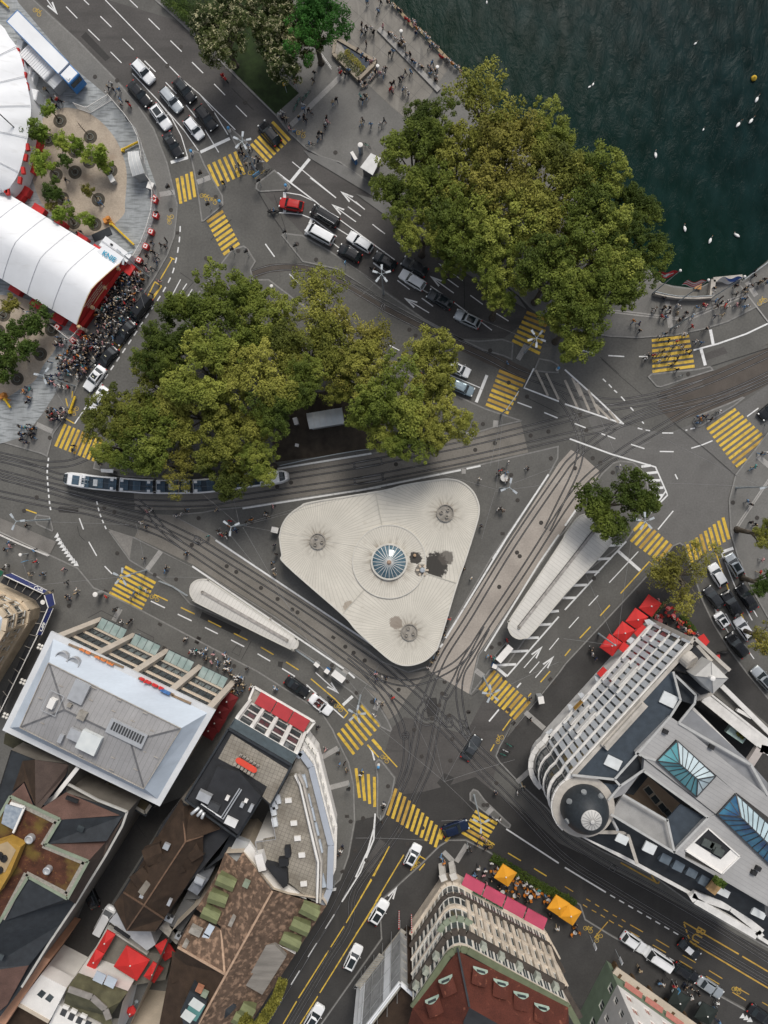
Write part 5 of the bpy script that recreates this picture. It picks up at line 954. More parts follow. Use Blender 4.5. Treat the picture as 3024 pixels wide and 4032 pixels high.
def hedge(spec,h,w,col,label,name='hedge',n=None,ls=.22,group=None):
 pts=P(spec,h*.6);r=random.Random(len(label)*7);vs=[];fs=[];L_=sum((b-a).length for a,b in zip(pts,pts[1:]));n=n or int(L_*w*150)
 z0=gz(pts[0].x,pts[0].y)
 for i in range(n):
  d=r.uniform(0,L_)
  for a,b in zip(pts,pts[1:]):
   l=(b-a).length
   if d<=l:break
   d-=l
  p=a.lerp(b,min(1,d/l));dr=(b-a).normalized();nr=Vector((-dr.y,dr.x,0));u=r.uniform(-1,1)
  p=Vector((p.x,p.y,0))+nr*u*w/2+Vector((0,0,z0+h*(r.random()**.5)*(1-.25*u*u)+.08*math.sin(d*3)))
  nn=Vector((r.gauss(0,.6),r.gauss(0,.6),1)).normalized();t1=nn.cross(Vector((r.gauss(0,1),r.gauss(0,1),.1))).normalized();t2=nn.cross(t1);s=ls*r.uniform(.6,1.3)
  o=len(vs);vs+=[p-t1*s*.5,p+t2*s*.35,p+t1*s*.5,p-t2*s*.35];fs.append((o,o+1,o+2,o+3))
 mb=MB();mb.add(vs,fs);c=sum(pts,Vector())/len(pts)
 return single(name,mb,ML[col],label,'hedge',(c.x,c.y,z0),group)
hedge('a 1330,-20 1620,230',1.6,1.6,'dark','clipped dark hedge between the quay road and the corner park')
hedge('a 1445,-20 1690,200',1.5,1.3,'dark','second dark hedge inside the corner park behind the flag pole')
hedge('s 1110,1290 1300,1400 1460,1500 1659,1610 x 30,640 80,690',1.0,1.5,'dark','dark planted hedge along the cafe terrace with orange parasols')
hedge('p 700,680 800,580 850,545',.9,.7,'chestnut','planted box hedge between the red parasols and the tables')
hedge('p 960,660 1010,740 1060,800',.8,1.0,'dark','loose green planting beside the restaurant tables')
M_win=mat('window_glass',(.028,.034,.036),.08,.4,.5,spec=.6,col2=(.08,.095,.1));M_wfr=mat('window_frame_white',(.62,.61,.57),.5,.08,2);M_wfd=mat('window_frame_dark',(.05,.052,.055),.5,.15,2)
M_pwall=mat('cream_plaster',(.50,.43,.345),.85,.12,.4,fine=.08);M_swall=mat('sandstone',(.55,.475,.385),.9,.25,.55,fine=.15);patches(M_swall,.45,.5,.7,(.64,.58,.5),.6);patches(M_swall,.9,.62,.76,(.25,.2,.15),.6)
M_wwall=mat('white_plaster',(.70,.68,.65),.85,.07,.5,fine=.05);M_gstone=mat('grey_stone',(.40,.37,.33),.85,.18,.7,fine=.12)
M_slate=mat('blue_slate',(.040,.052,.066),.7,.2,1.0,fine=.2);M_slated=mat('dark_slate',(.026,.03,.035),.75,.22,1.0,fine=.25)
M_metal=mat('standing_seam_metal',(.33,.325,.32),.55,.10,.3,fine=.05,detail=7);M_black=mat('flat_roof_black',(.022,.023,.026),.8,.25,.6,fine=.2)
M_tile=mat('old_brown_tiles',(.10,.066,.046),.95,.3,1.1,fine=.35);M_tiled=mat('dark_brown_tiles',(.040,.025,.016),.95,.28,.8,fine=.3);M_tilep=mat('pink_brown_slate',(.115,.066,.053),.95,.2,.5,fine=.2);M_tiler=mat('red_tiles',(.078,.021,.013),.9,.2,.5,fine=.3)
patches(M_tile,1.4,.5,.66,(.33,.215,.145),.75);patches(M_tiler,1.3,.64,.72,(.28,.1,.06),.6)
M_cop=mat('green_copper',(.215,.25,.185),.7,.15,.8);M_copd=mat('olive_copper',(.15,.165,.078),.75,.18,.8,fine=.1);lines_on(M_copd,1.0,.5,.05,(.12,.13,.06),strength=.7)
M_sedum=mat('sedum_roof',(.07,.027,.015),.95,.4,.7,fine=.35);patches(M_sedum,.3,.5,.62,(.14,.10,.022),.8);patches(M_sedum,2.2,.6,.7,(.2,.1,.03),.6)
M_roofw=mat('pale_blue_metal_roof',(.43,.48,.54),.55,.1,.3,fine=.04,stretch=(.47,(.2,1.6,1)));M_roofg=mat('grey_roof_sheets',(.275,.27,.27),.75,.09,.35,fine=.08)
M_tilepave=mat('terrace_slabs',(.27,.245,.205),.9,.2,.45,fine=.12);lines_on(M_tilepave,1.2,.62,.06,(.12,.105,.085),cross=.62,strength=.8);patches(M_tilepave,.35,.5,.72,(.14,.12,.095),.7)
M_awn_red=mat('awning_red',(.31,.022,.028),.7,.1,.8,fine=.05);M_par_red=mat('parasol_red',(.52,.028,.026),.7,.1,.6);M_pink=mat('awning_pink',(.40,.055,.105),.75,.14,.4,fine=.05);M_bal0=mat('pale_pier_stone',(.55,.53,.49),.8,.12,1);M_navy=mat('awning_navy',(.012,.02,.095),.7,.15,.6);M_orange=mat('parasol_orange',(.70,.31,.02),.7,.08,.6)
lines_on(M_metal,-.55+PI/2,.62,.05,(.2,.2,.2),strength=.6)
lines_on(M_roofg,-.47,.72,.05,(.15,.15,.15),strength=.8)
def V3(p,z):return Vector((p.x,p.y,z))
def facade(wall,root,A,B,z0,z1,nx,ny,ww,wh,sill,fh,cen,frame=None,depth=.22,glass=None,mull=2,surround=None,skip=(),inset=0.0,sill_ledge=False):
 ""
 A=Vector((A.x,A.y,0));B=Vector((B.x,B.y,0));d=(B-A);L_=d.length;d.normalize();n=Vector((d.y,-d.x,0))
 if n.dot(cen-A)>0:n=-n
 xs=[0.0];openx=[]
 step=(L_-2*inset)/nx
 for i in range(nx):
  c=inset+step*(i+.5);xs+=[c-ww/2,c+ww/2];openx.append((c-ww/2,c+ww/2))
 xs.append(L_);zs=[z0];openz=[]
 for j in range(ny):
  s=z0+sill+j*fh;zs+=[s,s+wh];openz.append((s,s+wh))
 zs.append(z1)
 Q=lambda x,z,o=0.0:A+d*x+n*o+Vector((0,0,z))
 for a in range(len(xs)-1):
  for b in range(len(zs)-1):
   if xs[a+1]-xs[a]<1e-4 or zs[b+1]-zs[b]<1e-4:continue
   i,j=(a-1)//2,(b-1)//2
   if a%2==1 and b%2==1 and(i,j)not in skip:
    x0,x1,u0,u1=xs[a],xs[a+1],zs[b],zs[b+1];D_=-depth
    wall.quad(Q(x0,u0),Q(x1,u0),Q(x1,u0,D_),Q(x0,u0,D_));wall.quad(Q(x0,u1,D_),Q(x1,u1,D_),Q(x1,u1),Q(x0,u1));wall.quad(Q(x0,u0,D_),Q(x0,u1,D_),Q(x0,u1),Q(x0,u0));wall.quad(Q(x1,u0),Q(x1,u1),Q(x1,u1,D_),Q(x1,u0,D_))
    fr=MB();t_=.07
    for p,q in((Q(x0,u0,D_+.03),Q(x1,u0,D_+.03)),(Q(x0,u1,D_+.03),Q(x1,u1,D_+.03)),(Q(x0,u0,D_+.03),Q(x0,u1,D_+.03)),(Q(x1,u0,D_+.03),Q(x1,u1,D_+.03))):fr.beam(p,q,t_*2,t_*2)
    for m_ in range(1,mull):x=x0+(x1-x0)*m_/mull;fr.beam(Q(x,u0,D_+.03),Q(x,u1,D_+.03),.07,.07)
    if sill_ledge:fr.beam(Q(x0-.15,u0-.06,.1),Q(x1+.15,u0-.06,.1),.12,.26)
    f=fr.build('window',frame or M_wfr,root)
    g=MB();g.quad(Q(x0,u0,D_+.01),Q(x1,u0,D_+.01),Q(x1,u1,D_+.01),Q(x0,u1,D_+.01));g.build('pane',glass or M_win,f)
   else:wall.quad(Q(xs[a],zs[b]),Q(xs[a+1],zs[b]),Q(xs[a+1],zs[b+1]),Q(xs[a],zs[b+1]))
 return d,n,L_
def poly3(name,pts,m,root,thick=0.0):
 mb=MB();mb.poly(pts);
 if thick:
  n=len(pts)
  for i in range(n):a,b=pts[i],pts[(i+1)%n];mb.quad(a,b,b-Vector((0,0,thick)),a-Vector((0,0,thick)))
 return mb.build(name,m,root)
def RP(root,name,spec,z,m,thick=0.0):return poly3(name,PZ(spec,z),m,root,thick)
def beams(root,name,specs,z,w,h,m,lift=0.0):
 for s in specs.split(';'):
  pts=PZ(s.strip(),z);mb=MB()
  for a,b in zip(pts,pts[1:]):mb.beam(a+Vector((0,0,lift)),b+Vector((0,0,lift)),w,h)
  mb.build(name,m,root)
def boxat(root,name,spec,z,size,m,rz=0,lift=0):
 q=P1(spec,z);mb=MB();mb.box((q.x,q.y,z+size[2]/2+lift),size,rz);return mb.build(name,m,root)
def prismat(root,name,spec,z0,z1,m):
 mb=MB();mb.prism(P(spec,z1),z0,z1);return mb.build(name,m,root)
def root_at(name,label,spec,z,cat='building'):
 q=P1(spec,z);return thing(name,label,cat,(q.x,q.y,.1))
A1,A2,A3,A4=P('N 200,2486 848,2798 629,3175 9,2875',16.0);cenA=(A1+A2+A3+A4)/4
A=thing('office_building','office block with pale blue metal roof, grey hipped top and letters along its front','building',tuple(cenA.xy)+(.1,))
fp=offset_in([A1,A2,A3,A4],.95);fA={0:None}
near=lambda p:min(fp,key=lambda q:(q.xy-p.xy).length)
f1,f2,f3,f4=map(near,(A1,A2,A3,A4))
wl=MB();facade(wl,A,f1,f2,3.6,15.7,22,3,1.2,2.35,.75,3.75,cenA,M_wfd,.07,mull=1)
dA=(f2-f1).normalized();nA=Vector((dA.y,-dA.x,0));nA=nA if nA.dot(cenA-f1)<0 else-nA
wl.quad(V3(f1,.1)-nA*.4,V3(f2,.1)-nA*.4,V3(f2,3.6)-nA*.4,V3(f1,3.6)-nA*.4)
for a,b in((f2,f3),(f3,f4),(f4,f1)):wl.quad(V3(a,.1),V3(b,.1),V3(b,15.9),V3(a,15.9))
wl.build('wall',M_pwall,A)
La=(f2-f1).length
for i in range(5):
 q=f1+dA*(La*i/4*.985+.35)+nA*.42;mb=MB();mb.box((q.x,q.y,.1+7.7),(.95,.85,15.4),math.atan2(dA.y,dA.x));mb.build('pier',mat('pale_pier',(.52,.46,.39),.8,.1,.5,fine=.06),A)
for i in range(4):
 a=f1+dA*(La*i/4*.985+1.1);b=f1+dA*(La*(i+1)/4*.985-.4)
 mb=MB();p=[V3(a,3.5)+nA*.1,V3(b,3.5)+nA*.1,V3(b,3.0)+nA*1.9,V3(a,3.0)+nA*1.9];mb.quad(*p[::-1]);mb.quad(*[q-Vector((0,0,.06))for q in p]);c_=mb.build('glass_canopy',mat('canopy_glass_teal',(.17,.235,.22),.15,.2,.7,spec=.5,col2=(.30,.36,.34)),A)
 mb=MB()
 for k in range(5):f=k/4;mb.beam(p[0].lerp(p[1],f),p[3].lerp(p[2],f),.07,.1)
 mb.beam(p[0],p[1],.08,.1);mb.beam(p[3],p[2],.1,.14);mb.build('canopy_frame',M_wfd,A)
 for z in(4.0,7.5,11.3,14.9):
  mb=MB();mb.beam(V3(a,z)+nA*.08,V3(b,z)+nA*.08,.22,.5);mb.build('spandrel_ledge',M_pwall,A)
 mb=MB();mb.quad(V3(a,.1)-nA*.3,V3(b,.1)-nA*.3,V3(b,3.3)-nA*.3,V3(a,3.3)-nA*.3);mb.build('shop_window',MATS['shop_glass'],A)
oc_=[A1,A2,A3,A4];inA=P('N 193,2609 714,2867 567,3104 80,2863',18.6);gut=offset_in(ccw(oc_),.85)
nearg=lambda p:V3(min(gut,key=lambda q:(q.xy-p.xy).length),16.0);g1,g2,g3,g4=map(nearg,oc_)
mb=MB()
for(a,b,c,d)in((A1,A2,g2,g1),(A2,A3,g3,g2),(A3,A4,g4,g3),(A4,A1,g1,g4)):mb.quad(a,b,c,d);mb.quad(V3(a,15.5),V3(b,15.5),V3(b,16),V3(a,16));mb.quad(V3(a,15.5),V3(b,15.5),V3(d,15.5),V3(c,15.5))if 0 else None
mb.poly([V3(p,15.5)for p in(A1,A2,A3,A4)]);mb.build('eaves_gutter',mat('white_eaves',(.56,.57,.58),.6,.08,.4,fine=.05),A)
for(a,b,c,d)in((g1,g2,inA[1],inA[0]),(g2,g3,inA[2],inA[1]),(g3,g4,inA[3],inA[2]),(g4,g1,inA[0],inA[3])):mb=MB();mb.quad(a,b,c,d);mb.build('roof_slope',M_roofw,A)
h1,h2=PZ('m 525,1440,19.6 q 1065,350,19.6')
for q in((inA[0],inA[1],h2,h1),(inA[1],inA[2],h2),(inA[2],inA[3],h1,h2),(inA[3],inA[0],h1)):mb=MB();mb.add(q,[tuple(range(len(q)))]);mb.build('hip_roof',M_roofg,A)
for a,b in((inA[0],h1),(inA[1],h2),(inA[2],h2),(inA[3],h1),(h1,h2)):mb=MB();mb.beam(a+Vector((0,0,.05)),b+Vector((0,0,.05)),.22,.1);mb.build('hip_flashing',mat('lead_flashing',(.12,.12,.125),.6,.2,1),A)
for a,b in((inA[0],inA[1]),(inA[1],inA[2]),(inA[2],inA[3]),(inA[3],inA[0])):mb=MB();mb.beam(a+Vector((0,0,.16)),b+Vector((0,0,.16)),.1,.14);mb.build('snow_guard',M_wornw,A)
am=math.atan2((A2-A1).y,(A2-A1).x)
for s,z,sz,nm,mm in(('m 652,1290',19.4,(2.3,3.1,.5),'roof_box',MATS['aluminium']),('m 440,1380',19.3,(.9,1.4,.9),'skylight',M_wwall),('q 620,290',19.5,(1.8,1.6,.6),'ventilation_unit',MATS['aluminium']),('q 745,345',19.2,(3.0,2.8,1.0),'plant_room',MATS['pale_polycarbonate']),('m 680,1480',19.5,(1.2,1.2,.7),'chimney',M_conc),('q 505,320',19.1,(.6,1.3,.5),'vent',MATS['aluminium']),('m 575,1400',19.5,(.6,.5,.5),'vent',M_conc)):
 boxat(A,nm,s,z,sz,mm,am)
boxat(A,'louvre_frame','q 1040,280',19.5,(5.8,2.2,.4),MATS['aluminium'],am);q=P1('q 1040,280',19.9);mb=MB();dl=Vector((math.cos(am),math.sin(am),0));nl=Vector((-dl.y,dl.x,0))
for k in range(12):c_=q+dl*(-2.3+k*.42)+Vector((0,0,.04));mb.beam(c_-nl*.6,c_+nl*.6,.27,.06)
mb.build('louvres',M_wfd,A)
mb=MB();q=P1('m 440,1380',19.4);
for sx in(-1,1):mb.beam(q+dl*sx*1.1-nl*1.6+Vector((0,0,.4)),q+dl*sx*1.1+nl*1.6+Vector((0,0,.4)),.08,.08);mb.beam(q+nl*sx*1.6-dl*1.1+Vector((0,0,.4)),q+nl*sx*1.6+dl*1.1+Vector((0,0,.4)),.08,.08)
mb.build('guard_frame',MATS['aluminium'],A)
for s in('m 500,1245','m 330,1345','m 350,1550','m 745,1360','m 930,1450','m 1085,1530','m 975,1360','m 1185,1465','m 770,1260','m 1245,1610','q 660,465','q 925,482','q 1110,578','q 1180,432','q 1275,478','q 910,580'):
 q=P1(s,19.0);mb=MB();mb.beam(q-dl*.32+Vector((0,0,.12)),q+dl*.32+Vector((0,0,.12)),.09,.08);mb.build('roof_step',M_wornw,A)
for s in('m 512,1012','m 605,1058'):
 q=P1(s,17.3);mb=MB();mb.lathe((q.x,q.y,16.9),[(.95,0),(.95,.8),(.85,.82),(.85,.5),(0,.45)],24);mb.build('round_rooflight',MATS['aluminium'],A)
M_sorg=mat('sign_orange',(.62,.2,.06),.5,.15,1);M_sred=mat('sign_red',(.55,.03,.03),.5,.1,1)
up=Vector((0,0,1))
for body,m_,s,sz in(('mox..ox',M_sorg,'m 790,1010',1.25),('seds',M_sred,'m 1235,1228',1.7)):
 q=P1(s,16.4);text_obj(body,'rooftop_letters',m_,sz,q,basis(-dA,up),A,depth=.12,sx=1.35)
for s in('m 560,905 1010,1095','m 1130,1180 1420,1320','m 1400,1320 1560,1390'):
 a,b=P(s,16.1);mb=MB();mb.beam(a,b,.3,.18);mb.build('sign_support',mat('rusty_support',(.24,.17,.11),.8,.3,2),A)
q=P1('m 1355,1290',16.3);mb=MB();mb.box((q.x,q.y,16.5),(1.5,.25,.7),am);mb.build('blue_sign',mat('sign_blue',(.06,.16,.38),.5,.3,2),A)
for s in('m 328,928','m 186,1212','m 45,1490'):
 q=P1(s,3.2);t=thing('globe_lamp','lane lamp with a cluster of white globes beside the pale blue roof','lamp',(q.x,q.y,.1),0,'globe lamps in the lane');mb=MB();mb.cyl((q.x,q.y),.07,.1,3.1,8);mb.build('post',M_blackp,t)
 for k in range(4):a=k*PI/2+.4;mb=MB();mb.smooth=True;mb.lathe((q.x+.38*math.cos(a),q.y+.38*math.sin(a),2.9),[(0,0),(.2,.08),(.27,.27),(.2,.46),(0,.54)],12);mb.build('globe',mat('opal_glass',(.72,.70,.66),.3,.05,2),t)
ZB=15.0
B=root_at('white_house','white house with red awnings and a tiled roof terrace carrying a long red table','r 600,500',ZB)
b1,b2,b3,b4,b5,b6=P('N 917,2839 1165,2984 1064,3174 1030,3140 936,3292 731,3145',ZB);cenB=(b1+b2+b3+b6)/4
wl=MB();facade(wl,B,b1,b2,4.4,ZB-1.4,4,3,1.75,2.3,.55,3.0,cenB,M_wfd,.1,mull=1,inset=.3)
dB=(b2-b1).normalized();nB=Vector((dB.y,-dB.x,0));nB=nB if nB.dot(cenB-b1)<0 else-nB
wl.quad(V3(b1,.1),V3(b2,.1),V3(b2,4.4),V3(b1,4.4))
for a,b in((b2,b3),(b3,b4),(b4,b5),(b5,b6),(b6,b1)):wl.quad(V3(a,.1),V3(b,.1),V3(b,ZB),V3(a,ZB))
wl.build('wall',M_wwall,B)
for k in range(5):
 f=k/4;q=b1.lerp(b2,.02+.96*f)+nB*.22;mb=MB();mb.box((q.x,q.y,8.9),(.5,.5,9.2),math.atan2(dB.y,dB.x));mb.build('pier',M_wwall,B)
mb=MB();p=[V3(b1,ZB-1.4),V3(b2,ZB-1.4),V3(b2,ZB)-nB*1.2,V3(b1,ZB)-nB*1.2];mb.quad(*p);mb.build('slate_slope',mat('slate_teal',(.045,.062,.072),.6,.2,1.2,fine=.2),B)
sh_=lambda q:V3(q,ZB)-nB*1.2
mb=MB();mb.poly([sh_(b1),sh_(b2),V3(b3,ZB),V3(b4,ZB),V3(b5,ZB),V3(b6,ZB)]);mb.build('roof',M_black,B)
RP(B,'roof_terrace','r 440,290 910,590 755,860 690,800 730,720 500,580 330,490',ZB+.05,M_tilepave,.03)
for a,b in((sh_(b2),V3(b3,ZB)),(V3(b5,ZB),V3(b6,ZB)),(V3(b6,ZB),sh_(b1)),(sh_(b1),sh_(b2)),(V3(b4,ZB),V3(b5,ZB))):mb=MB();mb.beam(a+up*.2,b+up*.2,.28,.5);mb.build('parapet',M_slated,B)
RP(B,'plant_roof','r 320,560 500,600 680,800 490,1110 180,880 260,700',ZB+1.2,M_black,1.2)
mb=MB();q0=P1('r 560,545',ZB+.8);dt=(P1('r 630,590',ZB)-P1('r 490,505',ZB)).normalized();nt_=Vector((-dt.y,dt.x,0))
t=thing('long_table','long red oval table on the roof terrace','table',(q0.x,q0.y,ZB+.08));L2=3.5
pts=[q0+dt*(L2/2-.55)*(1 if math.cos(a)>0 else-1)+dt*.6*math.cos(a)+nt_*.46*math.sin(a)for a in[2*PI*k/24 for k in range(24)]]
mb.prism(pts,ZB+.78,ZB+.85);mb.build('tabletop',mat('table_red',(.62,.07,.04),.5,.06,1),t);mb=MB()
for f in(-1.1,1.1):q=q0+dt*f;mb.box((q.x,q.y,ZB+.43),(.5,.5,.7))
mb.build('pedestal',M_blackp,t)
for k in range(6):
 for sd in(-1,1):
  q=q0+dt*(-1.5+k*.6)+nt_*.72*sd;c_=thing('terrace_chair','red chair tucked in at the long roof terrace table','chair',(q.x,q.y,ZB+.08),0,'chairs at the long roof table')
  mb=MB();mb.box((q.x,q.y,ZB+.5),(.42,.42,.06),am);mb.build('seat',M_wornw,c_);mb=MB();w_=q+nt_*.2*sd;mb.box((w_.x,w_.y,ZB+.75),(.42,.05,.45),math.atan2(dt.y,dt.x));mb.build('backrest',M_wornw,c_)
  mb=MB()
  for u in(-.17,.17):
   for v in(-.17,.17):mb.box((q.x+u,q.y+v,ZB+.27),(.04,.04,.4))
  mb.build('legs',M_blackp,c_)
for s,sz,mm,nm in(('r 225,790',(2.0,1.3,.9),MATS['aluminium'],'cooling_unit'),('r 300,875',(1.7,1.1,.5),M_wfd,'louvre_box'),('r 440,1000',(1.8,1.1,.5),MATS['kiosk_roof_white'],'white_box'),('r 530,860',(.5,.7,.6),MATS['aluminium'],'vent'),('r 560,830',(.5,.5,.4),M_wwall,'vent'),('r 410,805',(.5,.6,.6),M_wwall,'vent'),('r 600,890',(.5,1.2,.4),MATS['aluminium'],'vent')):
 boxat(B,nm,s,ZB+1.2,sz,mm,am)
for s in('r 520,745 370,985 310,945','r 505,735 355,970 190,860'):
 pts=PZ(s,ZB+1.6);mb=MB();mb.tube(pts,.11,8);mb.build('duct',MATS['aluminium'],B)
for s,e in(('r 175,890','r 110,945'),('r 200,910','r 160,960'),('r 215,930','r 195,980')):
 a=P1(s,ZB+1.4);b=P1(e,ZB+1.4);mb=MB();mb.smooth=True;mb.tube([a,a.lerp(b,.8),b],.24,10);mb.build('exhaust_pipe',MATS['aluminium'],B)
for i in range(3):
 a=b1.lerp(b2,.10+i*.29);b=b1.lerp(b2,.375+i*.29);mb=MB();p=[V3(a,5.2)+nB*.5,V3(b,5.2)+nB*.5,V3(b,4.3)+nB*2.4,V3(a,4.3)+nB*2.4];mb.quad(*p);mb.quad(*[q-up*.04 for q in p][::-1]);mb.quad(p[3],p[2],p[2]-up*.3,p[3]-up*.3);mb.build('awning',M_awn_red,B)
mb=MB();a=b1+nB*2.5-dB*.3;b=b2+nB*2.5+dB*.3;mb.beam(V3(a,4.15),V3(b,4.15),.35,.3);mb.beam(V3(b1,4.15)+nB*.2,V3(a,4.15),.35,.3);mb.beam(V3(b2,4.15)+nB*.2,V3(b,4.15),.35,.3);mb.build('balcony_edge',M_wwall,B)
mb=MB();mb.poly([V3(b1,3.95),V3(a,3.95),V3(b,3.95),V3(b2,3.95)]);mb.build('balcony_floor',M_conc,B)
ZC=11.0
C_=root_at('curved_white_building','white building with curved street front and tiled terrace between railings','r 950,1000',ZC)
ol=P('N 1168,2981 1182,2962 1225,3020 1303,3329 1298,3502 1272,3565 1201,3531 1115,3500 1023,3410 1004,3314 1086,3300 1062,3184 1064,3177 1153,3020',ZC);cenC=P1('r 950,1100',ZC)
wl=MB()
oc2=ol
for i in range(len(ol)):
 a,b=ol[i],ol[(i+1)%len(ol)]
 if i in(1,2,3):facade(wl,C_,a,b,.1,ZC-.6,{1:3,2:7,3:4}[i],2,1.1,1.5,4.6,3.0,cenC,M_wfr,.3)
 else:wl.quad(V3(a,.1),V3(b,.1),V3(b,ZC),V3(a,ZC))
wl.build('wall',M_wwall,C_)
mb=MB();mb.poly([V3(p,ZC-.6)for p in ol]);mb.build('roof_base',M_conc,C_)
def ledge(root,pts,z,w,h,m,name,off=0):
 mb=MB()
 for a,b in zip(pts,pts[1:]):mb.beam(V3(a,z),V3(b,z),w,h)
 mb.build(name,m,root)
ledge(C_,ol[0:6],ZC-.1,.95,.3,mat('blue_grey_gutter',(.34,.37,.42),.55,.08,.4),'gutter')
ledge(C_,ol[1:6],8.2,.5,.3,M_wwall,'string_course');ledge(C_,ol[1:6],4.4,.8,.25,M_wwall,'string_course')
RP(C_,'terrace','r 900,640 970,620 1010,700 1080,950 1140,1300 1130,1640 1040,1610 900,1500 730,1370 690,1170 800,1150 760,900 830,770',ZC+.6,M_tilepave,1.1)
for s in('r 960,620 1000,700 1150,1330 1140,1659','r 990,610 1030,700 1175,1330 1165,1659'):beams(C_,'terrace_wall',s,ZC+1.0,.3,.9,M_wwall if '960' in s else M_gstone)
beams(C_,'railing','r 975,640 1130,1320 1130,1640;r 755,880 800,1150 630,1175 680,1370',ZC+1.7,.06,.06,MATS['aluminium'])
RP(C_,'white_parapet_roof','r 530,1260 585,1180 720,1370 900,1545 1050,1625 1050,1640 870,1575 770,1560',ZC+.4,M_wwall,.8)
RP(C_,'light_flat_roof','r 410,1270 480,1140 585,1180 475,1340',ZC-.4,mat('pale_sheet_roof',(.42,.43,.43),.6,.1,.5),1)
RP(C_,'stair_roof','r 700,1350 790,1370 890,1420 895,1530 860,1550',ZC+2.0,M_black,1.6)
for s in('r 905,828','r 950,1013','r 980,1137','r 1015,1273','r 1030,1508'):boxat(C_,'rooflight',s,ZC+.6,(1.0,.7,.35),M_wwall,.1)
for s,sz in(('r 905,1230',(.8,1.5,1.2)),('r 870,1315',(1.4,1.2,1.0))):boxat(C_,'air_handling_unit',s,ZC+.6,sz,M_black,.1)
boxat(C_,'roof_cabin','r 690,1300',ZC+.6,(1.2,2.6,1.6),M_wwall,.25)
for s in('r 785,910','r 795,1000','r 820,815','r 795,860'):boxat(C_,'covered_furniture',s,ZC+.6,(.8,1.3,.6),mat('white_cover',(.6,.62,.64),.6,.1,2),.2)
for s in('r 1035,670','r 1070,830','r 1100,940','r 1130,1060','r 1160,1200','r 1185,1480'):boxat(C_,'planter',s,ZC-.2,(.7,2.0,.5),M_roofw,.22)
D_=root_at('tiled_house','brown tiled house with olive copper dormers along the tram street','v 700,900',16)
ZE,ZT=12.0,16.5
ridge='v 771,575,16.5'
wl=MB();fpD=P('v 1180,640 1215,690 580,1659 440,1900 u 1000,1800 v -50,900 165,690 270,560 390,265 530,260 780,560 900,600',ZE)
for i in range(len(fpD)):a,b=fpD[i],fpD[(i+1)%len(fpD)];wl.quad(V3(a,.1),V3(b,.1),V3(b,ZE),V3(a,ZE))
wl.build('wall',M_pwall,D_)
RP(D_,'roof','v 771,575,16.5 1160,690,12 1210,700,12 565,1700,12 400,1950,12 100,1780,16.5 170,1659,16.5',14,M_tile,.25)
RP(D_,'roof','v 771,575,16.5 170,1659,16.5 385,1250,16.4 350,860,14 150,720,12 300,480,12 385,262,12 480,340,13 530,258,12',14,M_tile,.25)
RP(D_,'roof','v 0,1030,15.5 385,1250,16.4 350,890,14 125,770,12 0,990,12',14,M_tile,.25)
RP(D_,'roof','v 0,1030,15.5 385,1250,16.4 170,1659,16.5 100,1780,16.5 -150,1659,13 u 1400,1150,13',14,M_tiled,.25)
beams(D_,'ridge_tiles','v 771,575,16.6 170,1659,16.6;v 0,1030,15.6 385,1250,16.5;v 355,890,14.1 385,1250,16.5',16,.3,.2,mat('ridge_clay',(.38,.26,.18),.9,.2,2),.02)
def dormer(root,spec,z,w,l,h,ang_,m=M_copd):
 ""
 a,b=P(spec,z);d=(b-a).normalized();n=Vector((-d.y,d.x,0));q=b
 o=MB();f0=[a-n*w/2,a+n*w/2];r0=[b-n*w/2,b+n*w/2]
 zt=z+h;A0=[V3(p,zt-.35)for p in f0];R0=V3((f0[0]+f0[1])/2,zt);R1=V3((r0[0]+r0[1])/2,zt);B0=[V3(p,zt-.35)for p in r0]
 o.quad(A0[0],R0,R1,B0[0]);o.quad(R0,A0[1],B0[1],R1);rf=o.build('dormer',m,root)
 c_=MB();c_.quad(V3(f0[0],z-.7)+d*.15,V3(f0[1],z-.7)+d*.15,A0[1]+d*.15,A0[0]+d*.15);c_.add([A0[0]+d*.15,A0[1]+d*.15,R0+d*.15],[(0,1,2)])
 for s0,s1 in((f0[0],r0[0]),(f0[1],r0[1])):c_.quad(V3(s0,z-.7)+d*.15,V3(s1,z-.2),V3(s1,zt-.35),V3(s0,zt-.35)+d*.15)
 c_.build('dormer_cheek',m,rf);g=MB();g.quad(V3(f0[0].lerp(f0[1],.15),z-.4)+d*.1,V3(f0[0].lerp(f0[1],.85),z-.4)+d*.1,V3(f0[0].lerp(f0[1],.85),zt-.5)+d*.1,V3(f0[0].lerp(f0[1],.15),zt-.5)+d*.1);g.build('window',M_win,rf)
for s in('v 325,460 470,520','v 258,600 405,650','v 205,725 340,785','v 1150,760 1010,690','v 1075,885 930,820','v 1000,1010 850,940','v 565,1285 450,1235','v 625,1560 520,1500','v 570,1640 460,1580'):dormer(D_,s,13.6,1.75,3,1.0,0)
dormer(D_,'v 440,1540 340,1440',14,2.6,3,1.0,0,M_slated)
for s in('v 722,822','v 610,1020','v 390,1375','v 260,1590'):boxat(D_,'roof_window',s,15,(.8,.55,.15),M_win,am)
for s,sz in(('v 155,880',(1.8,1.0,.9)),('v 75,985',(.7,.9,.9)),('v 565,500',(.9,.9,.8)),('v 450,800',(.6,1.4,.9))):boxat(D_,'chimney',s,14.6,sz,M_conc if '565' not in s else M_cop,am)
for s in('v 258,890','v 220,960'):boxat(D_,'skylight',s,14.4,(1.7,1.0,.25),M_roofw,1.05)
RP(D_,'metal_terrace','v 715,1015 790,1010 885,1110 690,1420 530,1330',14.6,mat('grey_weathered_metal',(.19,.175,.155),.7,.25,.6,fine=.1,stretch=(.98,(.3,2.4,1))),.8)
RP(D_,'white_gable','v 790,1000,14 960,1090,13 930,1060,13',14,M_wwall,.6)
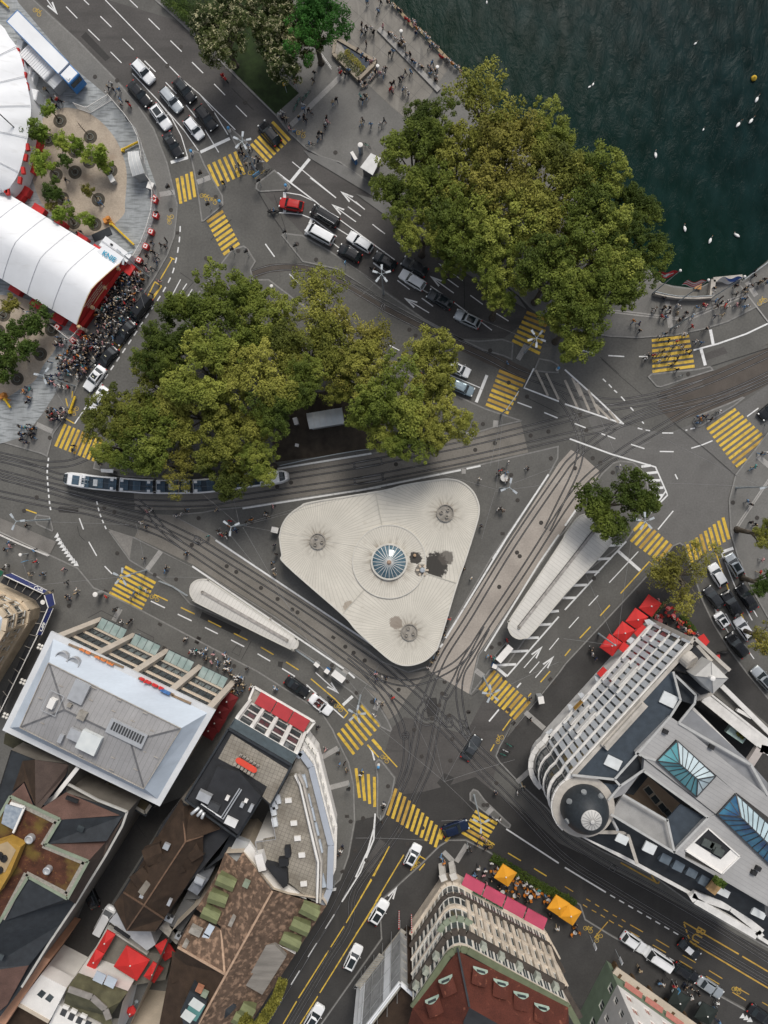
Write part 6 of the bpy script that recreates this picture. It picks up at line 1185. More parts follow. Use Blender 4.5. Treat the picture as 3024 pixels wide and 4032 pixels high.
RP(D_,'rear_slope','v -50,1060,14 160,1150,14 150,1240,14 -50,1330,14',14,M_tiled)
prismat(D_,'skylight_block','v 20,1560 100,1385 235,1490 165,1659 60,1720',12,17.4,M_slated);RP(D_,'rooflight_frame','v 40,1600 130,1440 225,1510 150,1640',17.45,mat('teal_frame',(.08,.2,.19),.5,.1,1),.05)
for s in('v 85,1500 130,1440 220,1500 175,1560','v 20,1600 65,1535 150,1590 100,1655'):RP(D_,'rooflight_pane',s,17.53,mat('frosted_pane',(.55,.57,.55),.3,.06,1))
boxat(D_,'terracotta_flue','v 185,1355',16.6,(1.0,.9,.7),mat('terracotta',(.33,.14,.08),.8,.15,2),am);boxat(D_,'pale_vent','v 225,1400',16.6,(.9,.8,.6),M_cop,am)
hedge('v 905,1110 860,1240 760,1400 690,1500 590,1400',15.9,1.5,'brown','yellow green terrace hedge on the brown tiled house above the tram street','terrace_hedge',3800,.3)
hd=bpy.data.objects['terrace_hedge']
for v in hd.data.vertices:v.co.z=14.4+(v.co.z%1.5)if v.co.z<14.4 else v.co.z
E=root_at('sedum_roof_building','block with a red brown planted flat roof edged in green copper and dark slate slopes','q 400,1300',19)
fpE=P('q -80,960 90,420 290,500 560,535 540,770 820,860 1040,930 860,1290 630,1659 u 180,1360 0,1600 -100,1700',14.5);wl=MB()
for i in range(len(fpE)):a,b=fpE[i],fpE[(i+1)%len(fpE)];wl.quad(V3(a,.1),V3(b,.1),V3(b,14.5),V3(a,14.5))
wl.build('wall',mat('grey_render',(.17,.155,.135),.9,.15,.5,fine=.1),E)
mb=MB();mb.poly([V3(p,14.3)for p in fpE]);mb.build('inner_roof',M_slated,E)
RP(E,'sedum_roof','q -80,1080 85,800 490,990 370,1190 720,1330 550,1635 230,1455 u 0,830 -100,960',19,M_sedum,.4)
beams(E,'gravel_edge','q 95,830 465,1010 350,1200 690,1340 545,1600 215,1430 20,1800',19.03,.75,.05,mat('roof_gravel',(.27,.25,.215),.9,.2,3,fine=.2))
beams(E,'copper_edge','q -60,1060 85,800 490,990 370,1190 720,1330 550,1635 230,1455 -20,1850',19.05,.42,.18,M_cop)
RP(E,'pink_slope','q 325,905,18.8 490,990,18.8 980,955,14.6 540,765,14.6',17,M_tilep)
RP(E,'slate_slope','q 490,990,18.8 370,1190,18.8 870,1165,16 1000,960,14.6',17,M_slated)
RP(E,'pink_slope','q 370,1190,18.8 720,1330,18.8 870,1165,14.8',17,M_tilep)
RP(E,'slate_slope','q 720,1330,18.8 550,1635,18.8 620,1680,14.6 840,1300,14.6 1020,950,14.6 870,1165,14.8',16,mat('brown_slate',(.075,.055,.045),.9,.2,.6,fine=.2))
RP(E,'slate_slope','u 230,480,18.8 550,635,18.8 620,640,15 520,830,14.6 235,1180,15.5 0,1215,16 -100,1200,16 -100,950,18.8 0,830,18.8',17,M_slated)
RP(E,'pink_slope','u -100,1200,16 0,1212,16 235,1180,15.5 60,1500,14.6 -60,1600,14.6',15,M_tilep)
RP(E,'brown_roof','q 185,510,14.5 285,500,17 290,880,18 200,680,16 100,760,14.6',16,M_tiled);RP(E,'brown_roof','q 285,500,17 560,540,14.6 540,620,14.6 330,900,18 290,880,18',16,mat('dusky_tiles',(.07,.05,.042),.9,.2,.6,fine=.2));RP(E,'pink_slope','q 195,690,16 90,790,16 270,870,18',16,M_tilep)
beams(E,'white_gutter','q 540,690,14.7 800,830,14.7 1040,925,14.7 1000,1040,14.7 860,1290,14.7 630,1659,14.7 u 400,1000,14.7 180,1355,14.7',14.7,.32,.3,mat('white_gutter',(.44,.43,.40),.6,.12,1))
beams(E,'white_verge','q 640,560,15 450,800,15 360,860,15',15,.6,.4,M_wwall)
prismat(E,'yellow_plant','q -60,1190 50,1155 170,1215 80,1430 -20,1600 -90,1600',19.3,21.0,mat('yellow_machinery',(.34,.2,.04),.6,.15,1))
RP(E,'plant_top','q -30,1200 60,1170 130,1240 40,1420 -30,1420',21.06,mat('sand_panel',(.36,.27,.16),.6,.1,1),.05)
for s in('q 35,1305','q 0,1400','q 0,1280'):q=P1(s,21.1);mb=MB();mb.lathe((q.x,q.y,21.05),[(.5,0),(.5,.3),(.4,.3),(.35,.1),(0,.1)],18);mb.build('fan',M_blackp,E)
RP(E,'solar_panel','q 45,870 190,895 115,1075 10,1020',19.6,mat('solar_glass',(.20,.24,.29),.2,.3,2,col2=(.34,.38,.42)),.3);beams(E,'panel_frame','q 85,855 200,890 110,1095',19.7,.3,.3,M_wwall)
for s,r in(('q 245,1145',.62),('q 390,1400',.55)):q=P1(s,19.4);mb=MB();mb.lathe((q.x,q.y,19),[(r,0),(r,.8),(r*.8,.85),(r*.7,.6),(0,.6)],20);mb.build('roof_vent',MATS['aluminium'],E)
boxat(E,'roof_window','q 660,1062',17.2,(1.0,.9,.15),M_win,am);boxat(E,'roof_window','u 10,1110',17,(.7,.9,.15),M_win,am)
boxat(E,'flower_box','q 595,820',16.6,(1.9,.5,.4),M_blackp,-.35)
G2=root_at('rear_annexe','low annexe with a planted roof and slate flats tucked behind the pale blue roof','q 1000,820',8)
prismat(G2,'annexe_wall','q 850,690 1245,880 1190,965 835,770',.1,8.2,M_slated);RP(G2,'planted_roof','q 890,690 1230,860 1180,930 860,760',8.25,mat('mossy_roof',(.05,.04,.02),.95,.4,.8,fine=.3),.02);beams(G2,'gravel_edge','q 865,745 1185,935 1230,870',8.3,.5,.06,MATS['roof_gravel'])
prismat(G2,'annexe_block','q 40,290 560,500 560,545 290,500 30,370',.1,11,mat('moss_dark',(.035,.033,.02),.95,.3,.7,fine=.3));prismat(G2,'annexe_block','q 640,600 860,690 780,790 560,690',.1,7,MATS['grey_render']);
Fh=root_at('old_brown_house','old house of steep dark brown tiled roofs beside the alley','u 1350,450',14)
fpF=P('q 1480,820 r 50,850 430,1110 250,1330 100,1500 u 1340,800 1270,905 1030,900 925,690 1270,130 1345,-10',12.5);wl=MB()
for i in range(len(fpF)):a,b=fpF[i],fpF[(i+1)%len(fpF)];wl.quad(V3(a,.1),V3(b,.1),V3(b,12.5),V3(a,12.5))
wl.build('wall',MATS['grey_render'],Fh);mb=MB();mb.poly([V3(p,12.4)for p in fpF]);mb.build('roof_base',M_black,Fh)
for s in('q 1480,820,12.6 1500,880,14 1515,1170,16 1365,1400,15.6 1270,1150,12.6','q 1500,880,14 1515,1170,16 1659,1110,14 r 350,1060,13 100,870,12.6','u 1515,170,16 1175,690,16 1000,590,12.6 1190,290,13 1270,130,12.6','u 1515,170,16 1659,110,14 1659,320,12.8 1510,550,13 1340,800,12.6 1175,690,16','u 1175,690,16 1035,897,12.6 930,680,12.6 1000,590,12.6','u 1175,690,16 1340,800,12.6 1270,900,12.6 1035,897,12.6'):
 RP(Fh,'roof',s,14,M_tiled)
beams(Fh,'ridge_tiles','u 1500,0,14.6 1515,170,16.1 1175,690,16.1 1035,895,12.8;u 1175,690,16.1 1010,585,12.8;u 1175,690,16.1 1340,800,12.8;u 1515,170,16.1 1659,120,14.2;r 65,1165,14.5 340,1060,13',16,.22,.16,mat('ridge_brown',(.14,.085,.055),.9,.2,2))
for s in('u 1195,290 1340,230','u 1120,400 1200,500','u 1350,390 1500,330','u 1540,260 1640,200','u 1300,300 1400,340'):dormer(Fh,s,13.8,2.6,3,1.0,0,M_tiled)
RP(Fh,'metal_patch','u 1125,580 1190,490 1260,545 1195,640',15.3,mat('pale_wood_deck',(.2,.18,.15),.8,.2,1),.2)
for s,sz in(('u 1365,200',(.9,.9,.5)),('u 1390,655',(.5,1.0,.5)),('u 1635,470',(1.4,.9,.6)),('u 1160,610',(.6,.4,.4))):boxat(Fh,'roof_window',s,15,sz,MATS['aluminium'],am)
I_=root_at('courtyard_workshop','low grey flat roofs with cooling units between the brown tiled houses','u 1500,700',8)
prismat(I_,'flat_block','u 1380,850 1540,560 1659,640 v 60,640 170,690 0,950 u 1500,920',.1,9,mat('grey_bitumen',(.105,.105,.105),.85,.2,.5,fine=.1));prismat(I_,'flat_block','v 80,560 170,430 250,480 160,610',.1,11.5,mat('lead_roof',(.16,.17,.19),.6,.3,.8));prismat(I_,'flat_block','u 1300,880 1370,800 1480,960 1440,1010',.1,8.5,M_conc);prismat(I_,'flat_block','v 170,440 340,280 430,110 500,150 410,270',.1,10,M_slated)
for s,z in(('v 185,480',11.6),('u 1390,785',9.2),('v 20,930',9.1)):
 o=boxat(I_,'cooling_unit',s,z,(1.3,.9,.7),MATS['aluminium'],am);q=P1(s,z+.75)
 for k in(-.3,.3):mb=MB();mb.lathe((q.x+k*.9,q.y+k*.5,z+.71),[(.26,0),(.26,.05),(0,.05)],14);mb.build('fan',M_blackp,o)
Hh_=root_at('cream_corner_house','ornate cream corner house with navy awnings, cut by the left edge','m 150,640',8)
hc=[P1('m -150,330'),P1('m 290,540'),P1('m 335,600'),P1('m 320,690'),P1('m -120,1420')];hc=[V3(p,0)for p in hc];cenH=V3(P1('m -120,900'),0);wl=MB()
facade(wl,Hh_,hc[0],hc[1],4.6,11.5,8,2,1.2,1.7,.9,3.3,cenH,M_wfr,.3,sill_ledge=True);facade(wl,Hh_,hc[1],hc[2],4.6,11.5,1,2,1.3,1.7,.9,3.3,cenH,M_wfr,.3);facade(wl,Hh_,hc[2],hc[3],4.6,11.5,2,2,1.1,1.7,.9,3.3,cenH,M_wfr,.3,sill_ledge=True);facade(wl,Hh_,hc[3],hc[4],4.6,11.5,9,2,1.3,1.8,.9,3.3,cenH,M_wfr,.3,sill_ledge=True)
for a,b in zip(hc,hc[1:]):wl.quad(V3(a,.1),V3(b,.1),V3(b,4.6),V3(a,4.6))
wl.build('wall',mat('cream_sandstone',(.50,.41,.30),.88,.2,.6,fine=.12),Hh_)
for z,w_,h_ in((4.5,1.0,.5),(8.0,.6,.3),(11.6,1.5,.5)):ledge(Hh_,hc,z,w_,h_,MATS['cream_sandstone'],'cornice')
for i in range(7):
 q=hc[3].lerp(hc[4],i/7+.02);mb=MB();mb.box((q.x,q.y,7.9),(.55,.55,6.6),math.atan2((hc[4]-hc[3]).y,(hc[4]-hc[3]).x));mb.build('pilaster',MATS['cream_sandstone'],Hh_)
for i in range(5):
 q=hc[0].lerp(hc[1],i/5+.1);mb=MB();mb.box((q.x,q.y,7.9),(.5,.5,6.6),math.atan2((hc[1]-hc[0]).y,(hc[1]-hc[0]).x));mb.build('pilaster',MATS['cream_sandstone'],Hh_)
inn_=[p.lerp(cenH,.25)for p in hc];mb=MB()
for i in range(4):mb.quad(V3(hc[i],11.8),V3(hc[i+1],11.8),V3(inn_[i+1],14),V3(inn_[i],14))
mb.build('roof',M_roofw,Hh_)
for spec in('m 95,325 385,465 365,490 40,340','m 430,490 450,580 405,605 372,503','m 435,612 340,830 308,825 400,610'):
 a,b,c,d=P(spec,3.3);mb=MB();c=V3(c,3.7);d=V3(d,3.7);mb.quad(a,b,c,d);mb.quad(a-up*.04,d-up*.04,c-up*.04,b-up*.04);aw=mb.build('awning',M_navy,Hh_)
 mb=MB();mb.beam(d,c,.14,.14);mb.beam(a,b,.07,.1);mb.build('awning_rail',M_wwall,Hh_)
 d_=(b-a).normalized();m_=(a+b+c+d)/4
 if '430,490' not in spec:sd_=(d_ if d_.x>0 else-d_)if '95,325' in spec else-d_;nn=Vector((-sd_.y,sd_.x,0));text_obj('Café','awning_lettering',M_white,.85,m_+sd_*(2.2 if '95,325' in spec else-1.0)+up*.12,basis(sd_,nn),Hh_,shear=.3)
beams(Hh_,'canopy_rail','m 308,830 0,1460',3.5,.14,.14,M_wwall)
for k in range(9):
 f=k/8;a=P1('m 330,640',3.3).lerp(P1('m -20,1380',3.3),f);b=P1('m 400,640',3.5).lerp(P1('m 20,1440',3.5),f);mb=MB();mb.beam(a,b,.07,.07);mb.build('canopy_arm',M_wornw,Hh_)
for k in range(5):
 f=k/4;a=P1('m 60,420',3.3).lerp(P1('m 300,540',3.3),f);b=P1('m 90,350',3.5).lerp(P1('m 360,480',3.5),f);mb=MB();mb.beam(a,b,.07,.07);mb.build('canopy_arm',M_wornw,Hh_)
RP(Hh_,'terrace_deck','m 5,400 290,545 330,610 320,690 20,1350 0,1500 20,1440 330,820 400,600 365,500 40,345',2.9,M_black,.2)
q=P1('m 350,562',3.0);mb=MB();mb.lathe((q.x,q.y,3.0),[(0,0),(.38,.02),(.4,.06),(0,.07)],18);mb.build('round_table',M_wwall,Hh_)
RP(Hh_,'green_awning','m 0,300 28,315 5,355 -30,340',3.2,mat('awning_green',(.01,.09,.05),.7,.1,1),.05)
G=root_at('white_rear_house','white rendered house with two square windows and a mossy metal roof, bottom left','u 400,1450',9)
fpG=P('u 335,1255 545,1365 640,1240 1045,1390 1000,1480 960,1659 900,1900 -50,1900 150,1495',8.0);cenG=P1('u 500,1600',8);wl=MB()
wa,wb,wc=P('u 150,1495 335,1255 545,1365',11)
for i in range(len(fpG)):a,b=fpG[i],fpG[(i+1)%len(fpG)];wl.quad(V3(a,.1),V3(b,.1),V3(b,8),V3(a,8))
wl.build('wall',M_wwall,G)
RP(G,'white_roof','u 150,1495 335,1255 545,1365 400,1640',10.2,M_wwall,2.5)
for s in('u 300,1420 340,1378 378,1405 340,1450','u 365,1455 405,1410 442,1438 408,1485'):RP(G,'window',s,10.23,M_win)
beams(G,'ledge','u 150,1498 400,1640',10.25,.5,.2,M_pwall)
RP(G,'moss_roof','u 545,1370,11 640,1240,8.6 1045,1395,8.6 980,1480,10 900,1600,9 860,1540,11',9,mat('mossy_metal',(.085,.08,.045),.85,.3,.7,fine=.15));RP(G,'moss_roof','u 545,1370,11 860,1540,11 900,1600,9 930,1700,9 520,1500,9',9,MATS['mossy_metal'])
beams(G,'metal_ridge','u 560,1372 750,1440 860,1540 890,1620',11.1,1.0,.15,mat('ridge_metal',(.24,.22,.2),.6,.2,1))
for s in('u 815,1275 865,1300','u 905,1310 955,1335'):boxat(G,'roof_window',s,9.4,(1.7,1.6,.2),M_roofw,am)
prismat(G,'lower_white_wing','u 400,1660 480,1500 560,1560 800,1700 700,1900 300,1900',.1,9,M_wwall)
for s in('u 520,1565','u 583,1600','u 648,1630','u 718,1660'):boxat(G,'window',s,9.0,(.9,1.1,.06),M_wfd,am)
for s in('u 545,1510','u 610,1545','u 690,1585'):boxat(G,'window_box',s,9.1,(1.0,.5,.4),M_wwall,am)
prismat(G,'brown_lean_to','u 50,1659 150,1500 400,1645 330,1900 0,1900',.1,8.5,M_tiled)
K_=root_at('peach_wall_house','narrow house showing only a peach coloured wall band beside white gutter, bottom left','u 200,1400',9);prismat(K_,'peach_wall','u 345,1110 410,1130 150,1500 20,1700 -80,1700 0,1520 130,1350',.1,11,mat('peach_plaster',(.50,.27,.17),.85,.1,.6,fine=.06))
beams(K_,'wall_coping','u 20,1560 345,1112',11.05,.3,.12,M_pwall)
T_=root_at('terrace_restaurant','tiled restaurant terrace enclosed by pale walls behind the alley','u 950,1100',4)
prismat(T_,'deck','u 880,870 1215,1075 1400,1100 1350,1300 1100,1340 700,1200',.1,3.6,mat('dim_terrace_slabs',(.15,.14,.12),.9,.2,.6,fine=.15));beams(T_,'low_wall','u 700,1190 885,865 1210,1080',4.1,.25,.9,MATS['white_gutter'])
prismat(T_,'white_stair','u 890,820 960,740 1230,900 1270,1010 1200,1060',.1,6,mat('white_stair',(.42,.43,.45),.7,.1,1));prismat(T_,'white_wall','u 800,1180 1000,1265 990,1300 790,1210',3.6,4.3,M_wwall)
boxat(T_,'window_box','u 1000,905',6.1,(3.0,.35,.4),M_blackp,-.6)
ZS=16.0
S_=root_at('scaffolding','scaffold wrapped in grey netting with white sheets between the street and the cream building','w 300,1000',8,'scaffolding')
n1,n2=P('N 1577,3871 1402,4100',ZS);sd=(n2-n1).normalized();sn=Vector((sd.y,-sd.x,0));sn=sn if sn.dot(P1('v 1000,1000')-n1)>0 else-sn
n0=P1('N 1632,3921',ZS);M_net=mat('debris_netting',(.30,.305,.305),.8,.25,.8,fine=.2,alpha=.9);lines_on(M_net,-1.2,2.5,.12,(.3,.3,.3),strength=.5);M_sheet=mat('white_sheeting',(.74,.76,.78),.5,.08,.5,fine=.05);M_pole=mat('galvanised_tube',(.45,.46,.47),.4,.1,2,metal=.5);M_plank=mat('scaffold_planks',(.34,.32,.28),.85,.25,1.5,fine=.2)
Ls=(n2-n1).length
bb=MB();back=[V3(p,.1)for p in(n1-sn*1.3,n2-sn*1.3,n2-sn*12,n1-sn*9)];bb.prism(back,.1,ZS-1.4);bb.build('covered_building',M_tiled,S_)
def sheetq(a,b,z0,z1,m,nm,off=0):mb=MB();mb.quad(V3(a,z0)+sn*off,V3(b,z0)+sn*off,V3(b,z1)+sn*off,V3(a,z1)+sn*off);return mb.build(nm,m,S_)
k=0;cuts=[0,2.4,4.3,9.6,12.2,Ls]
for a_,b_,m_ in zip(cuts,cuts[1:],(M_net,M_sheet,M_net,M_sheet,M_net)):sheetq(n1+sd*a_,n1+sd*b_,3.2,ZS-.2,m_,'netting' if m_ is M_net else 'white_sheet',.02 if m_ is M_net else.08)
mb=MB();mb.quad(V3(n1,3.2),V3(n0,3.2),V3(n0,ZS-.2),V3(n1,ZS-.2));mb.build('netting',M_net,S_)
for z in(2.2,4.2,6.2,8.2,10.2,12.2,14.2):sheet_=MB();sheet_.beam(V3(n1-sn*.65,z),V3(n2-sn*.65,z),1.1,.07);sheet_.build('deck',M_plank,S_)
for i in range(int(Ls/2.5)+2):
 q=n1+sd*min(i*2.5,Ls)
 for o in(.12,-1.25):mb=MB();p=q+sn*o;mb.cyl((p.x,p.y),.045,.1,ZS+.4,6);mb.build('standard',M_pole,S_)
for z in(5.2,9.2,13.2,16.2):
 mb=MB();mb.tube([V3(n1,z)+sn*.1,V3(n2,z)+sn*.1],.04,6);mb.build('ledger',M_pole,S_)
for z,o0,o1 in((4.6,.1,1.2),):
 mb=MB();mb.poly([V3(n1+sd*4.3,z)+sn*o0,V3(n2,z)+sn*o0,V3(n2,z)+sn*o1,V3(n1+sd*4.3,z)+sn*o1]);mb.build('catch_platform',M_plank,S_)
 mb=MB();mb.quad(V3(n1+sd*4.3,z)+sn*o1,V3(n2,z)+sn*o1,V3(n2,z+1.3)+sn*(o1+.3),V3(n1+sd*4.3,z+1.3)+sn*(o1+.3));mb.build('guard_mesh',mat('pale_guard_mesh',(.4,.42,.43),.6,.15,2,alpha=.6),S_)
 mb=MB()
 for i in range(16):q=n1+sd*(4.3+i*(Ls-4.3)/15);mb.tube([V3(q,z)+sn*o0,V3(q,z+.9)+sn*o1],.04,5)
 mb.build('truss',M_pole,S_)
mb=MB();mb.beam(V3(n1,ZS)+sn*.1,V3(n2,ZS)+sn*.1,.5,.4);mb.beam(V3(n0,ZS),V3(n1,ZS),.5,.4);mb.build('top_rail',M_truckw,S_)
M_rw=mat('red_white_pole',(.6,.6,.58),.5,.05,1);
N_,L2_=nt(M_rw);sp=N_.new('ShaderNodeSeparateXYZ');L2_.new(N_.new('ShaderNodeNewGeometry').outputs['Position'],sp.inputs[0]);overlay(M_rw,math_node(N_,L2_,'LESS_THAN',math_node(N_,L2_,'FRACT',math_node(N_,L2_,'MULTIPLY',sp.outputs['Z'],1.6)),.5),(.5,.03,.03))
for s in('N 1571,3640','N 1621,3655'):q=P1(s,4);mb=MB();mb.cyl((q.x,q.y),.1,.1,5.2,8);mb.build('warning_pole',M_rw,S_)
ZZ=21.0
z1,z2,z3=P('N 1625,3965 1795,3716 2236,3962',ZZ);z4=P1('N 2300,4080',ZZ)
Zb=thing('red_roofed_corner_building','cream stone corner building with turret, pink awnings and a dark red tiled roof','building',(z2.x,z2.y,.1))
cenZ=P1('N 1950,4150',ZZ)
d1=(z1-z2).normalized();d2=(z3-z2).normalized();r_=3.1;pc=[]
ca,cb=z2+d1*r_,z2+d2*r_
for k in range(6):
 t_=k/5;pc.append(V3(ca.lerp(z2-(d1+d2).normalized()*.55,t_).lerp((z2-(d1+d2).normalized()*.55).lerp(cb,t_),t_),0))
wl=MB();c0_=V3(cenZ,0)
facade(wl,Zb,V3(z1,0),pc[0],.1,ZZ,7,5,.9,2.2,4.0,3.35,c0_,M_wfr,.1,mull=1,sill_ledge=True)
for a,b in zip(pc,pc[1:]):facade(wl,Zb,a,b,.1,ZZ,1,5,.95,2.0,4.1,3.35,c0_,M_wfr,.1,mull=1)
facade(wl,Zb,pc[-1],V3(z3,0),.1,ZZ,13,5,1.0,2.2,4.0,3.35,c0_,M_wfr,.1)
facade(wl,Zb,V3(z3,0),V3(z4,0),.1,ZZ,2,4,1.1,1.8,4.2,3.35,c0_,M_wfr,.3)
wl.build('wall',M_swall,Zb)
outer=[V3(z1,0)]+pc+[V3(z3,0),V3(z4,0)]
ledge(Zb,outer,17.5,1.5,.5,mat('dark_stone_cornice',(.062,.052,.044),.9,.25,1,fine=.2),'cornice');ledge(Zb,outer,7.4,1.1,.4,MATS['dark_stone_cornice'],'cornice');ledge(Zb,outer,4.0,.9,.5,M_swall,'string_course');ledge(Zb,outer[1:7],14.2,1.5,.3,M_cop,'copper_skirt')
for z in(10.6,14.0):ledge(Zb,outer,z,.5,.22,M_swall,'string_course')
for k in range(12):
 q=pc[-1].lerp(V3(z3,0),k/11);mb=MB();mb.box((q.x,q.y,12.3),(.6,.6,9.4),math.atan2(d2.y,d2.x));mb.build('pilaster',M_swall,Zb)
for k in range(5):
 q=pc[-1].lerp(V3(z3,0),(k+.5)/5);mb=MB();mb.box((q.x,q.y,18.3),(.8,1.3,1.1),math.atan2(d2.y,d2.x));mb.build('stone_console',mat('pale_green_stone',(.33,.35,.30),.85,.15,1.5),Zb)
for k in range(3):
 q=V3(z1,0).lerp(pc[0],(k+.5)/3);mb=MB();mb.box((q.x,q.y,18.3),(.8,1.3,1.1),math.atan2(d1.y,d1.x));mb.build('stone_console',MATS['pale_green_stone'],Zb)
ledge(Zb,outer,ZZ+.05,.85,.35,mat('green_gutter',(.13,.15,.09),.7,.15,1),'copper_gutter')
hp=P1('w 930,1525',27);pk0=z2+(d1+d2).normalized()*.9
Y1,Y2,Y3=V3(z1,ZZ+.2),V3(pk0,ZZ+.2),V3(z3,ZZ+.2)
far1=P1('w 560,1659',24);e1=P1('w 900,1659',27.0);e2=P1('w 1659,2000',27)
mb=MB();mb.poly([Y1,Y2,hp,e1,far1,P1('w 420,1700',ZZ+.2)]);mb.build('roof',M_tiler,Zb);mb=MB();mb.poly([Y2,Y3,P1('w 1750,1800',ZZ+1),e2,hp]);mb.build('roof',M_tiler,Zb)
RP(Zb,'flat_ridge','w 930,1525 1200,1680 1659,2000 900,2000 880,1640',27.02,M_black)
beams(Zb,'hip_ridge','w 832,1035,21.5 930,1520,27.1',24,.25,.2,M_slated)
def eyebrow(s):
 a,b=P(s,23.6);d=(b-a).normalized();n=Vector((-d.y,d.x,0));mb=MB();mb.smooth=True;vs=[];w_=1.05;nn=8
 for p,zz in((a,23.5),(b,24.7)):
  for i in range(nn+1):u=-1+2*i/nn;vs.append(V3(p+n*u*w_,zz+(.9*math.cos(u*PI/2)if p is a else.15*math.cos(u*PI/2))))
 mb.add(vs,[(i,i+1,nn+2+i,nn+1+i)for i in range(nn)]);o=mb.build('dormer',M_tiler,Zb)
 mb=MB();k=nn+1;mb.add([V3(v,23.0)-d*.02 for v in vs[:k]]+[v-d*.02 for v in vs[:k]],[(i,i+1,k+i+1,k+i)for i in range(nn)]);mb.build('dormer_front',mat('verdigris',(.37,.47,.40),.7,.12,2),o)
 mb=MB();q0,q1=a-n*.6-d*.06,a+n*.6-d*.06;mb.quad(V3(q0,23.55),V3(q1,23.55),V3(q1,24.1),V3(q0,24.1));mb.build('window',M_win,o)
for s in('w 1022,1225 1000,1300','w 1190,1325 1170,1400','w 1355,1425 1340,1500','w 1525,1525 1505,1600'):eyebrow(s)
for s in('w 735,1300 770,1375','w 625,1465 660,1540'):eyebrow(s)
for i in range(4):
 a=pc[-1].lerp(V3(z3,0),-.06+i*.262);b=pc[-1].lerp(V3(z3,0),.185+i*.262);n2_=Vector((d2.y,-d2.x,0));n2_=n2_ if n2_.dot(c0_-pc[-1])<0 else-n2_
 p=[V3(a,4.2)+n2_*.3,V3(b,4.2)+n2_*.3,V3(b,3.4)+n2_*2.1,V3(a,3.4)+n2_*2.1];mb=MB();mb.quad(*p);mb.quad(*[q-up*.04 for q in p][::-1]);mb.quad(p[3],p[2],p[2]-up*.3,p[3]-up*.3);mb.build('awning',M_pink,Zb)
n2_=Vector((d2.y,-d2.x,0));n2_=n2_ if n2_.dot(c0_-pc[-1])<0 else-n2_
M_gink=mat('green_lettering',(.015,.085,.04),.6,.1,2)
text_obj('TEKHUIS HORGO','facade_lettering',M_gink,.62,V3(pc[-1].lerp(V3(z3,0),.26),5.2)+n2_*.5,basis(d2 if d2.cross(up).dot(n2_)<0 else-d2,up),Zb,depth=.06)if 0 else text_obj('BRAUHAUS HORGO','facade_lettering',M_gink,.62,V3(pc[-1].lerp(V3(z3,0),.26),4.75)+n2_*.62,basis(-d2 if(-d2).cross(up).dot(n2_)>0 else d2,up),Zb,depth=.06)
for s in('s 715,1460','s 800,1450'):
 q=P1(s,4);mb=MB();mb.box((q.x,q.y,2.1),(.9,.9,4.0),.4);mb.box((q.x,q.y,4.15),(1.1,1.1,.2),.4);mb.build('entrance_pier',M_bal0,Zb)
Yb=root_at('green_white_house','green and white house with salmon shutters at the bottom right edge','x 500,1500',10)
y0,yl,yr=P('x 340,1140 60,1680 1180,1740',.1);cenY=P1('x 560,1800',.1);ZY=18.0
wl=MB();facade(wl,Yb,V3(y0,0),V3(yl,0),6.2,ZY,4,4,.95,1.4,1.0,2.9,V3(cenY,0),M_wfr,.2);wl.build('grey_white_wall',mat('pale_grey_plaster',(.46,.45,.43),.85,.08,.5,fine=.05),Yb)
wl=MB();facade(wl,Yb,V3(y0,0),V3(yr,0),6.2,ZY,6,4,1.15,1.5,1.0,2.9,V3(cenY,0),M_wfr,.2,glass=mat('salmon_shutter',(.36,.14,.11),.7,.12,2));wl.build('white_wall',M_wwall,Yb)
wl=MB();facade(wl,Yb,V3(y0,0),V3(yl,0),.1,6.2,4,1,1.3,1.6,4.0,3,V3(cenY,0),M_wfr,.2);wl.quad(V3(y0,.1),V3(yr,.1),V3(yr,6.2),V3(y0,6.2));wl.build('green_wall',mat('sage_plaster',(.165,.215,.15),.85,.12,.6,fine=.08),Yb)
mb=MB();mb.poly([V3(y0,ZY),V3(yl,ZY),V3(yl,ZY)+Vector((6,-14,0)),V3(yr,ZY)+Vector((0,-14,0)),V3(yr,ZY)]);mb.build('roof',M_tiled,Yb)
dr=(yr-y0).normalized();nr_=Vector((dr.y,-dr.x,0));nr_=nr_ if nr_.dot(V3(cenY,0)-V3(y0,0))<0 else-nr_;Lr=(yr-y0).length
for i in range(5):
 a=V3(y0,0)+dr*(1.6+i*Lr/5.2);mb=MB();p=[V3(a,5.4)+nr_*.1,V3(a+dr*Lr/6.2,5.4)+nr_*.1,V3(a+dr*Lr/6.2,4.9)+nr_*.8,V3(a,4.9)+nr_*.8];mb.quad(*p);mb.build('salmon_blind',MATS['salmon_shutter'],Yb)
mb=MB();mb.beam(V3(y0,3.4)+nr_*.7,V3(yr,3.4)+nr_*.7,1.2,.25);mb.build('shop_canopy',M_pwall,Yb)
for i in range(6):q=V3(y0,0)+dr*(1.2+i*Lr/6);mb=MB();mb.box((q.x+nr_.x*.3,q.y+nr_.y*.3,1.9),(.5,.9,3.4),math.atan2(dr.y,dr.x));mb.build('pier',mat('brown_pier',(.10,.06,.03),.8,.2,1.5),Yb)
ZR2=20.0
R0,R1,R2=P('N 2718,2539 2253,3051 2277,3285',ZR2)
Rb=thing('hotel_building','large white balconied corner building with slate dome, blue slate roofs and glass skylights','building',(R1.x,R1.y,.1))
cenR=P1('t 900,700',ZR2);M_bal=mat('white_stone',(.62,.605,.58),.8,.14,.7,fine=.08);M_louv=mat('pale_shutter',(.55,.575,.60),.7,.1,1.2);lines_on(M_louv,.9,.16,.05,(.26,.28,.3),strength=.6)
wl=MB();dR,nR,LR=facade(wl,Rb,V3(R0,0),V3(R1,0),4.5,ZR2-.3,21,4,1.1,2.9,.5,3.85,V3(cenR,0),M_wfd,.08,mull=1)
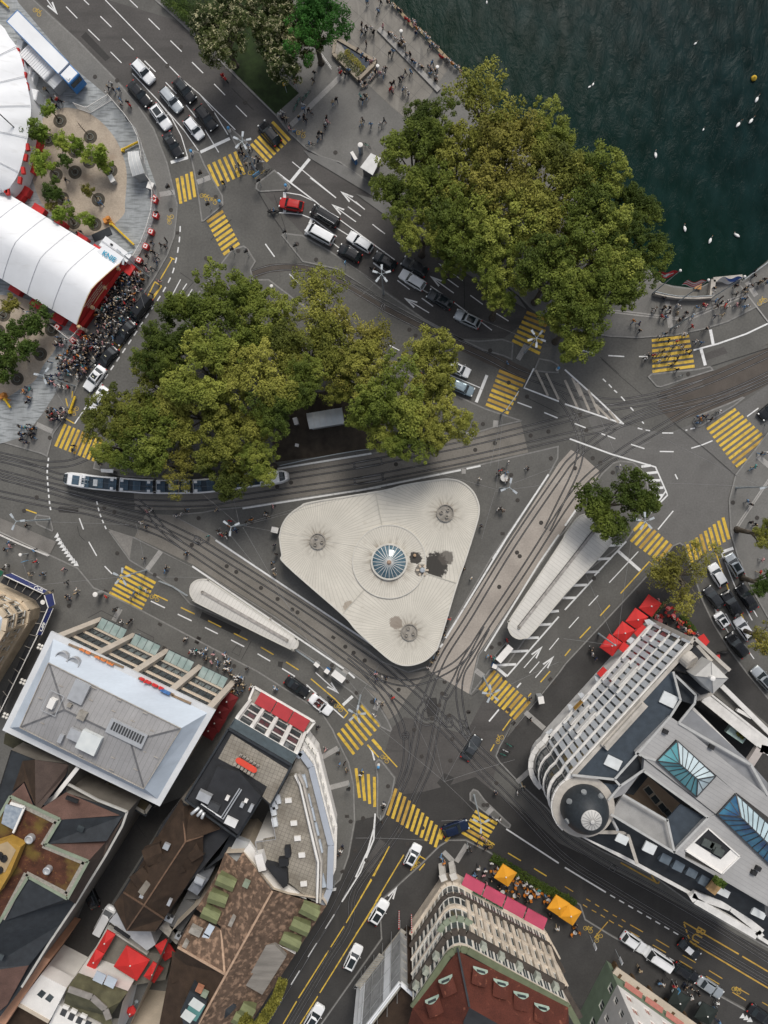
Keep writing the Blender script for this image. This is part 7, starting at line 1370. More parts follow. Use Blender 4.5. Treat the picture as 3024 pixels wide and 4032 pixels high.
wl.quad(V3(R0,.1),V3(R1,.1),V3(R1,4.5),V3(R0,4.5))
rc=P1('t 150,880',ZR2);rc=Vector((rc.x,rc.y,0));rr=4.0
a0=math.atan2(R1.y-rc.y,R1.x-rc.x);arc=[V3(R1,0)]
a_end=math.atan2((R2-rc).y,(R2-rc).x)
while a_end<a0:a_end+=2*PI
for k in range(1,10):a=a0+(a_end-a0)*k/10;arc.append(Vector((rc.x+rr*math.cos(a),rc.y+rr*math.sin(a),0)))
arc.append(V3(R2,0))
for i,(a,b)in enumerate(zip(arc,arc[1:])):
 if i<6:facade(wl,Rb,a,b,.1,ZR2-.3,1,4,1.0,2.8,5.0,3.85,rc,M_wfd,.08,mull=1)
 else:wl.quad(V3(a,.1),V3(b,.1),V3(b,ZR2),V3(a,ZR2))
south=P('t 110,1110 590,1350 x 1030,590 1659,990 1800,1080',16.5);so_=[V3(arc[-1],0)]+[V3(p,0)for p in south]
for a,b in zip(so_,so_[1:]):wl.quad(V3(a,.1),V3(b,.1),V3(b,16.5),V3(a,16.5))
wl.build('wall',M_bal,Rb)
for z,w_,h_ in((4.6,.8,.3),(8.45,.16,.2),(12.3,.16,.2),(16.15,.4,.25),(19.9,.8,.4)):
 mb=MB();mb.beam(V3(R0,z)+nR*.1,V3(R1,z)+nR*.1,w_,h_);mb.build('stone_ledge',M_bal,Rb)
 mb=MB()
 for a,b in zip(arc[:8],arc[1:9]):o_=(.7 if z<5 else.15);ao=a+(a-rc).normalized()*o_;bo=b+(b-rc).normalized()*o_;mb.beam(V3(ao,z),V3(bo,z),w_,h_)
 mb.build('curved_ledge',M_bal,Rb)
for j in range(4):
 for i in range(21):
  c=LR/21*(i+.5);z=4.5+1.0+3.85*j
  for sg in(-1,1):
   q=V3(R0,0)+dR*(c+sg*.80)+nR*.06;mb=MB();mb.box((q.x,q.y,z+1.0),(.42,.08,2.9),math.atan2(dR.y,dR.x));mb.build('shutter',M_louv,Rb)
  if j in(0,1,2)and(i%4==1):
   q=V3(R0,0)+dR*c+nR*.2;mb=MB();mb.box((q.x,q.y,z-.5),(1.5,.4,.35),math.atan2(dR.y,dR.x));mb.build('balcony',M_bal,Rb)
for cc in(.36,.74):
 for z in(8.7,12.6):
  q=V3(R0,0)+dR*LR*cc+nR*.5;mb=MB();mb.box((q.x,q.y,z),(4.2,.8,.25),math.atan2(dR.y,dR.x));qq=q+nR*.35;mb.box((qq.x,qq.y,z+.5),(4.2,.14,.7),math.atan2(dR.y,dR.x));mb.build('balustrade_balcony',M_bal,Rb)
ridge_c=[V3(R0,0)+dR*LR*f for f in(.40,.86)]
mb=MB();mb.beam(V3(R0,ZR2+.4)+dR*LR*.42-nR*.4,V3(R0,ZR2+.4)+dR*LR*.76-nR*.4,1.3,.9);mb.beam(V3(R0,ZR2+1.1)+dR*LR*.43-nR*.2,V3(R0,ZR2+1.1)+dR*LR*.75-nR*.2,.4,.5);mb.build('stone_gable',M_gstone,Rb)
mb=MB();mb.beam(V3(R0,ZR2+.2),V3(R1,ZR2+.2),.55,.5);mb.build('parapet',M_gstone,Rb)
RP(Rb,'slate_roof','p 830,1110 890,1140 945,1360 t 860,150 590,445 405,665 60,628',20.3,M_slate,.3)
RP(Rb,'slate_valley','p 905,1160 1090,1320 1050,1400 945,1365',20.0,M_slated,.3)
RP(Rb,'slate_slope','t 400,660,20.3 590,470,20.3 640,580,19 455,715,20',20,M_slated);RP(Rb,'slate_slope','t 210,680 440,710 340,835 365,860 150,900',20.1,M_slate,.3)
RP(Rb,'stone_flat','t 640,580 455,715 370,830 490,780',20.05,mat('grey_lead',(.24,.24,.245),.6,.12,1),.2)
RP(Rb,'metal_roof','p 945,1360 1050,1400 t 1040,80 930,200 1520,540 1659,680 1800,820 1900,1700 1659,1659 900,1260 1170,970 640,590 575,440 860,150',21.0,M_metal,.9)if 0 else None
for s in('t 575,440 860,150 905,335 745,505 650,480','t 860,150 935,200 1659,800 1800,920 1700,1000 1400,770 1240,630 905,335','t 650,480 745,505 1075,805 1170,900 1230,945 1170,970 640,590','t 1075,805 1235,632 1400,770 1240,948 1170,900','t 1170,970 1240,948 1659,1330 1900,1560 1900,1800 1659,1659 1440,1290 1170,1058','t 1170,1058 1170,970 895,1262 980,1300 985,1240','t 895,1262 980,1300 1290,1440 1440,1290 1659,1659 1659,1790 x 1659,700 1370,530'):
 RP(Rb,'metal_roof',s,21.0,M_metal,.9)
RP(Rb,'slate_slope','t 640,590,21 1170,970,21 1130,960,19.5 945,860,17 640,600,17',20,M_slated)
RP(Rb,'slate_slope','t 945,862 1150,975 900,1250 835,985',20.2,M_slate,.2)
RP(Rb,'felt_roof','t 475,785 840,1000 895,1255 375,945',20.0,mat('pale_felt_roof',(.29,.285,.275),.85,.14,.6,fine=.1),.4)
RP(Rb,'slate_roof','t 100,1100,17 370,945,20 895,1262,20 x 1370,530,20 1659,700,20 1900,840,20 1800,1080,16.6 1659,990,16.6 1030,590,16.6 t 590,1350,16.6',18,M_slated)
RP(Rb,'slate_roof','p 1180,1690 1100,1400 t 1040,85 930,200 1520,530 1659,690 1800,600 1700,480',19.5,M_metal,.3)if 0 else RP(Rb,'ribbed_roof','t 930,205 1040,90 1510,520 1659,690 1659,800',20.3,mat('grey_ribbed_roof',(.21,.215,.225),.6,.12,.8),.3)
for s,m_,z in(('t 480,780 640,600 945,862 838,985',MATS['cream_sandstone'],13.0),):
 RP(Rb,'courtyard_floor',s,z,mat('courtyard_ochre',(.33,.24,.165),.9,.12,.5,fine=.08))
for s in('t 685,755','t 740,825','t 798,890','t 847,943'):
 q=P1(s,13.2);mb=MB();mb.box((q.x,q.y,13.1),(1.5,1.1,.18),-.9);f=mb.build('courtyard_window',M_pwall,Rb);mb=MB();mb.box((q.x,q.y,13.2),(1.2,.85,.06),-.9);mb.build('pane',M_win,f)
RP(Rb,'courtyard_shadow_sheet','t 490,775 640,600 680,640 560,790',15.5,M_slated)  # dark sheet standing in for the shade inside the courtyard
beams(Rb,'roof_capping','t 60,625 405,662 600,445 860,148;t 405,662 455,715 650,580;t 455,715 355,830;t 575,440 650,480 745,505;t 375,945 895,1258 1170,972;t 475,785 840,1000;t 835,985 895,1258;p 885,1130 945,1362 t 860,150;p 905,1160 1070,1320 t 1060,40 930,200;t 640,590 1170,972',21.05,.3,.14,mat('pale_capping',(.40,.40,.39),.6,.1,1))
beams(Rb,'roof_capping','t 240,1090 510,1095 590,1350;t 510,1095 530,1060 375,945',19.2,.45,.25,M_gstone)
beams(Rb,'white_eaves','t 110,1100 590,1352 x 1030,590',16.7,.5,.4,M_bal);beams(Rb,'white_eaves','x 1030,590 1060,640 1560,930 1600,900 1350,700 1040,590',17.3,1.0,.8,M_bal);beams(Rb,'white_eaves','x 1560,930 1800,1080',16.7,.5,.4,M_bal)
beams(Rb,'roof_edge_line','t 930,200 1520,540 1659,790',21.1,.35,.12,MATS['pale_capping']);beams(Rb,'cable_run','t 620,470 1230,945 1550,1240 1659,1340',21.1,.08,.06,M_blackp)
def skyl(spec,ridge,panes,glassA,glassB,z=21.0,h=1.5):
 a,b,c,d=P(spec,z+.3);r0,r1=P(ridge,z+.3+h);mb=MB();mb.prism([a,b,c,d],z-.3,z+.28);f=mb.build('skylight',M_slated,Rb)
 for pl,m_ in(((a,b,r1,r0),glassA),((b,c,r1),glassA),((c,d,r0,r1),glassB),((d,a,r0),glassB)):g=MB();g.add(pl,[tuple(range(len(pl)))]);g.build('glazing',m_,f)
 g=MB()
 for u,v in((a,r0),(b,r1),(c,r1),(d,r0),(r0,r1),(a,b),(b,c),(c,d),(d,a)):g.beam(u+up*.04,v+up*.04,.14,.12)
 for k in range(1,panes):
  t_=k/panes;g.beam(a.lerp(b,t_)+up*.04,r0.lerp(r1,t_)+up*.04,.09,.09);g.beam(d.lerp(c,t_)+up*.04,r0.lerp(r1,t_)+up*.04,.09,.09)
 for k in(1,2):t_=k/3;g.beam(d.lerp(a,t_)+up*.04,r0+up*.02,.08,.08);g.beam(b.lerp(c,t_)+up*.04,r1+up*.02,.08,.08)
 g.build('glazing_bars',M_wfd,f)
skyl('t 918,345 1232,634 1075,805 750,510','t 940,535 1085,660',7,mat('skylight_pale',(.42,.50,.53),.08,.15,.6,spec=.6),mat('skylight_turquoise',(.05,.23,.27),.08,.3,.6,spec=.6,col2=(.13,.33,.36)))
skyl('t 1397,778 1960,1300 1810,1490 1242,948','t 1440,970 1810,1330',12,mat('skylight_sky',(.36,.46,.50),.08,.15,.6,spec=.6),mat('skylight_blue',(.012,.035,.13),.08,.4,.5,spec=.6,col2=(.05,.2,.29)))
RP(Rb,'roof_terrace_floor','t 1170,1062 1430,1290 1285,1432 985,1240',21.02,M_black)
for s in('t 985,1240 1285,1432','t 1285,1432 1430,1290'):
 a,b=P(s,21.0);mb=MB();n_=(P1('t 1220,1250',21)-(a+b)/2).normalized();mb.quad(a+up*.05,b+up*.05,b+n_*1.6+up*.03,a+n_*1.6+up*.03);mb.build('white_terrace_wall',M_wwall,Rb)
beams(Rb,'terrace_coping','t 1170,1060 1430,1290 1285,1432 985,1240 1170,1060',21.12,.18,.15,M_wwall)
for s,sz in(('t 1160,1180',(1.6,1.0,.4)),('t 1220,1200',(1.4,.9,.4)),('t 1245,1240',(1.3,1.0,.6))):boxat(Rb,'terrace_table',s,21.05,sz,mat('dark_grey_table',(.07,.08,.075),.5,.2,2),am)
hedge('t 1020,1225 1090,1270',21.6,.9,'dark','green planting in the sunken roof terrace of the hotel','terrace_planting',500,.3)
for v in bpy.data.objects['terrace_planting'].data.vertices:v.co.z=21.1+(v.co.z%1.0)
for s in('t 810,1285','t 915,1345','t 1025,1395','t 1125,1465','x 1185,510'):boxat(Rb,'roof_dormer',s,18.6,(1.5,1.5,.8),mat('dormer_slate',(.10,.125,.15),.6,.2,1),am)
for s,sz in(('t 392,522',(2.2,1.5,.2)),('p 845,1355',(2.2,1.7,.25)),('t 465,1145',(1.7,1.2,.2)),('t 688,1215',(1.7,1.4,.3)),('x 1285,560',(2.0,1.4,.4)),('x 1580,740',(2.0,1.4,.3))):boxat(Rb,'roof_window',s,20.4 if 'x' not in s else 18.8,sz,mat('white_rooflight',(.6,.62,.62),.3,.1,1),am)
boxat(Rb,'timber_platform','x 1210,535',19.6,(1.6,1.5,.4),mat('ochre_timber',(.35,.22,.1),.8,.2,2),.9)
for s in('t 815,265','t 1190,390','x 1535,415','x 1570,380'):boxat(Rb,'vent',s,21.0,(.7,.6,.5),M_blackp,am)
q=P1('t 410,1040',20.5);mb=MB();mb.tube([P1('t 385,990',19.8),P1('t 430,1075',21.5)],.22,10);mb.build('flue',MATS['aluminium'],Rb)
dc=P1('t 185,905',22.5);dm=MB();dm.smooth=True;dm.lathe((rc.x,rc.y,ZR2),[(3.3,0),(3.3,.4),(3.26,1.2),(3.05,2.2),(2.65,3.1),(2.05,3.9),(1.35,4.4)],40)
M_dome=mat('dome_slate',(.024,.029,.034),.5,.22,3.0,spec=.3,bump=.15);dome=dm.build('dome',M_dome,Rb)
mb=MB();mb.lathe((rc.x,rc.y,ZR2),[(1.35,4.2),(1.4,4.5),(1.3,4.6),(.28,4.9),(.28,5.1),(0,5.15)],28);M_cap=mat('lantern_metal',(.46,.45,.43),.5,.08,1);mb.build('lantern_cap',M_cap,dome)
mb=MB()
for k in range(16):a=2*PI*k/16;mb.beam(Vector((rc.x+.3*math.cos(a),rc.y+.3*math.sin(a),ZR2+4.92)),Vector((rc.x+1.3*math.cos(a),rc.y+1.3*math.sin(a),ZR2+4.62)),.05,.05)
mb.build('lantern_ribs',mat('joint_grey',(.2,.2,.2),.6,.1,1),dome)
for a in(2.55,1.75,3.5,.95):
 p=Vector((rc.x+2.85*math.cos(a),rc.y+2.85*math.sin(a),ZR2+2.4));nv=Vector((math.cos(a),math.sin(a),.5)).normalized();mb=MB();mb.tube([p-nv*.4,p+nv*.38],[.42,.38],16);o=mb.build('round_dormer',mat('dormer_zinc',(.20,.21,.215),.6,.15,2),dome);mb=MB();mb.tube([p+nv*.36,p+nv*.4],[.27,.27],14);mb.build('oculus',M_win,o)
mb=MB();mb.lathe((rc.x,rc.y,ZR2),[(rr+.3,-.3),(rr+.35,.25),(3.3,.3)],40);mb.build('dome_cornice',M_gstone,Rb)
prismat(Rb,'corner_block','p 1065,862 1345,1115 1300,1160 1210,1320 1085,1370 880,1130',.1,18.5,M_gstone)
RP(Rb,'slate_roof','p 1070,920 1180,1045 1060,1165 900,1105',20.0,M_black,1.4);RP(Rb,'slate_slope','p 905,1130 1055,1170 1190,1300 1110,1320',19.2,M_black,.5)
beams(Rb,'stone_balustrade','p 1050,850 1340,1115;p 860,1100 1050,850;p 1030,900 870,1100;p 1075,915 1190,1040',18.9,.5,.8,M_gstone)
pts=P('p 1060,1165 1195,1045 1335,1185 1210,1310',23.0);ap=P1('p 1200,1180',24.3);mb=MB()
for i in range(4):a,b=pts[i],pts[(i+1)%4];mb.add([a,b,ap],[(0,1,2)]);mb.quad(V3(a,18),V3(b,18),b,a)
mb.build('pyramid_roof',M_cap,Rb);q=ap;mb=MB();mb.lathe((q.x,q.y,24.0),[(.35,0),(.35,.7),(.25,.75),(0,.8)],12);mb.build('white_finial',M_wwall,Rb)
mb=MB()
for p in pts:mb.beam(p+up*.04,ap+up*.04,.07,.05)
mb.build('roof_seams',MATS['joint_grey'],Rb)
q=P1('p 1035,1050',20.6);mb=MB();mb.tube([P1('p 985,1010',20.4),P1('p 1040,1060',21.2)],[1.15,1.1],18);mb.build('stone_drum',M_gstone,Rb)
for s,z,m_ in(('p 1140,1340 1659,1659 1850,1790 1850,1900 1659,1760 1090,1420',10.0,mat('dark_terrace',(.045,.045,.045),.9,.3,.7,fine=.15)),('p 1200,1300 1280,1240 1659,1560 1850,1720 1850,1850',12.0,mat('grey_terrace',(.13,.125,.115),.9,.2,.5,fine=.12))):prismat(Rb,'east_wing_terrace',s,.1,z,m_)
for s,w_ in(('p 1135,1335 1659,1760 1850,1915',1.6),('p 1180,1310 1659,1690 1850,1840',.4),('p 1275,1240 1659,1620 1850,1810',.7),('p 1030,1430 1480,1880',.8)):beams(Rb,'terrace_wall',s,12.6,w_,.8,M_bal)
beams(Rb,'terrace_wall','t 1659,420 1590,400 1500,540',12.6,1.2,.8,mat('pinkish_stone',(.42,.38,.36),.8,.1,1))
boxat(Rb,'glass_shelter','t 1390,275',11,(3.0,1.6,.8),mat('mint_glass',(.32,.42,.40),.3,.2,2),-.6);boxat(Rb,'pergola','p 1455,1465',12.4,(2.4,.5,.5),M_wwall,-.5)
hedge('t 1310,190 1360,230',12.4,1.2,'olive','shrub in the long side terrace of the hotel','terrace_shrub',500,.3)
for v in bpy.data.objects['terrace_shrub'].data.vertices:v.co.z=11.2+(v.co.z%1.0)
for s in('p 1135,820 1182,885 1150,925 1085,850','p 1225,1000 1265,990 1268,1030 1240,1015'):RP(Rb,'red_awning',s,3.6,M_par_red,.1)
for s in('p 650,710 690,700 755,745 700,790','p 505,880 540,845 620,890 575,930','p 240,1170 270,1150 320,1210 270,1240','p 105,1310 140,1300 185,1345 160,1380','p 20,1400 50,1395 85,1430 50,1470','s 1550,280 1600,245 1640,300 1580,330'):RP(Rb,'ribbed_canopy',s,3.8,M_louv,.15)
q=P1('t 100,45',5);boxat(Rb,'billboard','t 100,45',4.5,(1.8,.15,1.2),mat('golden_poster',(.30,.17,.035),.6,.5,1.4),.8)
for s in('p 595,780 640,745 700,800 620,880 565,815','p 480,885 560,940 510,1000 440,945','p 315,1090 378,1145 325,1205 262,1145'):RP(Rb,'red_awning',s,4.4,M_par_red,.25)
TOPS={k:mat('cloth_'+n,c,.85,.18,6,spec=.15)for k,n,c in(('k','black',(.016,.016,.018)),('w','white',(.58,.57,.55)),('b','blue',(.12,.22,.36)),('r','red',(.45,.03,.03)),('g','grey',(.18,.185,.19)),('y','beige',(.40,.32,.21)),('p','pink',(.50,.27,.28)),('t','teal',(.06,.27,.27)),('o','orange',(.55,.2,.04)),('n','navy',(.025,.035,.075)))}
CN=dict(k='black',w='white',b='blue',r='red',g='grey',y='beige',p='pink',t='teal',o='orange',n='navy')
SKIN=[mat('skin_light',(.50,.33,.25),.6,.08,6),mat('skin_tan',(.33,.20,.14),.6,.08,6)]
HAIR=[mat('hair_dark',(.018,.013,.01),.6,.2,8),mat('hair_brown',(.07,.04,.022),.6,.2,8),mat('hair_blond',(.30,.21,.11),.6,.2,8)]
SHOE=[mat('shoe_dark',(.02,.02,.02),.7,.2,6),mat('shoe_white',(.5,.5,.49),.7,.1,6)]
def person_mesh(name,J,bones,rad):
 ""
 ks=list(J);me=bpy.data.meshes.new('tmp');me.from_pydata([J[k]for k in ks],[(ks.index(a),ks.index(b))for a,b,s in bones],[])
 o=bpy.data.objects.new('tmp',me);COL.objects.link(o);o.modifiers.new('s','SKIN');sub=o.modifiers.new('d','SUBSURF');sub.levels=1
 for i,k in enumerate(ks):sv=me.skin_vertices[0].data[i];sv.radius=(rad[k],rad[k]);sv.use_root=(k=='pelvis')
 bpy.context.view_layer.update();ev=o.evaluated_get(bpy.context.evaluated_depsgraph_get());m2=bpy.data.meshes.new_from_object(ev);bpy.data.objects.remove(o)
 mb=MB();mb.smooth=True;mb.add([v.co for v in m2.vertices],[tuple(p.vertices)for p in m2.polygons])
 seg=[(Vector(J[a]),Vector(J[b]),s)for a,b,s in bones]
 for s in('L','R'):
  w,e=Vector(J['hand'+s]),Vector(J['elbow'+s]);d=(w-e).normalized();sd=d.cross(Vector((0,0,1)));sd=sd.normalized()if sd.length>.1 else Vector((1,0,0));fl=sd.cross(d)
  for i,l in enumerate((.06,.075,.08,.072,.058)):
   if i==0:a=w-d*.02+sd*.03;pts=[a,a+sd*.035+d*.02,a+sd*.045+d*.05]
   else:a=w+d*.03+sd*(.028-.018*(i-1));pts=[a,a+d*l*.55,a+d*l*.9+fl*.02]
   mb.tube(pts,[.012,.010,.006],5);seg.append((pts[0],pts[2],0))
 me3=mb.mesh(name,[SKIN[0],HAIR[0],TOPS['k'],TOPS['n'],SHOE[0]])
 head=Vector(J['head'])
 for p in me3.polygons:
  c=sum((me3.vertices[i].co for i in p.vertices),Vector())/len(p.vertices);best=(9,2)
  for a,b,s in seg:
   ab=b-a;t=max(0,min(1,(c-a).dot(ab)/max(ab.length_squared,1e-6)));dd=(c-a-ab*t).length
   if dd<best[0]:best=(dd,s)
  s=best[1]
  if s==0 and(c-head).length<.2 and(c.z>head.z+.035 or c.x<head.x-.035):s=1
  p.material_index=s
 return me3
BON=[('pelvis','spine',2),('spine','chest',2),('chest','neck',2),('neck','head',0),('head','crown',0),('chest','shL',2),('shL','elbowL',2),('elbowL','wristL',2),('wristL','handL',0),('chest','shR',2),('shR','elbowR',2),('elbowR','wristR',2),('wristR','handR',0),('pelvis','hipL',3),('hipL','kneeL',3),('kneeL','ankL',3),('ankL','toeL',4),('pelvis','hipR',3),('hipR','kneeR',3),('kneeR','ankR',3),('ankR','toeR',4)]
RAD=dict(pelvis=.125,spine=.13,chest=.14,neck=.055,head=.10,crown=.085,hand=.042,wrist=.038,elbow=.05,sh=.075,hip=.085,knee=.065,ank=.045,toe=.04)
RADJ={k+s:v for k,v in RAD.items()for s in('','L','R')}
def pose(kind):
 J=dict(pelvis=(0,0,.94),spine=(.01,0,1.12),chest=(.01,0,1.34),neck=(.0,0,1.49),head=(.03,0,1.60),crown=(.02,0,1.68))
 for s,y in(('L',1),('R',-1)):
  sw={'stand':0,'walk':1,'sit':0}[kind]*y
  J['sh'+s]=(0,y*.19,1.40);J['elbow'+s]=(-.03-.1*sw,y*.25,1.12);J['wrist'+s]=(.06-.16*sw,y*.25,.90);J['hand'+s]=(.09-.19*sw,y*.245,.82)
  J['hip'+s]=(0,y*.095,.88);J['knee'+s]=(.03+.16*sw,y*.10,.49);J['ank'+s]=(0+.27*sw if sw>0 else-.30*abs(sw),y*.10,.08 if sw>=0 else.14);a=J['ank'+s];J['toe'+s]=(a[0]+.16,a[1]+.02*y,.045 if sw>=0 else.05)
 if kind=='sit':
  dz=.47
  for k in('pelvis','spine','chest','neck','head','crown'):x,y,z=J[k];J[k]=(x,y,z-dz)
  for s,y in(('L',1),('R',-1)):
   for k in('sh',):a=J[k+s];J[k+s]=(a[0],a[1],a[2]-dz)
   J['elbow'+s]=(.04,y*.26,.68);J['wrist'+s]=(.24,y*.17,.57);J['hand'+s]=(.33,y*.14,.55)
   J['hip'+s]=(.02,y*.10,.45);J['knee'+s]=(.44,y*.12,.47);J['ank'+s]=(.42,y*.11,.08);J['toe'+s]=(.58,y*.13,.045)
 return J
PM={k:person_mesh('person',pose(k),BON,RADJ)for k in('stand','walk','sit')}
prnd=random.Random(5);NP=[0];REST=[]
PLACE_VERB=dict(stand='standing',walk='walking',sit='sitting')
def people(spec,place,kind='walk',heading=None,group=None,dz=0.0):
 k=None
 for tok in spec.split():
  if ',' not in tok:k=tok;continue
  x,y,col=tok.split(',');q=P1(k+' '+x+','+y,.9);ps=kind if kind!='mix' else prnd.choice(['walk','walk','stand'])
  rz=prnd.uniform(0,2*PI)if heading is None else heading+prnd.gauss(0,.35);z=gz(q.x,q.y)+dz
  tr=prnd.choice('kkknngby');i=prnd.randrange(2)if prnd.random()<.3 else 0
  mats={0:SKIN[i],1:HAIR[prnd.choice([0,0,1,1,2])],2:TOPS[col],3:TOPS[tr],4:SHOE[prnd.randrange(2)]}
  NP[0]+=1
  if NP[0]>300 or(not place):REST.append((ps,(q.x,q.y,z),rz,mats));continue
  o=put('person',PM[ps],None,(q.x,q.y,z),rz,mats);o.scale=(1.18,1.18,prnd.uniform(.96,1.06))
  tag(o,f'person in {CN[col]} top and {CN[tr]} trousers {PLACE_VERB[ps]} {place}','person',f'people {PLACE_VERB[ps]} {place}')
QA=math.radians(43)
people('c 255,10,k 300,35,w 340,65,n 365,85,k 405,145,r 430,165,r 470,165,w 475,190,p 500,230,o 515,240,w 490,265,n 560,265,w 580,300,b 598,305,w 625,355,b 645,370,w 665,380,g 690,455,r 705,465,r 745,480,g 760,490,w 785,515,o 810,535,b 832,545,w 850,580,y','on the quay edge by the lake','sit',QA)
people('c 270,270,k 290,275,w 315,300,w 345,330,w 370,310,w 350,360,k 375,365,y 385,345,k 410,440,g 460,490,k 482,510,b 515,530,w 538,545,k 590,540,g 615,570,k 610,595,b 650,570,k 655,620,w 650,650,k','on the stone step of the promenade','sit',QA)
people('c 50,440,b 15,400,k 85,470,k 125,495,p 145,480,w 155,580,k 130,600,w 110,625,w 45,680,w 75,670,k 25,655,k 165,565,n','on the rim of the planted basin','sit',-.7)
people('c 183,95,b 50,205,k 90,232,k 75,255,w 52,268,k 127,238,w 148,272,k 88,360,k 280,440,k 305,425,b 445,450,k 228,570,w 245,565,k 225,610,w 200,605,p 405,590,k 450,590,b 380,640,n 360,655,k 290,690,k 312,680,k 285,735,r 305,740,p 388,735,b 405,735,w 432,765,w 40,790,t 75,790,k 95,795,y 55,825,k 58,980,k 48,1010,y 125,1020,b 200,1020,w 232,985,k 625,515,b 222,220,p 95,15,b 205,20,k 400,370,w 605,380,n','on the promenade near the lake','mix')
people('b 855,920,w 835,940,w 860,975,k 885,970,y 908,1020,g 910,1050,p 955,1080,b 1015,1085,y 1025,860,w 1028,890,b 1068,900,k 1098,920,g 990,965,k 1030,955,k 1045,985,k 1205,1010,w 1225,1000,p 1200,1035,k 1215,965,k 1150,1090,k 1175,1100,k 1145,1135,k 1265,840,y 1295,815,k 1320,570,w 1330,600,r 1365,610,k 1395,580,b 1105,660,k 1115,600,k','between the corner park and the kiosk','mix')
people('b 515,1205,k 530,1250,k 500,1245,k 580,1190,b 590,1215,w 550,1275,k 650,1290,k 670,1300,k 685,1325,w 620,1300,w 600,1340,k 630,1370,w 655,1310,k 555,1345,y 500,1350,k 475,1370,y 515,1400,k 370,1490,k 615,1380,n','at the upper refuge crossing','mix')
people('h 775,1300,w 820,1275,k 965,1280,w 985,1285,w 845,1330,k 915,1335,r 880,1385,g 955,1380,w 970,1370,k 995,1410,k 1020,1430,k 800,1415,k 685,1450,k 655,1480,w 720,1450,r 750,1445,y 820,1465,k 850,1460,y 925,1465,k 765,1500,w 900,1500,k 870,1530,k 915,1565,k 1070,1340,w 1115,1345,b','over the crossing below the flag terrace','walk',1.9)
people('h 740,1070,k 725,1085,w 800,1070,k 815,1060,k 850,1065,k 855,1100,k 915,1050,w 935,1060,w 915,1110,y 990,1105,k 790,1135,r 825,1140,b 1075,1060,b 1130,1040,r 1150,1050,p 965,1140,k 930,1165,k 1040,1135,b 915,1220,w 1035,1215,r 1230,1005,b 1275,980,k 1275,1020,k 1240,1050,k 1330,1010,w 1305,1045,r 1330,1055,w 1400,1040,p 1420,1030,k 1465,1055,b 1490,1050,w 1225,1130,g 1285,1120,y 1395,885,k 1400,950,k 1465,910,k 1470,940,y 1520,885,k 1500,885,w 1450,990,b 1475,990,k 1550,760,k 1545,800,k 1580,860,k 1600,850,y 1630,830,k 1650,855,b 560,1170,o 605,1190,n 610,1250,k 810,985,k 1215,905,k 1210,940,w','on the pavement by the flags','mix')
people('m 75,75,b 85,100,p 45,130,k 60,265,w 25,290,k 280,140,b 290,232,r 245,330,y 355,330,k 345,335,b 520,293,p 545,400,k 625,465,w 620,490,y 545,515,k 565,540,k 870,515,r 940,620,k 985,725,w 1050,730,k 1070,710,k 585,800,w 415,480,y 1115,840,k 1505,870,k 1520,855,w','on the pavement beside the navy awnings','mix')
people('m 1175,203,k 1360,280,k 1350,310,b 1145,440,t 1195,465,w 1095,490,b 1065,530,y i 1480,1295,w 1435,1310,w 1200,1270,p 1235,1265,w 1150,1365,w 1190,1400,k 1520,1262,k 1610,1490,g 1520,1620,k 220,1388,k 600,735,k 595,770,k 815,880,k','near the tram tracks on the left','mix')
people('j 315,1262,y 780,1232,p 715,1285,k 720,1300,w 733,1312,k 430,1350,r 420,1390,o 465,1415,b 480,1435,n 560,1362,k 600,1340,o 330,1430,k 345,1450,w 360,1465,r 405,1450,k 400,1485,w 790,1545,n 805,1620,k 245,1475,t 65,1620,k n 770,240,k 785,290,w 790,330,y 755,700,w','on the tram platform left of the pavilion','mix')
people('k 1240,60,b 1180,940,r 1160,970,k 1230,960,b 1245,1015,k 1225,1030,w 1405,925,k 1245,873,w 1012,1010,w 1160,1255,w 1185,1250,k 1200,1270,k 1027,1392,k o 942,365,w 885,285,k 760,700,r 735,778,k 725,825,k 675,955,k 672,985,y 640,1030,k 620,1050,y 595,1095,w','on the paving right of the pavilion','mix')
people('o 165,1145,p 215,1175,w 250,1180,k 170,1195,n 305,1340,r 160,1360,b 215,1395,k 180,1395,w 150,1480,w 1075,1000,b 1105,1010,r 1130,1025,t 1235,870,r 1425,1350,k 1425,1515,k r 1205,420,p 1320,535,b 1360,530,k 1380,590,k 1490,620,w 1505,605,k 1345,1210,k 1330,1240,w 1310,1270,k 1140,235,k s 235,855,w 225,895,k 1145,775,k 1320,770,w 1365,715,y 1105,970,k 1155,985,w 1180,990,w 1030,1135,p 1065,1160,y 1060,1220,k 990,1190,k 700,1295,b 720,1340,o 935,1240,k','around the lower tram junction','mix')
people('l 1085,500,b 1105,520,o 1130,495,k 1155,495,n 1190,520,k 1085,550,b 1260,460,w 1600,800,k 1640,800,w 1550,905,t 1490,1190,b 1520,1215,k 1520,1360,k 1555,1380,k 445,905,w p 1610,215,p 1590,315,r 215,950,k 225,985,w 250,1020,n','on the right hand pavements','mix')
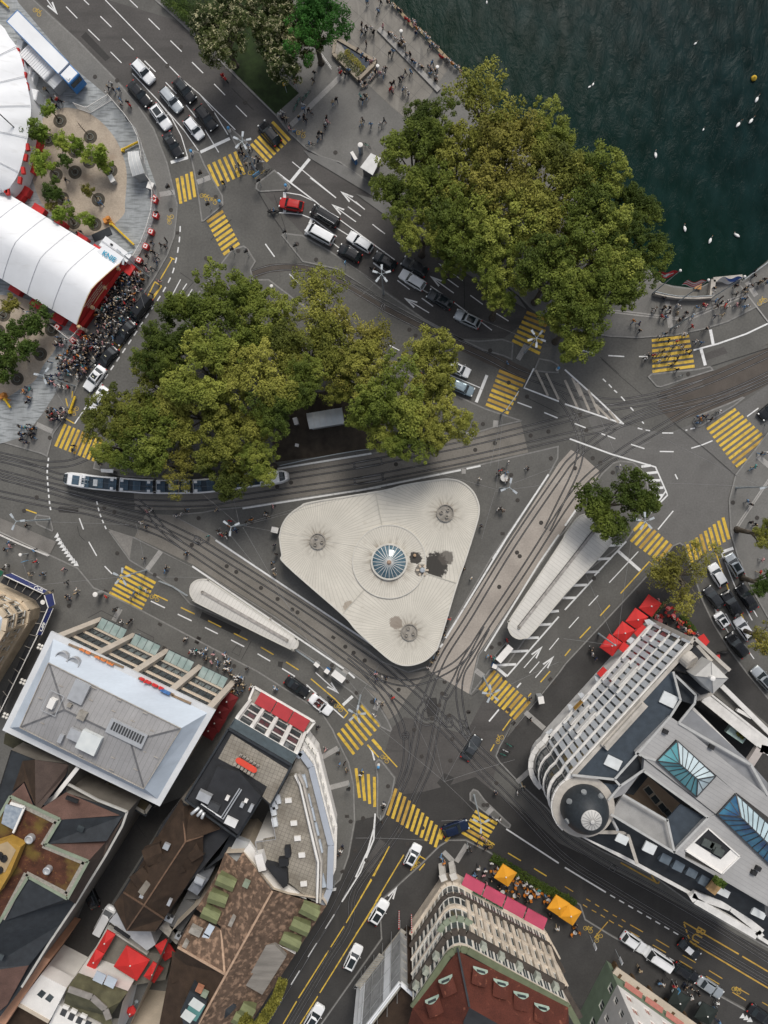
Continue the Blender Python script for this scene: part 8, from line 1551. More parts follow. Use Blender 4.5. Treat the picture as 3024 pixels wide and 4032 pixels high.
people('n 110,960,w 100,970,r 140,970,w 150,955,t 180,970,w 210,990,b 230,950,w 225,1025,k 240,1020,k 290,985,p 275,1050,p 315,1030,w 330,1055,b 325,1085,g 375,990,p 390,1000,w 385,1055,w 410,1040,w 430,1055,k 390,1100,w 380,1110,k 415,1110,w 430,1130,k 440,1150,y 230,1120,k 265,1125,b 470,1170,w 495,1165,w 520,1175,b 535,1190,w 480,1190,w 510,1200,k 450,1260,w 460,1290,y 440,1290,o 420,1320,o 470,1240,k 500,1235,k 530,1230,y 545,1250,k 520,1290,k 490,1310,k 590,1265,r 600,1250,w 640,1285,w 655,1305,r 690,1320,w 700,1330,b 790,1265,w 805,1270,b 565,1100,k 1140,1585,k 945,1485,k','','mix')
people('s 1000,1385,w 1045,1440,p 1060,1400,w 965,1440,b 985,1450,k 1110,1340,w 1140,1405,o 1165,1385,w 1105,1475,k 1070,1510,p 1175,1540,k 1240,1550,k 1320,1460,w 1315,1500,o 1375,1520,w 1390,1510,w 1430,1525,w 1400,1560,o 1460,1560,w 1495,1560,t 1490,1610,o 1320,1600,k 1330,1615,k 1395,1640,k 1550,1610,b w 1400,660,k 1570,660,o 1590,780,k 1645,875,w x 600,1195,k 615,1220,y 770,1320,b 800,1330,w 890,1340,r 905,1330,k 970,1360,k 985,1340,k 1025,1350,k 1030,1440,w 1090,1410,k 1240,1480,w 1225,1540,k 1215,1570,k 1255,1640,b 95,890,k 85,850,k p 760,545,p 840,620,r 755,680,w 885,690,w 870,680,r 890,710,k 940,720,o 955,735,r 825,740,k 980,780,w 1020,805,o 1000,805,o 1085,830,p','','mix')
people('a 375,735,y 430,820,k 455,790,w 470,820,r 500,830,k 465,870,k 870,755,w 885,715,k 905,685,w 930,735,k 972,735,b 980,810,b 985,845,w 1060,860,r 1045,840,k 540,1470,k 545,1640,y e 545,200,w 550,180,y 810,185,y 820,205,b 430,270,k 440,290,w 470,300,w 490,290,w 455,320,k 640,460,k 660,440,k 1280,285,k 1355,505,k 1240,530,k 1315,550,k 1350,560,k 1245,605,k 1265,615,k 1200,640,k 1280,655,g 1275,690,n 1165,705,k 1185,720,k 1240,740,g 1200,755,p 1295,845,p 1240,950,k 1045,1260,w 215,1100,w','','mix')
def fill(spec,n):
 poly=P(spec,.9);xs=[p.x for p in poly];ys=[p.y for p in poly];pts=[];tries=0
 while len(pts)<n and tries<n*80:
  tries+=1;x,y=prnd.uniform(min(xs),max(xs)),prnd.uniform(min(ys),max(ys))
  if inside((x,y),poly)and all((x-a)**2+(y-b)**2>.34**2 for a,b in pts):pts.append((x,y))
 for x,y in pts:
  col=prnd.choice('kkkkkkkkkwwwwwggnnnbypprotkkw');tr=prnd.choice('kkknngb')
  REST.append((prnd.choice(['walk','stand']),(x,y,gz(x,y)),prnd.uniform(0,2*PI),{0:SKIN[prnd.randrange(2)],1:HAIR[prnd.choice([0,0,1,2])],2:TOPS[col],3:TOPS[tr],4:SHOE[0]}))
fill('e 1060,730 1200,790 1150,960 1060,1090 930,1300 800,1450 700,1330 780,1250 790,1130 800,980 900,880 970,820',170)
fill('e 640,1260 800,1310 830,1420 720,1560 620,1659 i 560,170 480,110 400,60 e 480,1450 600,1370',95)
fill('i 330,170 450,130 560,170 600,260 520,300 400,250',16);fill('i 340,430 500,430 540,400 520,530 420,530',18);fill('i 150,550 240,540 320,560 300,700 330,740 140,720',16);fill('i 170,250 260,260 240,400 180,400',7);fill('e 440,1290 540,1290 540,1380 450,1370',9)
slots=[];vs=[];fs=[];mi=[]
for ps,loc,rz,mats in REST:
 me=PM[ps];o=len(vs);c,s=math.cos(rz),math.sin(rz);h=prnd.uniform(.92,1.05)
 for v in me.vertices:vs.append((loc[0]+1.18*(v.co.x*c-v.co.y*s),loc[1]+1.18*(v.co.x*s+v.co.y*c),loc[2]+v.co.z*h))
 idx={}
 for k,m in mats.items():
  if m not in slots:slots.append(m)
  idx[k]=slots.index(m)
 for p in me.polygons:fs.append(tuple(i+o for i in p.vertices));mi.append(idx[p.material_index])
me=bpy.data.meshes.new('crowd');me.from_pydata(vs,[],fs)
for m in slots:me.materials.append(m)
me.polygons.foreach_set('material_index',mi);me.polygons.foreach_set('use_smooth',[True]*len(fs));me.update()
o=bpy.data.objects.new('crowd',me);COL.objects.link(o);o['kind']='stuff'
for i,(x,col)in enumerate(((-.28,'k'),(-.9,'r'))):
 o=put('person',PM['sit'],None,(0,0,0),0,{2:TOPS[col],3:TOPS['k']});c,s=math.cos(CONV.rotation_euler.z),math.sin(CONV.rotation_euler.z);yy=.38*(1 if i==0 else-1)
 o.location=(CONV.location.x-.25*c-yy*s,CONV.location.y-.25*s+yy*c,.12);o.rotation_euler=(0,0,CONV.rotation_euler.z);tag(o,'driver in black seated in the white open convertible' if i==0 else 'passenger in red seated in the white open convertible','person')
M_steel=mat('lamp_post_grey',(.36,.40,.42),.5,.1,2,metal=.2);M_lampw=mat('lamp_head_white',(.38,.41,.43),.4,.06,4);lines_on(M_lampw,.4,.16,.05,(.28,.3,.32),strength=.5)
def fan_lamp(s,arms,label,h=10.8,a0=.3,L_=1.3):
 q=P1(s,.1);z0=gz(q.x,q.y);t=thing('street_lamp',label,'street lamp',(q.x,q.y,z0),0,'fan armed street lamps')
 mb=MB();mb.tube([(0,0,0),(0,0,.8),(0,0,h*.6),(0,0,h)],[.19,.15,.11,.07],12);put('post',mb.mesh('post',M_steel),t)
 for k in range(arms):
  a=a0+2*PI*k/arms;d=Vector((math.cos(a),math.sin(a),0));n=Vector((-d.y,d.x,0));mb=MB();mb.tube([Vector((0,0,h-.1)),d*.7+Vector((0,0,h+.15)),d*L_*.62+Vector((0,0,h+.12))],.04,6);ar=put('arm',mb.mesh('arm',M_steel),t)
  mb=MB();b,e=d*L_*.5,d*(L_+.15);z=Vector((0,0,h+.12))
  up_=[b-n*.14+z,e-n*.17+z,e+n*.17+z,b+n*.14+z];mb.quad(*up_);c=[p-Vector((0,0,.12))for p in up_];mb.quad(*c[::-1])
  for i in range(4):mb.quad(c[i],c[(i+1)%4],up_[(i+1)%4],up_[i])
  put('lamp_head',mb.mesh('lamp_head',M_lampw),ar)
 return t
for s,n,lab,a0 in(('g 228,950',5,'five armed lamp at the kerb beside the motorcycle on the quay road',.3),('o 1045,1170',5,'five armed lamp over the crossing by the long straight shelter',.5),('s 968,790',3,'three armed lamp on the refuge at the bottom junction',.5),('n 1492,1322',5,'five armed lamp over the crossing in front of the white house',.1),('m 1195,300',5,'five armed lamp over the crossing near the tapered shelter',.2),('i 407,1338',3,'three armed lamp on the small triangular island at left',2.2),('i 610,250',3,'three armed lamp leaning over the crowd at the plaza edge',.9),('l 480,1338',5,'five armed lamp beside the single green tree and crossing',.4),('b 640,1410',5,'five armed lamp on the crowded refuge at the upper crossings',.2),('g 1382,1425',5,'five armed lamp over the lower crossing of the quay road',.9),('e 1215,810',3,'three armed lamp beside the tent front trailer',.4),('l 1400,1080',2,'two armed lamp mast on the right hand pavement',.2),('j 558,1378',3,'three armed lamp left of the pavilion among waiting people',.4),('k 1180,1085',3,'three armed lamp right of the pavilion beside a white round table',1.4)):
 fan_lamp(s,n,lab,10.8,a0)
for s,lab,h in(('h 865,1235','plain grey mast on the pavement below the flags',9.5),('p 275,820','plain grey mast beside the red parasols of the hotel',9.5),('k 1188,480','slim signal mast at the zebra crossing beside the island park',6.5)):
 q=P1(s,.1);t=thing('catenary_mast',lab,'mast',(q.x,q.y,gz(q.x,q.y)));mb=MB();mb.tube([(0,0,0),(0,0,h)],[.17,.1],12);put('post',mb.mesh('post',M_steel),t);mb=MB();mb.lathe((0,0,h),[(.14,-.1),(.18,0),(.1,.15),(0,.2)],10);put('cap',mb.mesh('cap',M_steel),t)
 if 'slim' in lab:mb=MB();mb.tube([(0,0,5.6),(1.4,2.0,6.0),(2.1,3.2,6.0)],.06,6);put('arm',mb.mesh('arm',M_steel),t);mb=MB();mb.box((2.1,3.2,5.7),(.35,.35,.9));put('signal_head',mb.mesh('signal_head',M_blackp),t)
M_fr=mat('flag_red',(.50,.02,.03),.75,.08,2);M_fw=mat('flag_white',(.62,.62,.62),.75,.05,2);M_fb=mat('flag_blue',(.05,.12,.38),.75,.08,2)
for s,kind,lab in(('h 715,945','swiss','red flag with a white cross on a tall pole at the lake terrace'),('h 922,1015','geneva','red and white flag on the middle pole beside the terrace wall'),('h 1187,990','zurich','blue and white flag on the pole nearest the bridge railing')):
 q=P1(s,.1);h=12.0;t=thing('flag_pole',lab,'flag pole',(q.x,q.y,.1));mb=MB();mb.tube([(0,0,0),(0,0,h)],[.1,.05],10);put('pole',mb.mesh('pole',M_steel),t);mb=MB();mb.smooth=True;mb.lathe((0,0,h-.1),[(0,0),(.17,.06),(.22,.2),(.16,.34),(0,.4)],12);put('ball',mb.mesh('ball',M_wwall),t)
 mb=MB();nx_,nz_=10,14;wd,hh=2.6,3.6
 for j in range(nz_):
  for i in range(nx_):
   def pt(u,v):return Vector((-u*wd*.95,u*wd*.12+.22*math.sin(u*7+v*2),h-.5-v*hh*.75-.7*u))
   u0,u1,v0,v1=i/nx_,(i+1)/nx_,j/nz_,(j+1)/nz_;cu,cv=(u0+u1)/2,(v0+v1)/2
   if kind=='swiss':mb.cur=1 if((abs(cu-.5)<.14 and abs(cv-.5)<.3)or(abs(cv-.5)<.1 and abs(cu-.5)<.36))else 0
   elif kind=='geneva':mb.cur=1 if int(cv*6)%2 else 0
   else:mb.cur=2 if cu+cv*.9<.95 else 1
   mb.quad(pt(u0,v0),pt(u1,v0),pt(u1,v1),pt(u0,v1))
 put('flag',mb.mesh('flag',[M_fr,M_fw,M_fb]),t)
def tl(s,lab):
 q=P1(s,.1);t=thing('traffic_light',lab,'traffic light',(q.x,q.y,gz(q.x,q.y)),0,'traffic lights');mb=MB();mb.cyl((0,0),.06,0,3.1,8);put('post',mb.mesh('post',M_steel),t);mb=MB();mb.box((.14,.05,2.7),(.3,.34,.95));mb.box((-.2,-.1,2.5),(.26,.3,.6));put('signal_head',mb.mesh('signal_head',M_blackp),t)
 mb=MB()
 for k in range(3):mb.lathe((.30,.05,2.42+k*.28),[(.09,-.02),(.1,.0),(.09,.02),(0,.03)],8)
 put('lenses',mb.mesh('lenses',mat('dark_lens',(.05,.03,.02),.3,.2,4)),t)
for s,lab in(('b 682,1522','traffic light on the lower refuge beside the blue sign'),('b 215,1465','traffic light on the narrow refuge between two crossings'),('f 275,262','traffic light on the refuge beside painted bicycles'),('f 468,622','traffic light at the top of the island park crossing'),('f 890,482','traffic light at the tip of the pavement by the white van'),('f 975,592','traffic light on the pavement behind the white van'),('f 582,640','traffic light at the north tip of the island park'),('a 1408,1575','traffic light on the pale band by the left crossing'),('l 1635,560','traffic light beside the wide right crossing'),('s 205,960','traffic light on the lower end of left refuge'),('s 1345,690','traffic light on the pale band below the hotel dome'),('r 1318,405','traffic light on the pale band by the curved white building'),('r 1402,690','traffic light on the lower pale band by the curved building'),('m 985,612','traffic light beside the crossing near the navy awnings'),('k 905,560','traffic light in the trees beside the waiting cars'),('s 912,1180','traffic light on the pale band near the orange parasols')):tl(s,lab)
for s,lab in(('b 425,1072','blue topped beacon on the tip of the upper refuge'),('b 122,1258','blue topped beacon on the rounded nose of the left refuge'),('b 888,1535','blue topped beacon near the red hatchback'),('f 352,212','blue topped beacon beside painted bicycle symbols'),('s 188,542','blue topped beacon on the left refuge at the lower junction'),('k 1646,112','blue topped beacon on the island by the hatched zone')):
 q=P1(s,.1);t=thing('guide_beacon',lab,'beacon',(q.x,q.y,gz(q.x,q.y)),0,'blue topped beacons');mb=MB();mb.lathe((0,0,0),[(.26,0),(.24,.7),(.2,.75),(.2,.95)],14);put('base',mb.mesh('base',M_wwall),t);mb=MB();mb.lathe((0,0,.95),[(.24,0),(.24,.3),(.12,.38),(0,.4)],14);put('blue_cap',mb.mesh('blue_cap',mat('beacon_blue',(.07,.24,.45),.4,.1,3)),t)
def parasol(s,w,l,rz,m,z,lab,group):
 q=P1(s,z+.5);z0=z-2.5;t=thing('parasol',lab,'parasol',(q.x,q.y,z0),rz,group);mb=MB();A_=[(-l/2,-w/2,2.5),(l/2,-w/2,2.5),(l/2,w/2,2.5),(-l/2,w/2,2.5)];ap=(0,0,3.15)
 for i in range(4):mb.add([A_[i],A_[(i+1)%4],ap],[(0,1,2)]);a,b=Vector(A_[i]),Vector(A_[(i+1)%4]);mb.quad(a-Vector((0,0,.22)),b-Vector((0,0,.22)),b,a)
 put('canopy',mb.mesh('canopy',m),t);mb=MB();mb.cyl((0,0),.04,0,3.3,8);mb.lathe((0,0,0),[(.3,0),(.3,.1),(.05,.12)],12);put('pole',mb.mesh('pole',M_steel),t);mb=MB();mb.smooth=True;mb.lathe((0,0,3.12),[(.13,0),(.13,.08),(.06,.14),(0,.15)],10);put('finial',mb.mesh('finial',M_wwall),t)
 mb=MB()
 for a in A_:mb.beam(Vector(a)+Vector((0,0,-.04)),Vector(ap)+Vector((0,0,-.06)),.03,.03)
 put('ribs',mb.mesh('ribs',M_steel),t)
for i,(s,lab)in enumerate((('p 707,595','topmost red parasol of the hotel row, nearest the yellow tree'),('p 597,705','second red parasol from the yellow tree in the hotel row'),('p 492,815','third red parasol from the yellow tree in the hotel row'),('p 385,918','lowest red parasol of the hotel row, under the grey mast'))):parasol(s,2.55,2.75,.95,M_par_red,3.2,lab,'red parasols of the hotel')
for s,w,l,rz,lab in(('u 855,1000',1.6,3.5,1.05,'narrow red parasol nearest the white van in the alley'),('u 765,1155',1.6,3.4,1.05,'narrow red parasol at the lower end of the alley terrace'),('u 1065,1180',4.1,4.5,-.55,'largest red parasol, in the middle of the rear terrace'),('u 1342,1070',2.2,3.0,-1.0,'dim red parasol at the right of the rear terrace'),('u 1245,1255',2.1,2.9,1.0,'dim red parasol at the lower right of the rear terrace'),('u 1062,1575',1.5,1.5,.5,'small bright red parasol in the dark yard at the bottom')):parasol(s,w,l,rz,M_par_red,5.9 if 'small' not in lab else 3,lab,'red parasols of the rear terrace')
for s,lab in(('s 1228,1458','orange parasol in the middle of the cafe terrace hedge'),('x -45,712','orange parasol at the terrace end touching a second orange one'),('x 50,778','orange parasol farthest right, at the very end of the cafe hedge')):parasol(s,2.75,2.75,1.0,M_orange,3.1,lab,'orange parasols of the cafe')
M_dred=mat('parasol_dark_red',(.12,.008,.01),.8,.15,.6);M_dgrn=mat('parasol_black_green',(.014,.02,.018),.8,.2,.6)
for s,lab in(('n 400,1375','dark red parasol at the mouth of the passage beside the white house'),('n 345,1460','second dark red parasol inside the passage'),('n 300,1550','third dark red parasol deep inside the passage'),('r 250,265','last dark red parasol in the passage shade')):parasol(s,2.7,2.7,1.05,M_dred,3.0,lab,'dark red parasols in the passage')
for s,lab in(('x 940,1490','black green parasol nearest the parked silver car'),('x 1165,1595','black green parasol at the bottom edge by the cafe')):parasol(s,2.9,2.9,-.5,M_dgrn,3.0,lab,'black parasols at the bottom right cafe')
M_tab=mat('cafe_table_white',(.55,.54,.52),.5,.08,3)
def table(s,m,lab,group,r=.4,chairs=3,cm=None):
 q=P1(s,.75);z0=gz(q.x,q.y);t=thing('cafe_table',lab,'table',(q.x,q.y,z0),0,group);mb=MB();mb.lathe((0,0,.7),[(r,0),(r,.04),(0,.045)],18);put('tabletop',mb.mesh('tabletop',m),t);mb=MB();mb.cyl((0,0),.04,.02,.7,8);mb.lathe((0,0,0),[(.22,0),(.22,.03),(.04,.05)],12);put('pedestal',mb.mesh('pedestal',M_blackp),t)
 for k in range(chairs):
  a=2*PI*k/chairs+q.x;c=thing('cafe_chair','cafe chair drawn up to a round table '+group.split('tables ')[-1],'chair',(q.x+(r+.3)*math.cos(a),q.y+(r+.3)*math.sin(a),z0),a+PI,'chairs '+group.split('tables ')[-1])
  mb=MB();mb.box((0,0,.45),(.4,.4,.05));put('seat',mb.mesh('seat',cm or M_blackp),c);mb=MB();mb.box((-.2,0,.7),(.04,.4,.42));put('backrest',mb.mesh('backrest',cm or M_blackp),c);mb=MB()
  for u in(-.17,.17):
   for v in(-.17,.17):mb.box((u,v,.22),(.03,.03,.44))
  put('legs',mb.mesh('legs',M_blackp),c)
M_chor=mat('chair_orange',(.5,.17,.02),.6,.1,3);M_chr=mat('chair_red',(.5,.04,.03),.6,.1,3)
for s in 's 1140,1420;s 1315,1515;s 1400,1580;s 1490,1590;w 1575,650;s 1200,1580;s 1300,1610;s 1430,1620;x 85,910'.split(';'):table(s,M_tab,'small round cafe table on the terrace of the corner cafe','cafe tables by the orange parasols',.38,3,M_chor)
for s in 'p 752,685;p 778,715;p 885,675;p 945,730;p 1020,800;p 842,615'.split(';'):table(s,mat('table_pink_red',(.5,.12,.12),.5,.08,3),'round red table of the hotel restaurant by the planting','cafe tables by the hotel corner',.42,3,M_chr)
table('k 1213,998',M_tab,'large round white table on the paving right of the pavilion','tables on the pavilion paving',.62,0)
def pbox(s,e,w,h,m,name,lab,cat,cap=True):
 a,b=P(s+' '+e,h);d=b-a;c=(a+b)/2;z0=gz(c.x,c.y);t=thing(name,lab,cat,(c.x,c.y,z0),math.atan2(d.y,d.x));mb=MB();mb.box((0,0,h/2),(d.length,w,h));put('body',mb.mesh('body',m),t)
 mb=MB();mb.box((0,0,h+.05),(d.length+.12,w+.12,.1));put('roof',mb.mesh('roof',M_wwall),t);mb=MB();mb.box((0,-w/2-.012,h*.55),(d.length*.8,.03,h*.55));put('panel',mb.mesh('panel',MATS['shop_glass']),t)
M_pb=mat('street_box_grey',(.30,.31,.31),.5,.1,2)
for s,e,w,h,lab in(('n 1270,1135','1355,1200',1.0,2.4,'long white topped waiting shelter near the bottom of the tapered shelter'),('o 1265,925','1165,1040',1.0,2.4,'long white topped waiting shelter below the straight tram shelter'),('o 1495,1365','1535,1358',1.1,2.2,'square white topped box on the pavement beside the lower crossing'),('j 768,1418','818,1430',.8,1.9,'white topped box left of the pavilion roof'),('j 955,510','970,560',.6,1.6,'slim white box standing on the brown earth by the kiosk'),('o 1120,1078','1150,1090',.6,1.4,'small dark blue topped box beside the hatched bars'),('n 1120,1060','1150,1085',.5,1.6,'pale advertising box at the end of the tapered shelter'),('n 1205,1115','1232,1135',.6,1.5,'blue advertising box beside the long waiting shelter'),('b 1420,1245','1455,1305',.4,1.8,'blue faced information board beside the white kiosk'),('a 1208,1510','1250,1525',1.0,1.3,'white cabinet at the end of the plaza fence'),('a 900,1435','925,1485',.7,1.2,'white bin under the low young tree'),('j 962,730','985,735',.4,.6,'tiny white box on the brown earth')):
 pbox(s,e,w,h,M_blue if 'blue' in lab else M_pb,'street_cabinet',lab,'cabinet')
def sign(s,w,h,m,lab,rz=0.5,z=2.2):
 q=P1(s,.1);t=thing('street_sign',lab,'sign',(q.x,q.y,gz(q.x,q.y)),rz);mb=MB();mb.cyl((0,0),.04,0,z+h,8);put('post',mb.mesh('post',M_steel),t);mb=MB();mb.box((0,-.07,z+h/2),(w,.06,h));put('panel',mb.mesh('panel',m),t);mb=MB();mb.box((0,-.105,z+h/2),(w*.7,.01,h*.16));mb.box((0,-.105,z+h*.75),(w*.5,.01,h*.12));put('markings',mb.mesh('markings',M_wwall),t)
M_sb=mat('sign_sky_blue',(.09,.30,.52),.5,.1,2)
for s,w,h,m,lab,rz in(('b 665,1480',1.3,1.0,M_sb,'blue direction sign among the bicycles on the refuge',.6),('f 1375,740',.5,1.3,M_sb,'narrow blue sign on the pavement beside the tram curve',1.2),('x 205,935',.5,1.6,M_truckw,'white and blue street sign near the painted bicycles lower right',1.1),('x 412,1050',.5,1.6,M_truckw,'white and blue street sign with round top near the parked white SUV',1.1),('v 1285,490',.8,.8,M_truckw,'white square sign at the corner of the curved building',.2),('x 875,1300',.8,.9,M_sb,'bright blue board beside bicycles at the lower right pavement',.9),('b 890,755',.6,.9,M_yel,'yellow sign at the corner of the park lawn',.4),('b 978,735',.6,.9,M_tred,'red sign at the corner of the park lawn',.4),('m 265,215',.9,.8,M_sb,'blue and white board on the pavement by the navy awnings',.3)):sign(s,w,h,m,lab,rz)
for s,lab in(('c 372,255','round white column head on the promenade step'),('c 180,540','round white column head beside the planted basin'),('c 668,548','round white column head at the lower promenade step'),('b 1490,1185','large round white topped advertising column near the kiosk'),('f 765,885','round white topped lamp in the island park tip'),('m 778,500','round white pillar on the pavement in front of the office block'),('m 167,175','round white column on the left pavement'),('a 460,1165','white globe lamp beside the leafy young tree')):
 q=P1(s,2.6);z0=gz(q.x,q.y);r=.42 if 'large' in lab or 'pillar' in lab else.28;t=thing('round_column',lab,'column',(q.x,q.y,z0));mb=MB();mb.cyl((0,0),r*.5 if r<.4 else r*.9,0,2.5,14);put('shaft',mb.mesh('shaft',M_pb),t);mb=MB();mb.lathe((0,0,2.5),[(r,0),(r*1.05,.06),(r*.9,.16),(0,.22)],18);put('cap',mb.mesh('cap',M_wwall),t)
bp_=P('b 1262,440 1335,385 1255,255 1300,225 1610,480 1600,530 1478,648',.7);t=thing('planted_basin','raised stone basin with dark water and yellowish planting in the corner park','planter',tuple((sum(bp_,Vector())/7).xy)+(.1,))
bq=P('b 1270,440 1290,310 1610,500 1600,530 1478,650',.6);mb=MB();mb.prism(bq,.1,.5);mb.build('basin_floor',M_conc,t);mb=MB()
for a,b in zip(bq,bq[1:]+bq[:1]):mb.beam(V3(a,.45),V3(b,.45),.5,.7)
mb.build('rim',mat('basin_stone',(.27,.23,.18),.85,.15,1.5,fine=.1),t);mb=MB();mb.poly([V3(p,.56)for p in P('b 1300,330 1585,510 1520,600 1460,520 1380,440')]);mb.build('water',mat('basin_water',(.012,.025,.045),.1,.3,1),t)
hedge('b 1310,450 1400,540 1480,620',.9,1.5,'chestnut','yellow green plants filling the stone basin','basin_plants',1500,.2);hedge('b 1370,420 1440,490 1520,580',.8,1.0,'brown','brownish plants along the water of the stone basin','basin_plants',900,.2)
mb=MB()
st=P('c 190,240 680,745',.1);a,b=st;mb.beam(V3(a,.25),V3(b,.25),.8,.3);single('stone_step',mb,M_slab,'long pale stone step crossing the promenade beside the seated people','step',tuple(a.lerp(b,.5)))
for i,s in enumerate('c 322,52;c 385,120;c 450,195;c 548,268;c 615,345;c 685,412;c 740,470'.split(';')):
 q=P1(s,.5);t=thing('quay_bench','pale timber bench on the quay edge between seated people','bench',(q.x,q.y,.1),-.82,'benches on the quay edge');mb=MB()
 for k in(-.17,0,.17):mb.box((0,k,.45),(1.5,.13,.05))
 put('seat',mb.mesh('seat',mat('bench_pale_timber',(.34,.27,.17),.85,.2,3)),t);mb=MB();mb.box((-.55,0,.21),(.12,.4,.42));mb.box((.55,0,.21),(.12,.4,.42));put('supports',mb.mesh('supports',M_conc),t)
tw_=P('h 720,955 800,975 900,990 1050,995 1180,988',.1);mb=MB()
for a,b in zip(tw_,tw_[1:]):mb.beam(V3(a,.65),V3(b,.65),.35,1.1)
single('terrace_wall',mb,M_gstone,'low curved wall behind the lake terrace below the flags','wall',tuple(tw_[2]))
tw_=P('h 1180,988 1195,845 1430,822',.1);mb=MB()
for a,b in zip(tw_,tw_[1:]):mb.beam(V3(a,.55),V3(b,.55),.75,1.0)
single('quay_pier',mb,M_gstone,'square stone parapet of the lake terrace beside the bridge','wall',tuple(tw_[1]))
mb=MB();mb.poly(P('h 1155,985 1180,985 1190,850 1150,880 1085,910 1075,965',.112));struct('terrace_steps',mb,M_asph);mb=MB();mb.poly(P('h 770,860 900,900 1090,912 1075,980 900,980 740,945',.114));struct('lake_terrace',mb,mat('terrace_stone',(.15,.142,.125),.85,.1,.6,fine=.12))
q0=P('h 1060,885 1115,890',.5);mb=MB();mb.beam(V3(q0[0],.5),V3(q0[1],.5),.9,.1);mb.beam(V3(q0[0].lerp(q0[1],.5),.25),V3(q0[0].lerp(q0[1],.55),.25),.6,.5);single('timber_bench',mb,mat('orange_timber',(.4,.2,.07),.7,.15,2),'orange timber bench on the lake terrace','bench',tuple(q0[0]))
def railing(spec,h,lab,m,name='railing',step=1.6):
 pts=P(spec,.1);c=pts[len(pts)//2];t=thing(name,lab,'railing',(c.x,c.y,.1));z0=gz(c.x,c.y);mb=MB()
 for z in(.45,h):
  for a,b in zip(pts,pts[1:]):mb.tube([V3(a,z0+z),V3(b,z0+z)],.05,6)
 mb.build('rails',m,t);mb=MB()
 for a,b in zip(pts,pts[1:]):
  n_=max(1,int((b-a).length/step))
  for i in range(n_):q=a.lerp(b,i/n_);mb.cyl((q.x,q.y),.035,z0,z0+h,6)
 mb.build('posts',m,t);return t
railing('h 1445,845 1659,690 1800,590',1.1,'pale bridge railing above the lake at right',M_steel);railing('h 720,945 800,965 900,982 1050,985 1180,978',1.2,'railing on the curved terrace wall below the flags',M_steel);railing('m -60,-25 190,90 410,180',1.0,'white tram platform railing at the left edge',M_wwall);railing('m 1310,385 1420,430 1540,505',1.0,'low railing leading to the tapered tram shelter',M_steel);railing('n 968,945 1120,1050',1.0,'low railing at the narrow end of the tapered shelter',M_steel);railing('j 840,900 1045,855 1255,815 1460,780 1580,765',1.1,'railing along the tram platform in front of the brown earth',M_steel);railing('b 1180,470 1215,520 1258,580',1.1,'short white rail beside the bright green tree',M_wwall)
def fence(spec,lab):
 pts=P(spec,.1);c=pts[len(pts)//2];t=thing('site_fence',lab,'fence',(c.x,c.y,.1));mb=MB();ps=MB()
 for a,b in zip(pts,pts[1:]):
  d=(b-a).length;n_=max(1,int(d/.22))
  for z in(.25,1.9):mb.beam(V3(a,z),V3(b,z),.06,.08)
  for i in range(n_):q=a.lerp(b,i/n_);mb.beam(V3(q,.25),V3(q,1.9),.05,.05)
  for i in range(max(1,int(d/2.4))):q=a.lerp(b,i/max(1,int(d/2.4)));ps.cyl((q.x,q.y),.06,.1,2.1,6)
 mb.build('lattice_panel',M_wwall,t);ps.build('posts',M_wwall,t)
fence('a 640,890 740,925 915,820 1040,965 1110,1065 1150,1150 1175,1260 1195,1430 1262,1530','white lattice fence around the upper half of the stone plaza');fence('e 1265,110 1270,200 1262,300 1222,440 1175,560 1115,665 1040,765','white lattice fence with red boxes beside the show trailer');fence('e 700,1225 640,1300 600,1335 450,1215','short white lattice fence at the lower corner of the tent front')
for i,s in enumerate('e 1255,175;e 1265,300;e 1228,435;e 1185,555;e 1130,668;e 1045,765;e 592,1325;e 462,1215;a 1255,1615'.split(';')):
 q=P1(s,1.2);t=thing('planter_box','red flower tub with white inner panel on the plaza fence','tub',(q.x,q.y,.1),-.25-.06*i,'red tubs along the white fence');mb=MB();mb.box((0,0,.5),(.8,.8,1.0),0,1.1);put('tub',mb.mesh('tub',MATS['red_painted_box']),t);mb=MB();mb.box((0,0,1.03),(.62,.62,.06));put('white_panel',mb.mesh('white_panel',M_wwall),t);mb=MB();mb.box((0,0,1.07),(.3,.3,.05));put('red_emblem',mb.mesh('red_emblem',M_tred),t)
for s,lab,w in(('e 905,370 1095,548','long yellow lifting barrier lying across the stone plaza',.3),('a 1000,1222 1135,1155','yellow beam beside the grey barrel roofed hut',.25),('i 568,460 615,332','yellow black barrier by the left crossing and crowd',.3),('i 38,355 85,425','yellow barrier in front of the orange digger at left',.3),('a -10,-10 70,62','yellow beam at the top left corner of plaza',.3)):
 a,b=P(s,.6);mb=MB();mb.beam(a,b,w,.3);mb.beam(a+Vector((0,0,.18)),b+Vector((0,0,.18)),w*.3,.08);q=a;mb.box((q.x,q.y,.35),(.5,.5,.6));single('barrier_beam',mb,mat('barrier_yellow',(.62,.42,.03),.5,.15,3),lab,'barrier',tuple(a.lerp(b,.5)))
for s,lab in(('e 875,345','orange machine with hoses beside the yellow lifting barrier'),('i 20,330','orange machine at the left edge of the lower plaza')):
 q=P1(s,.6);mb=MB();mb.box((q.x,q.y,.5),(1.2,.8,.7),.4);mb.box((q.x+.3,q.y+.2,1.0),(.5,.5,.4),.4);mb.tube([(q.x,q.y,.7),(q.x+.8,q.y-.5,.9),(q.x+1.3,q.y-.7,.3)],.07,6);single('small_machine',mb,mat('machine_orange',(.5,.2,.04),.55,.2,2),lab,'machine',(q.x,q.y,.1))
mb=MB();a,b=P('e 760,495 905,430',.2);mb.beam(a,b,1.3,.12);single('dark_ramp',mb,M_slated,'dark rubber ramp beside the show trailer on the plaza','ramp',tuple(a))
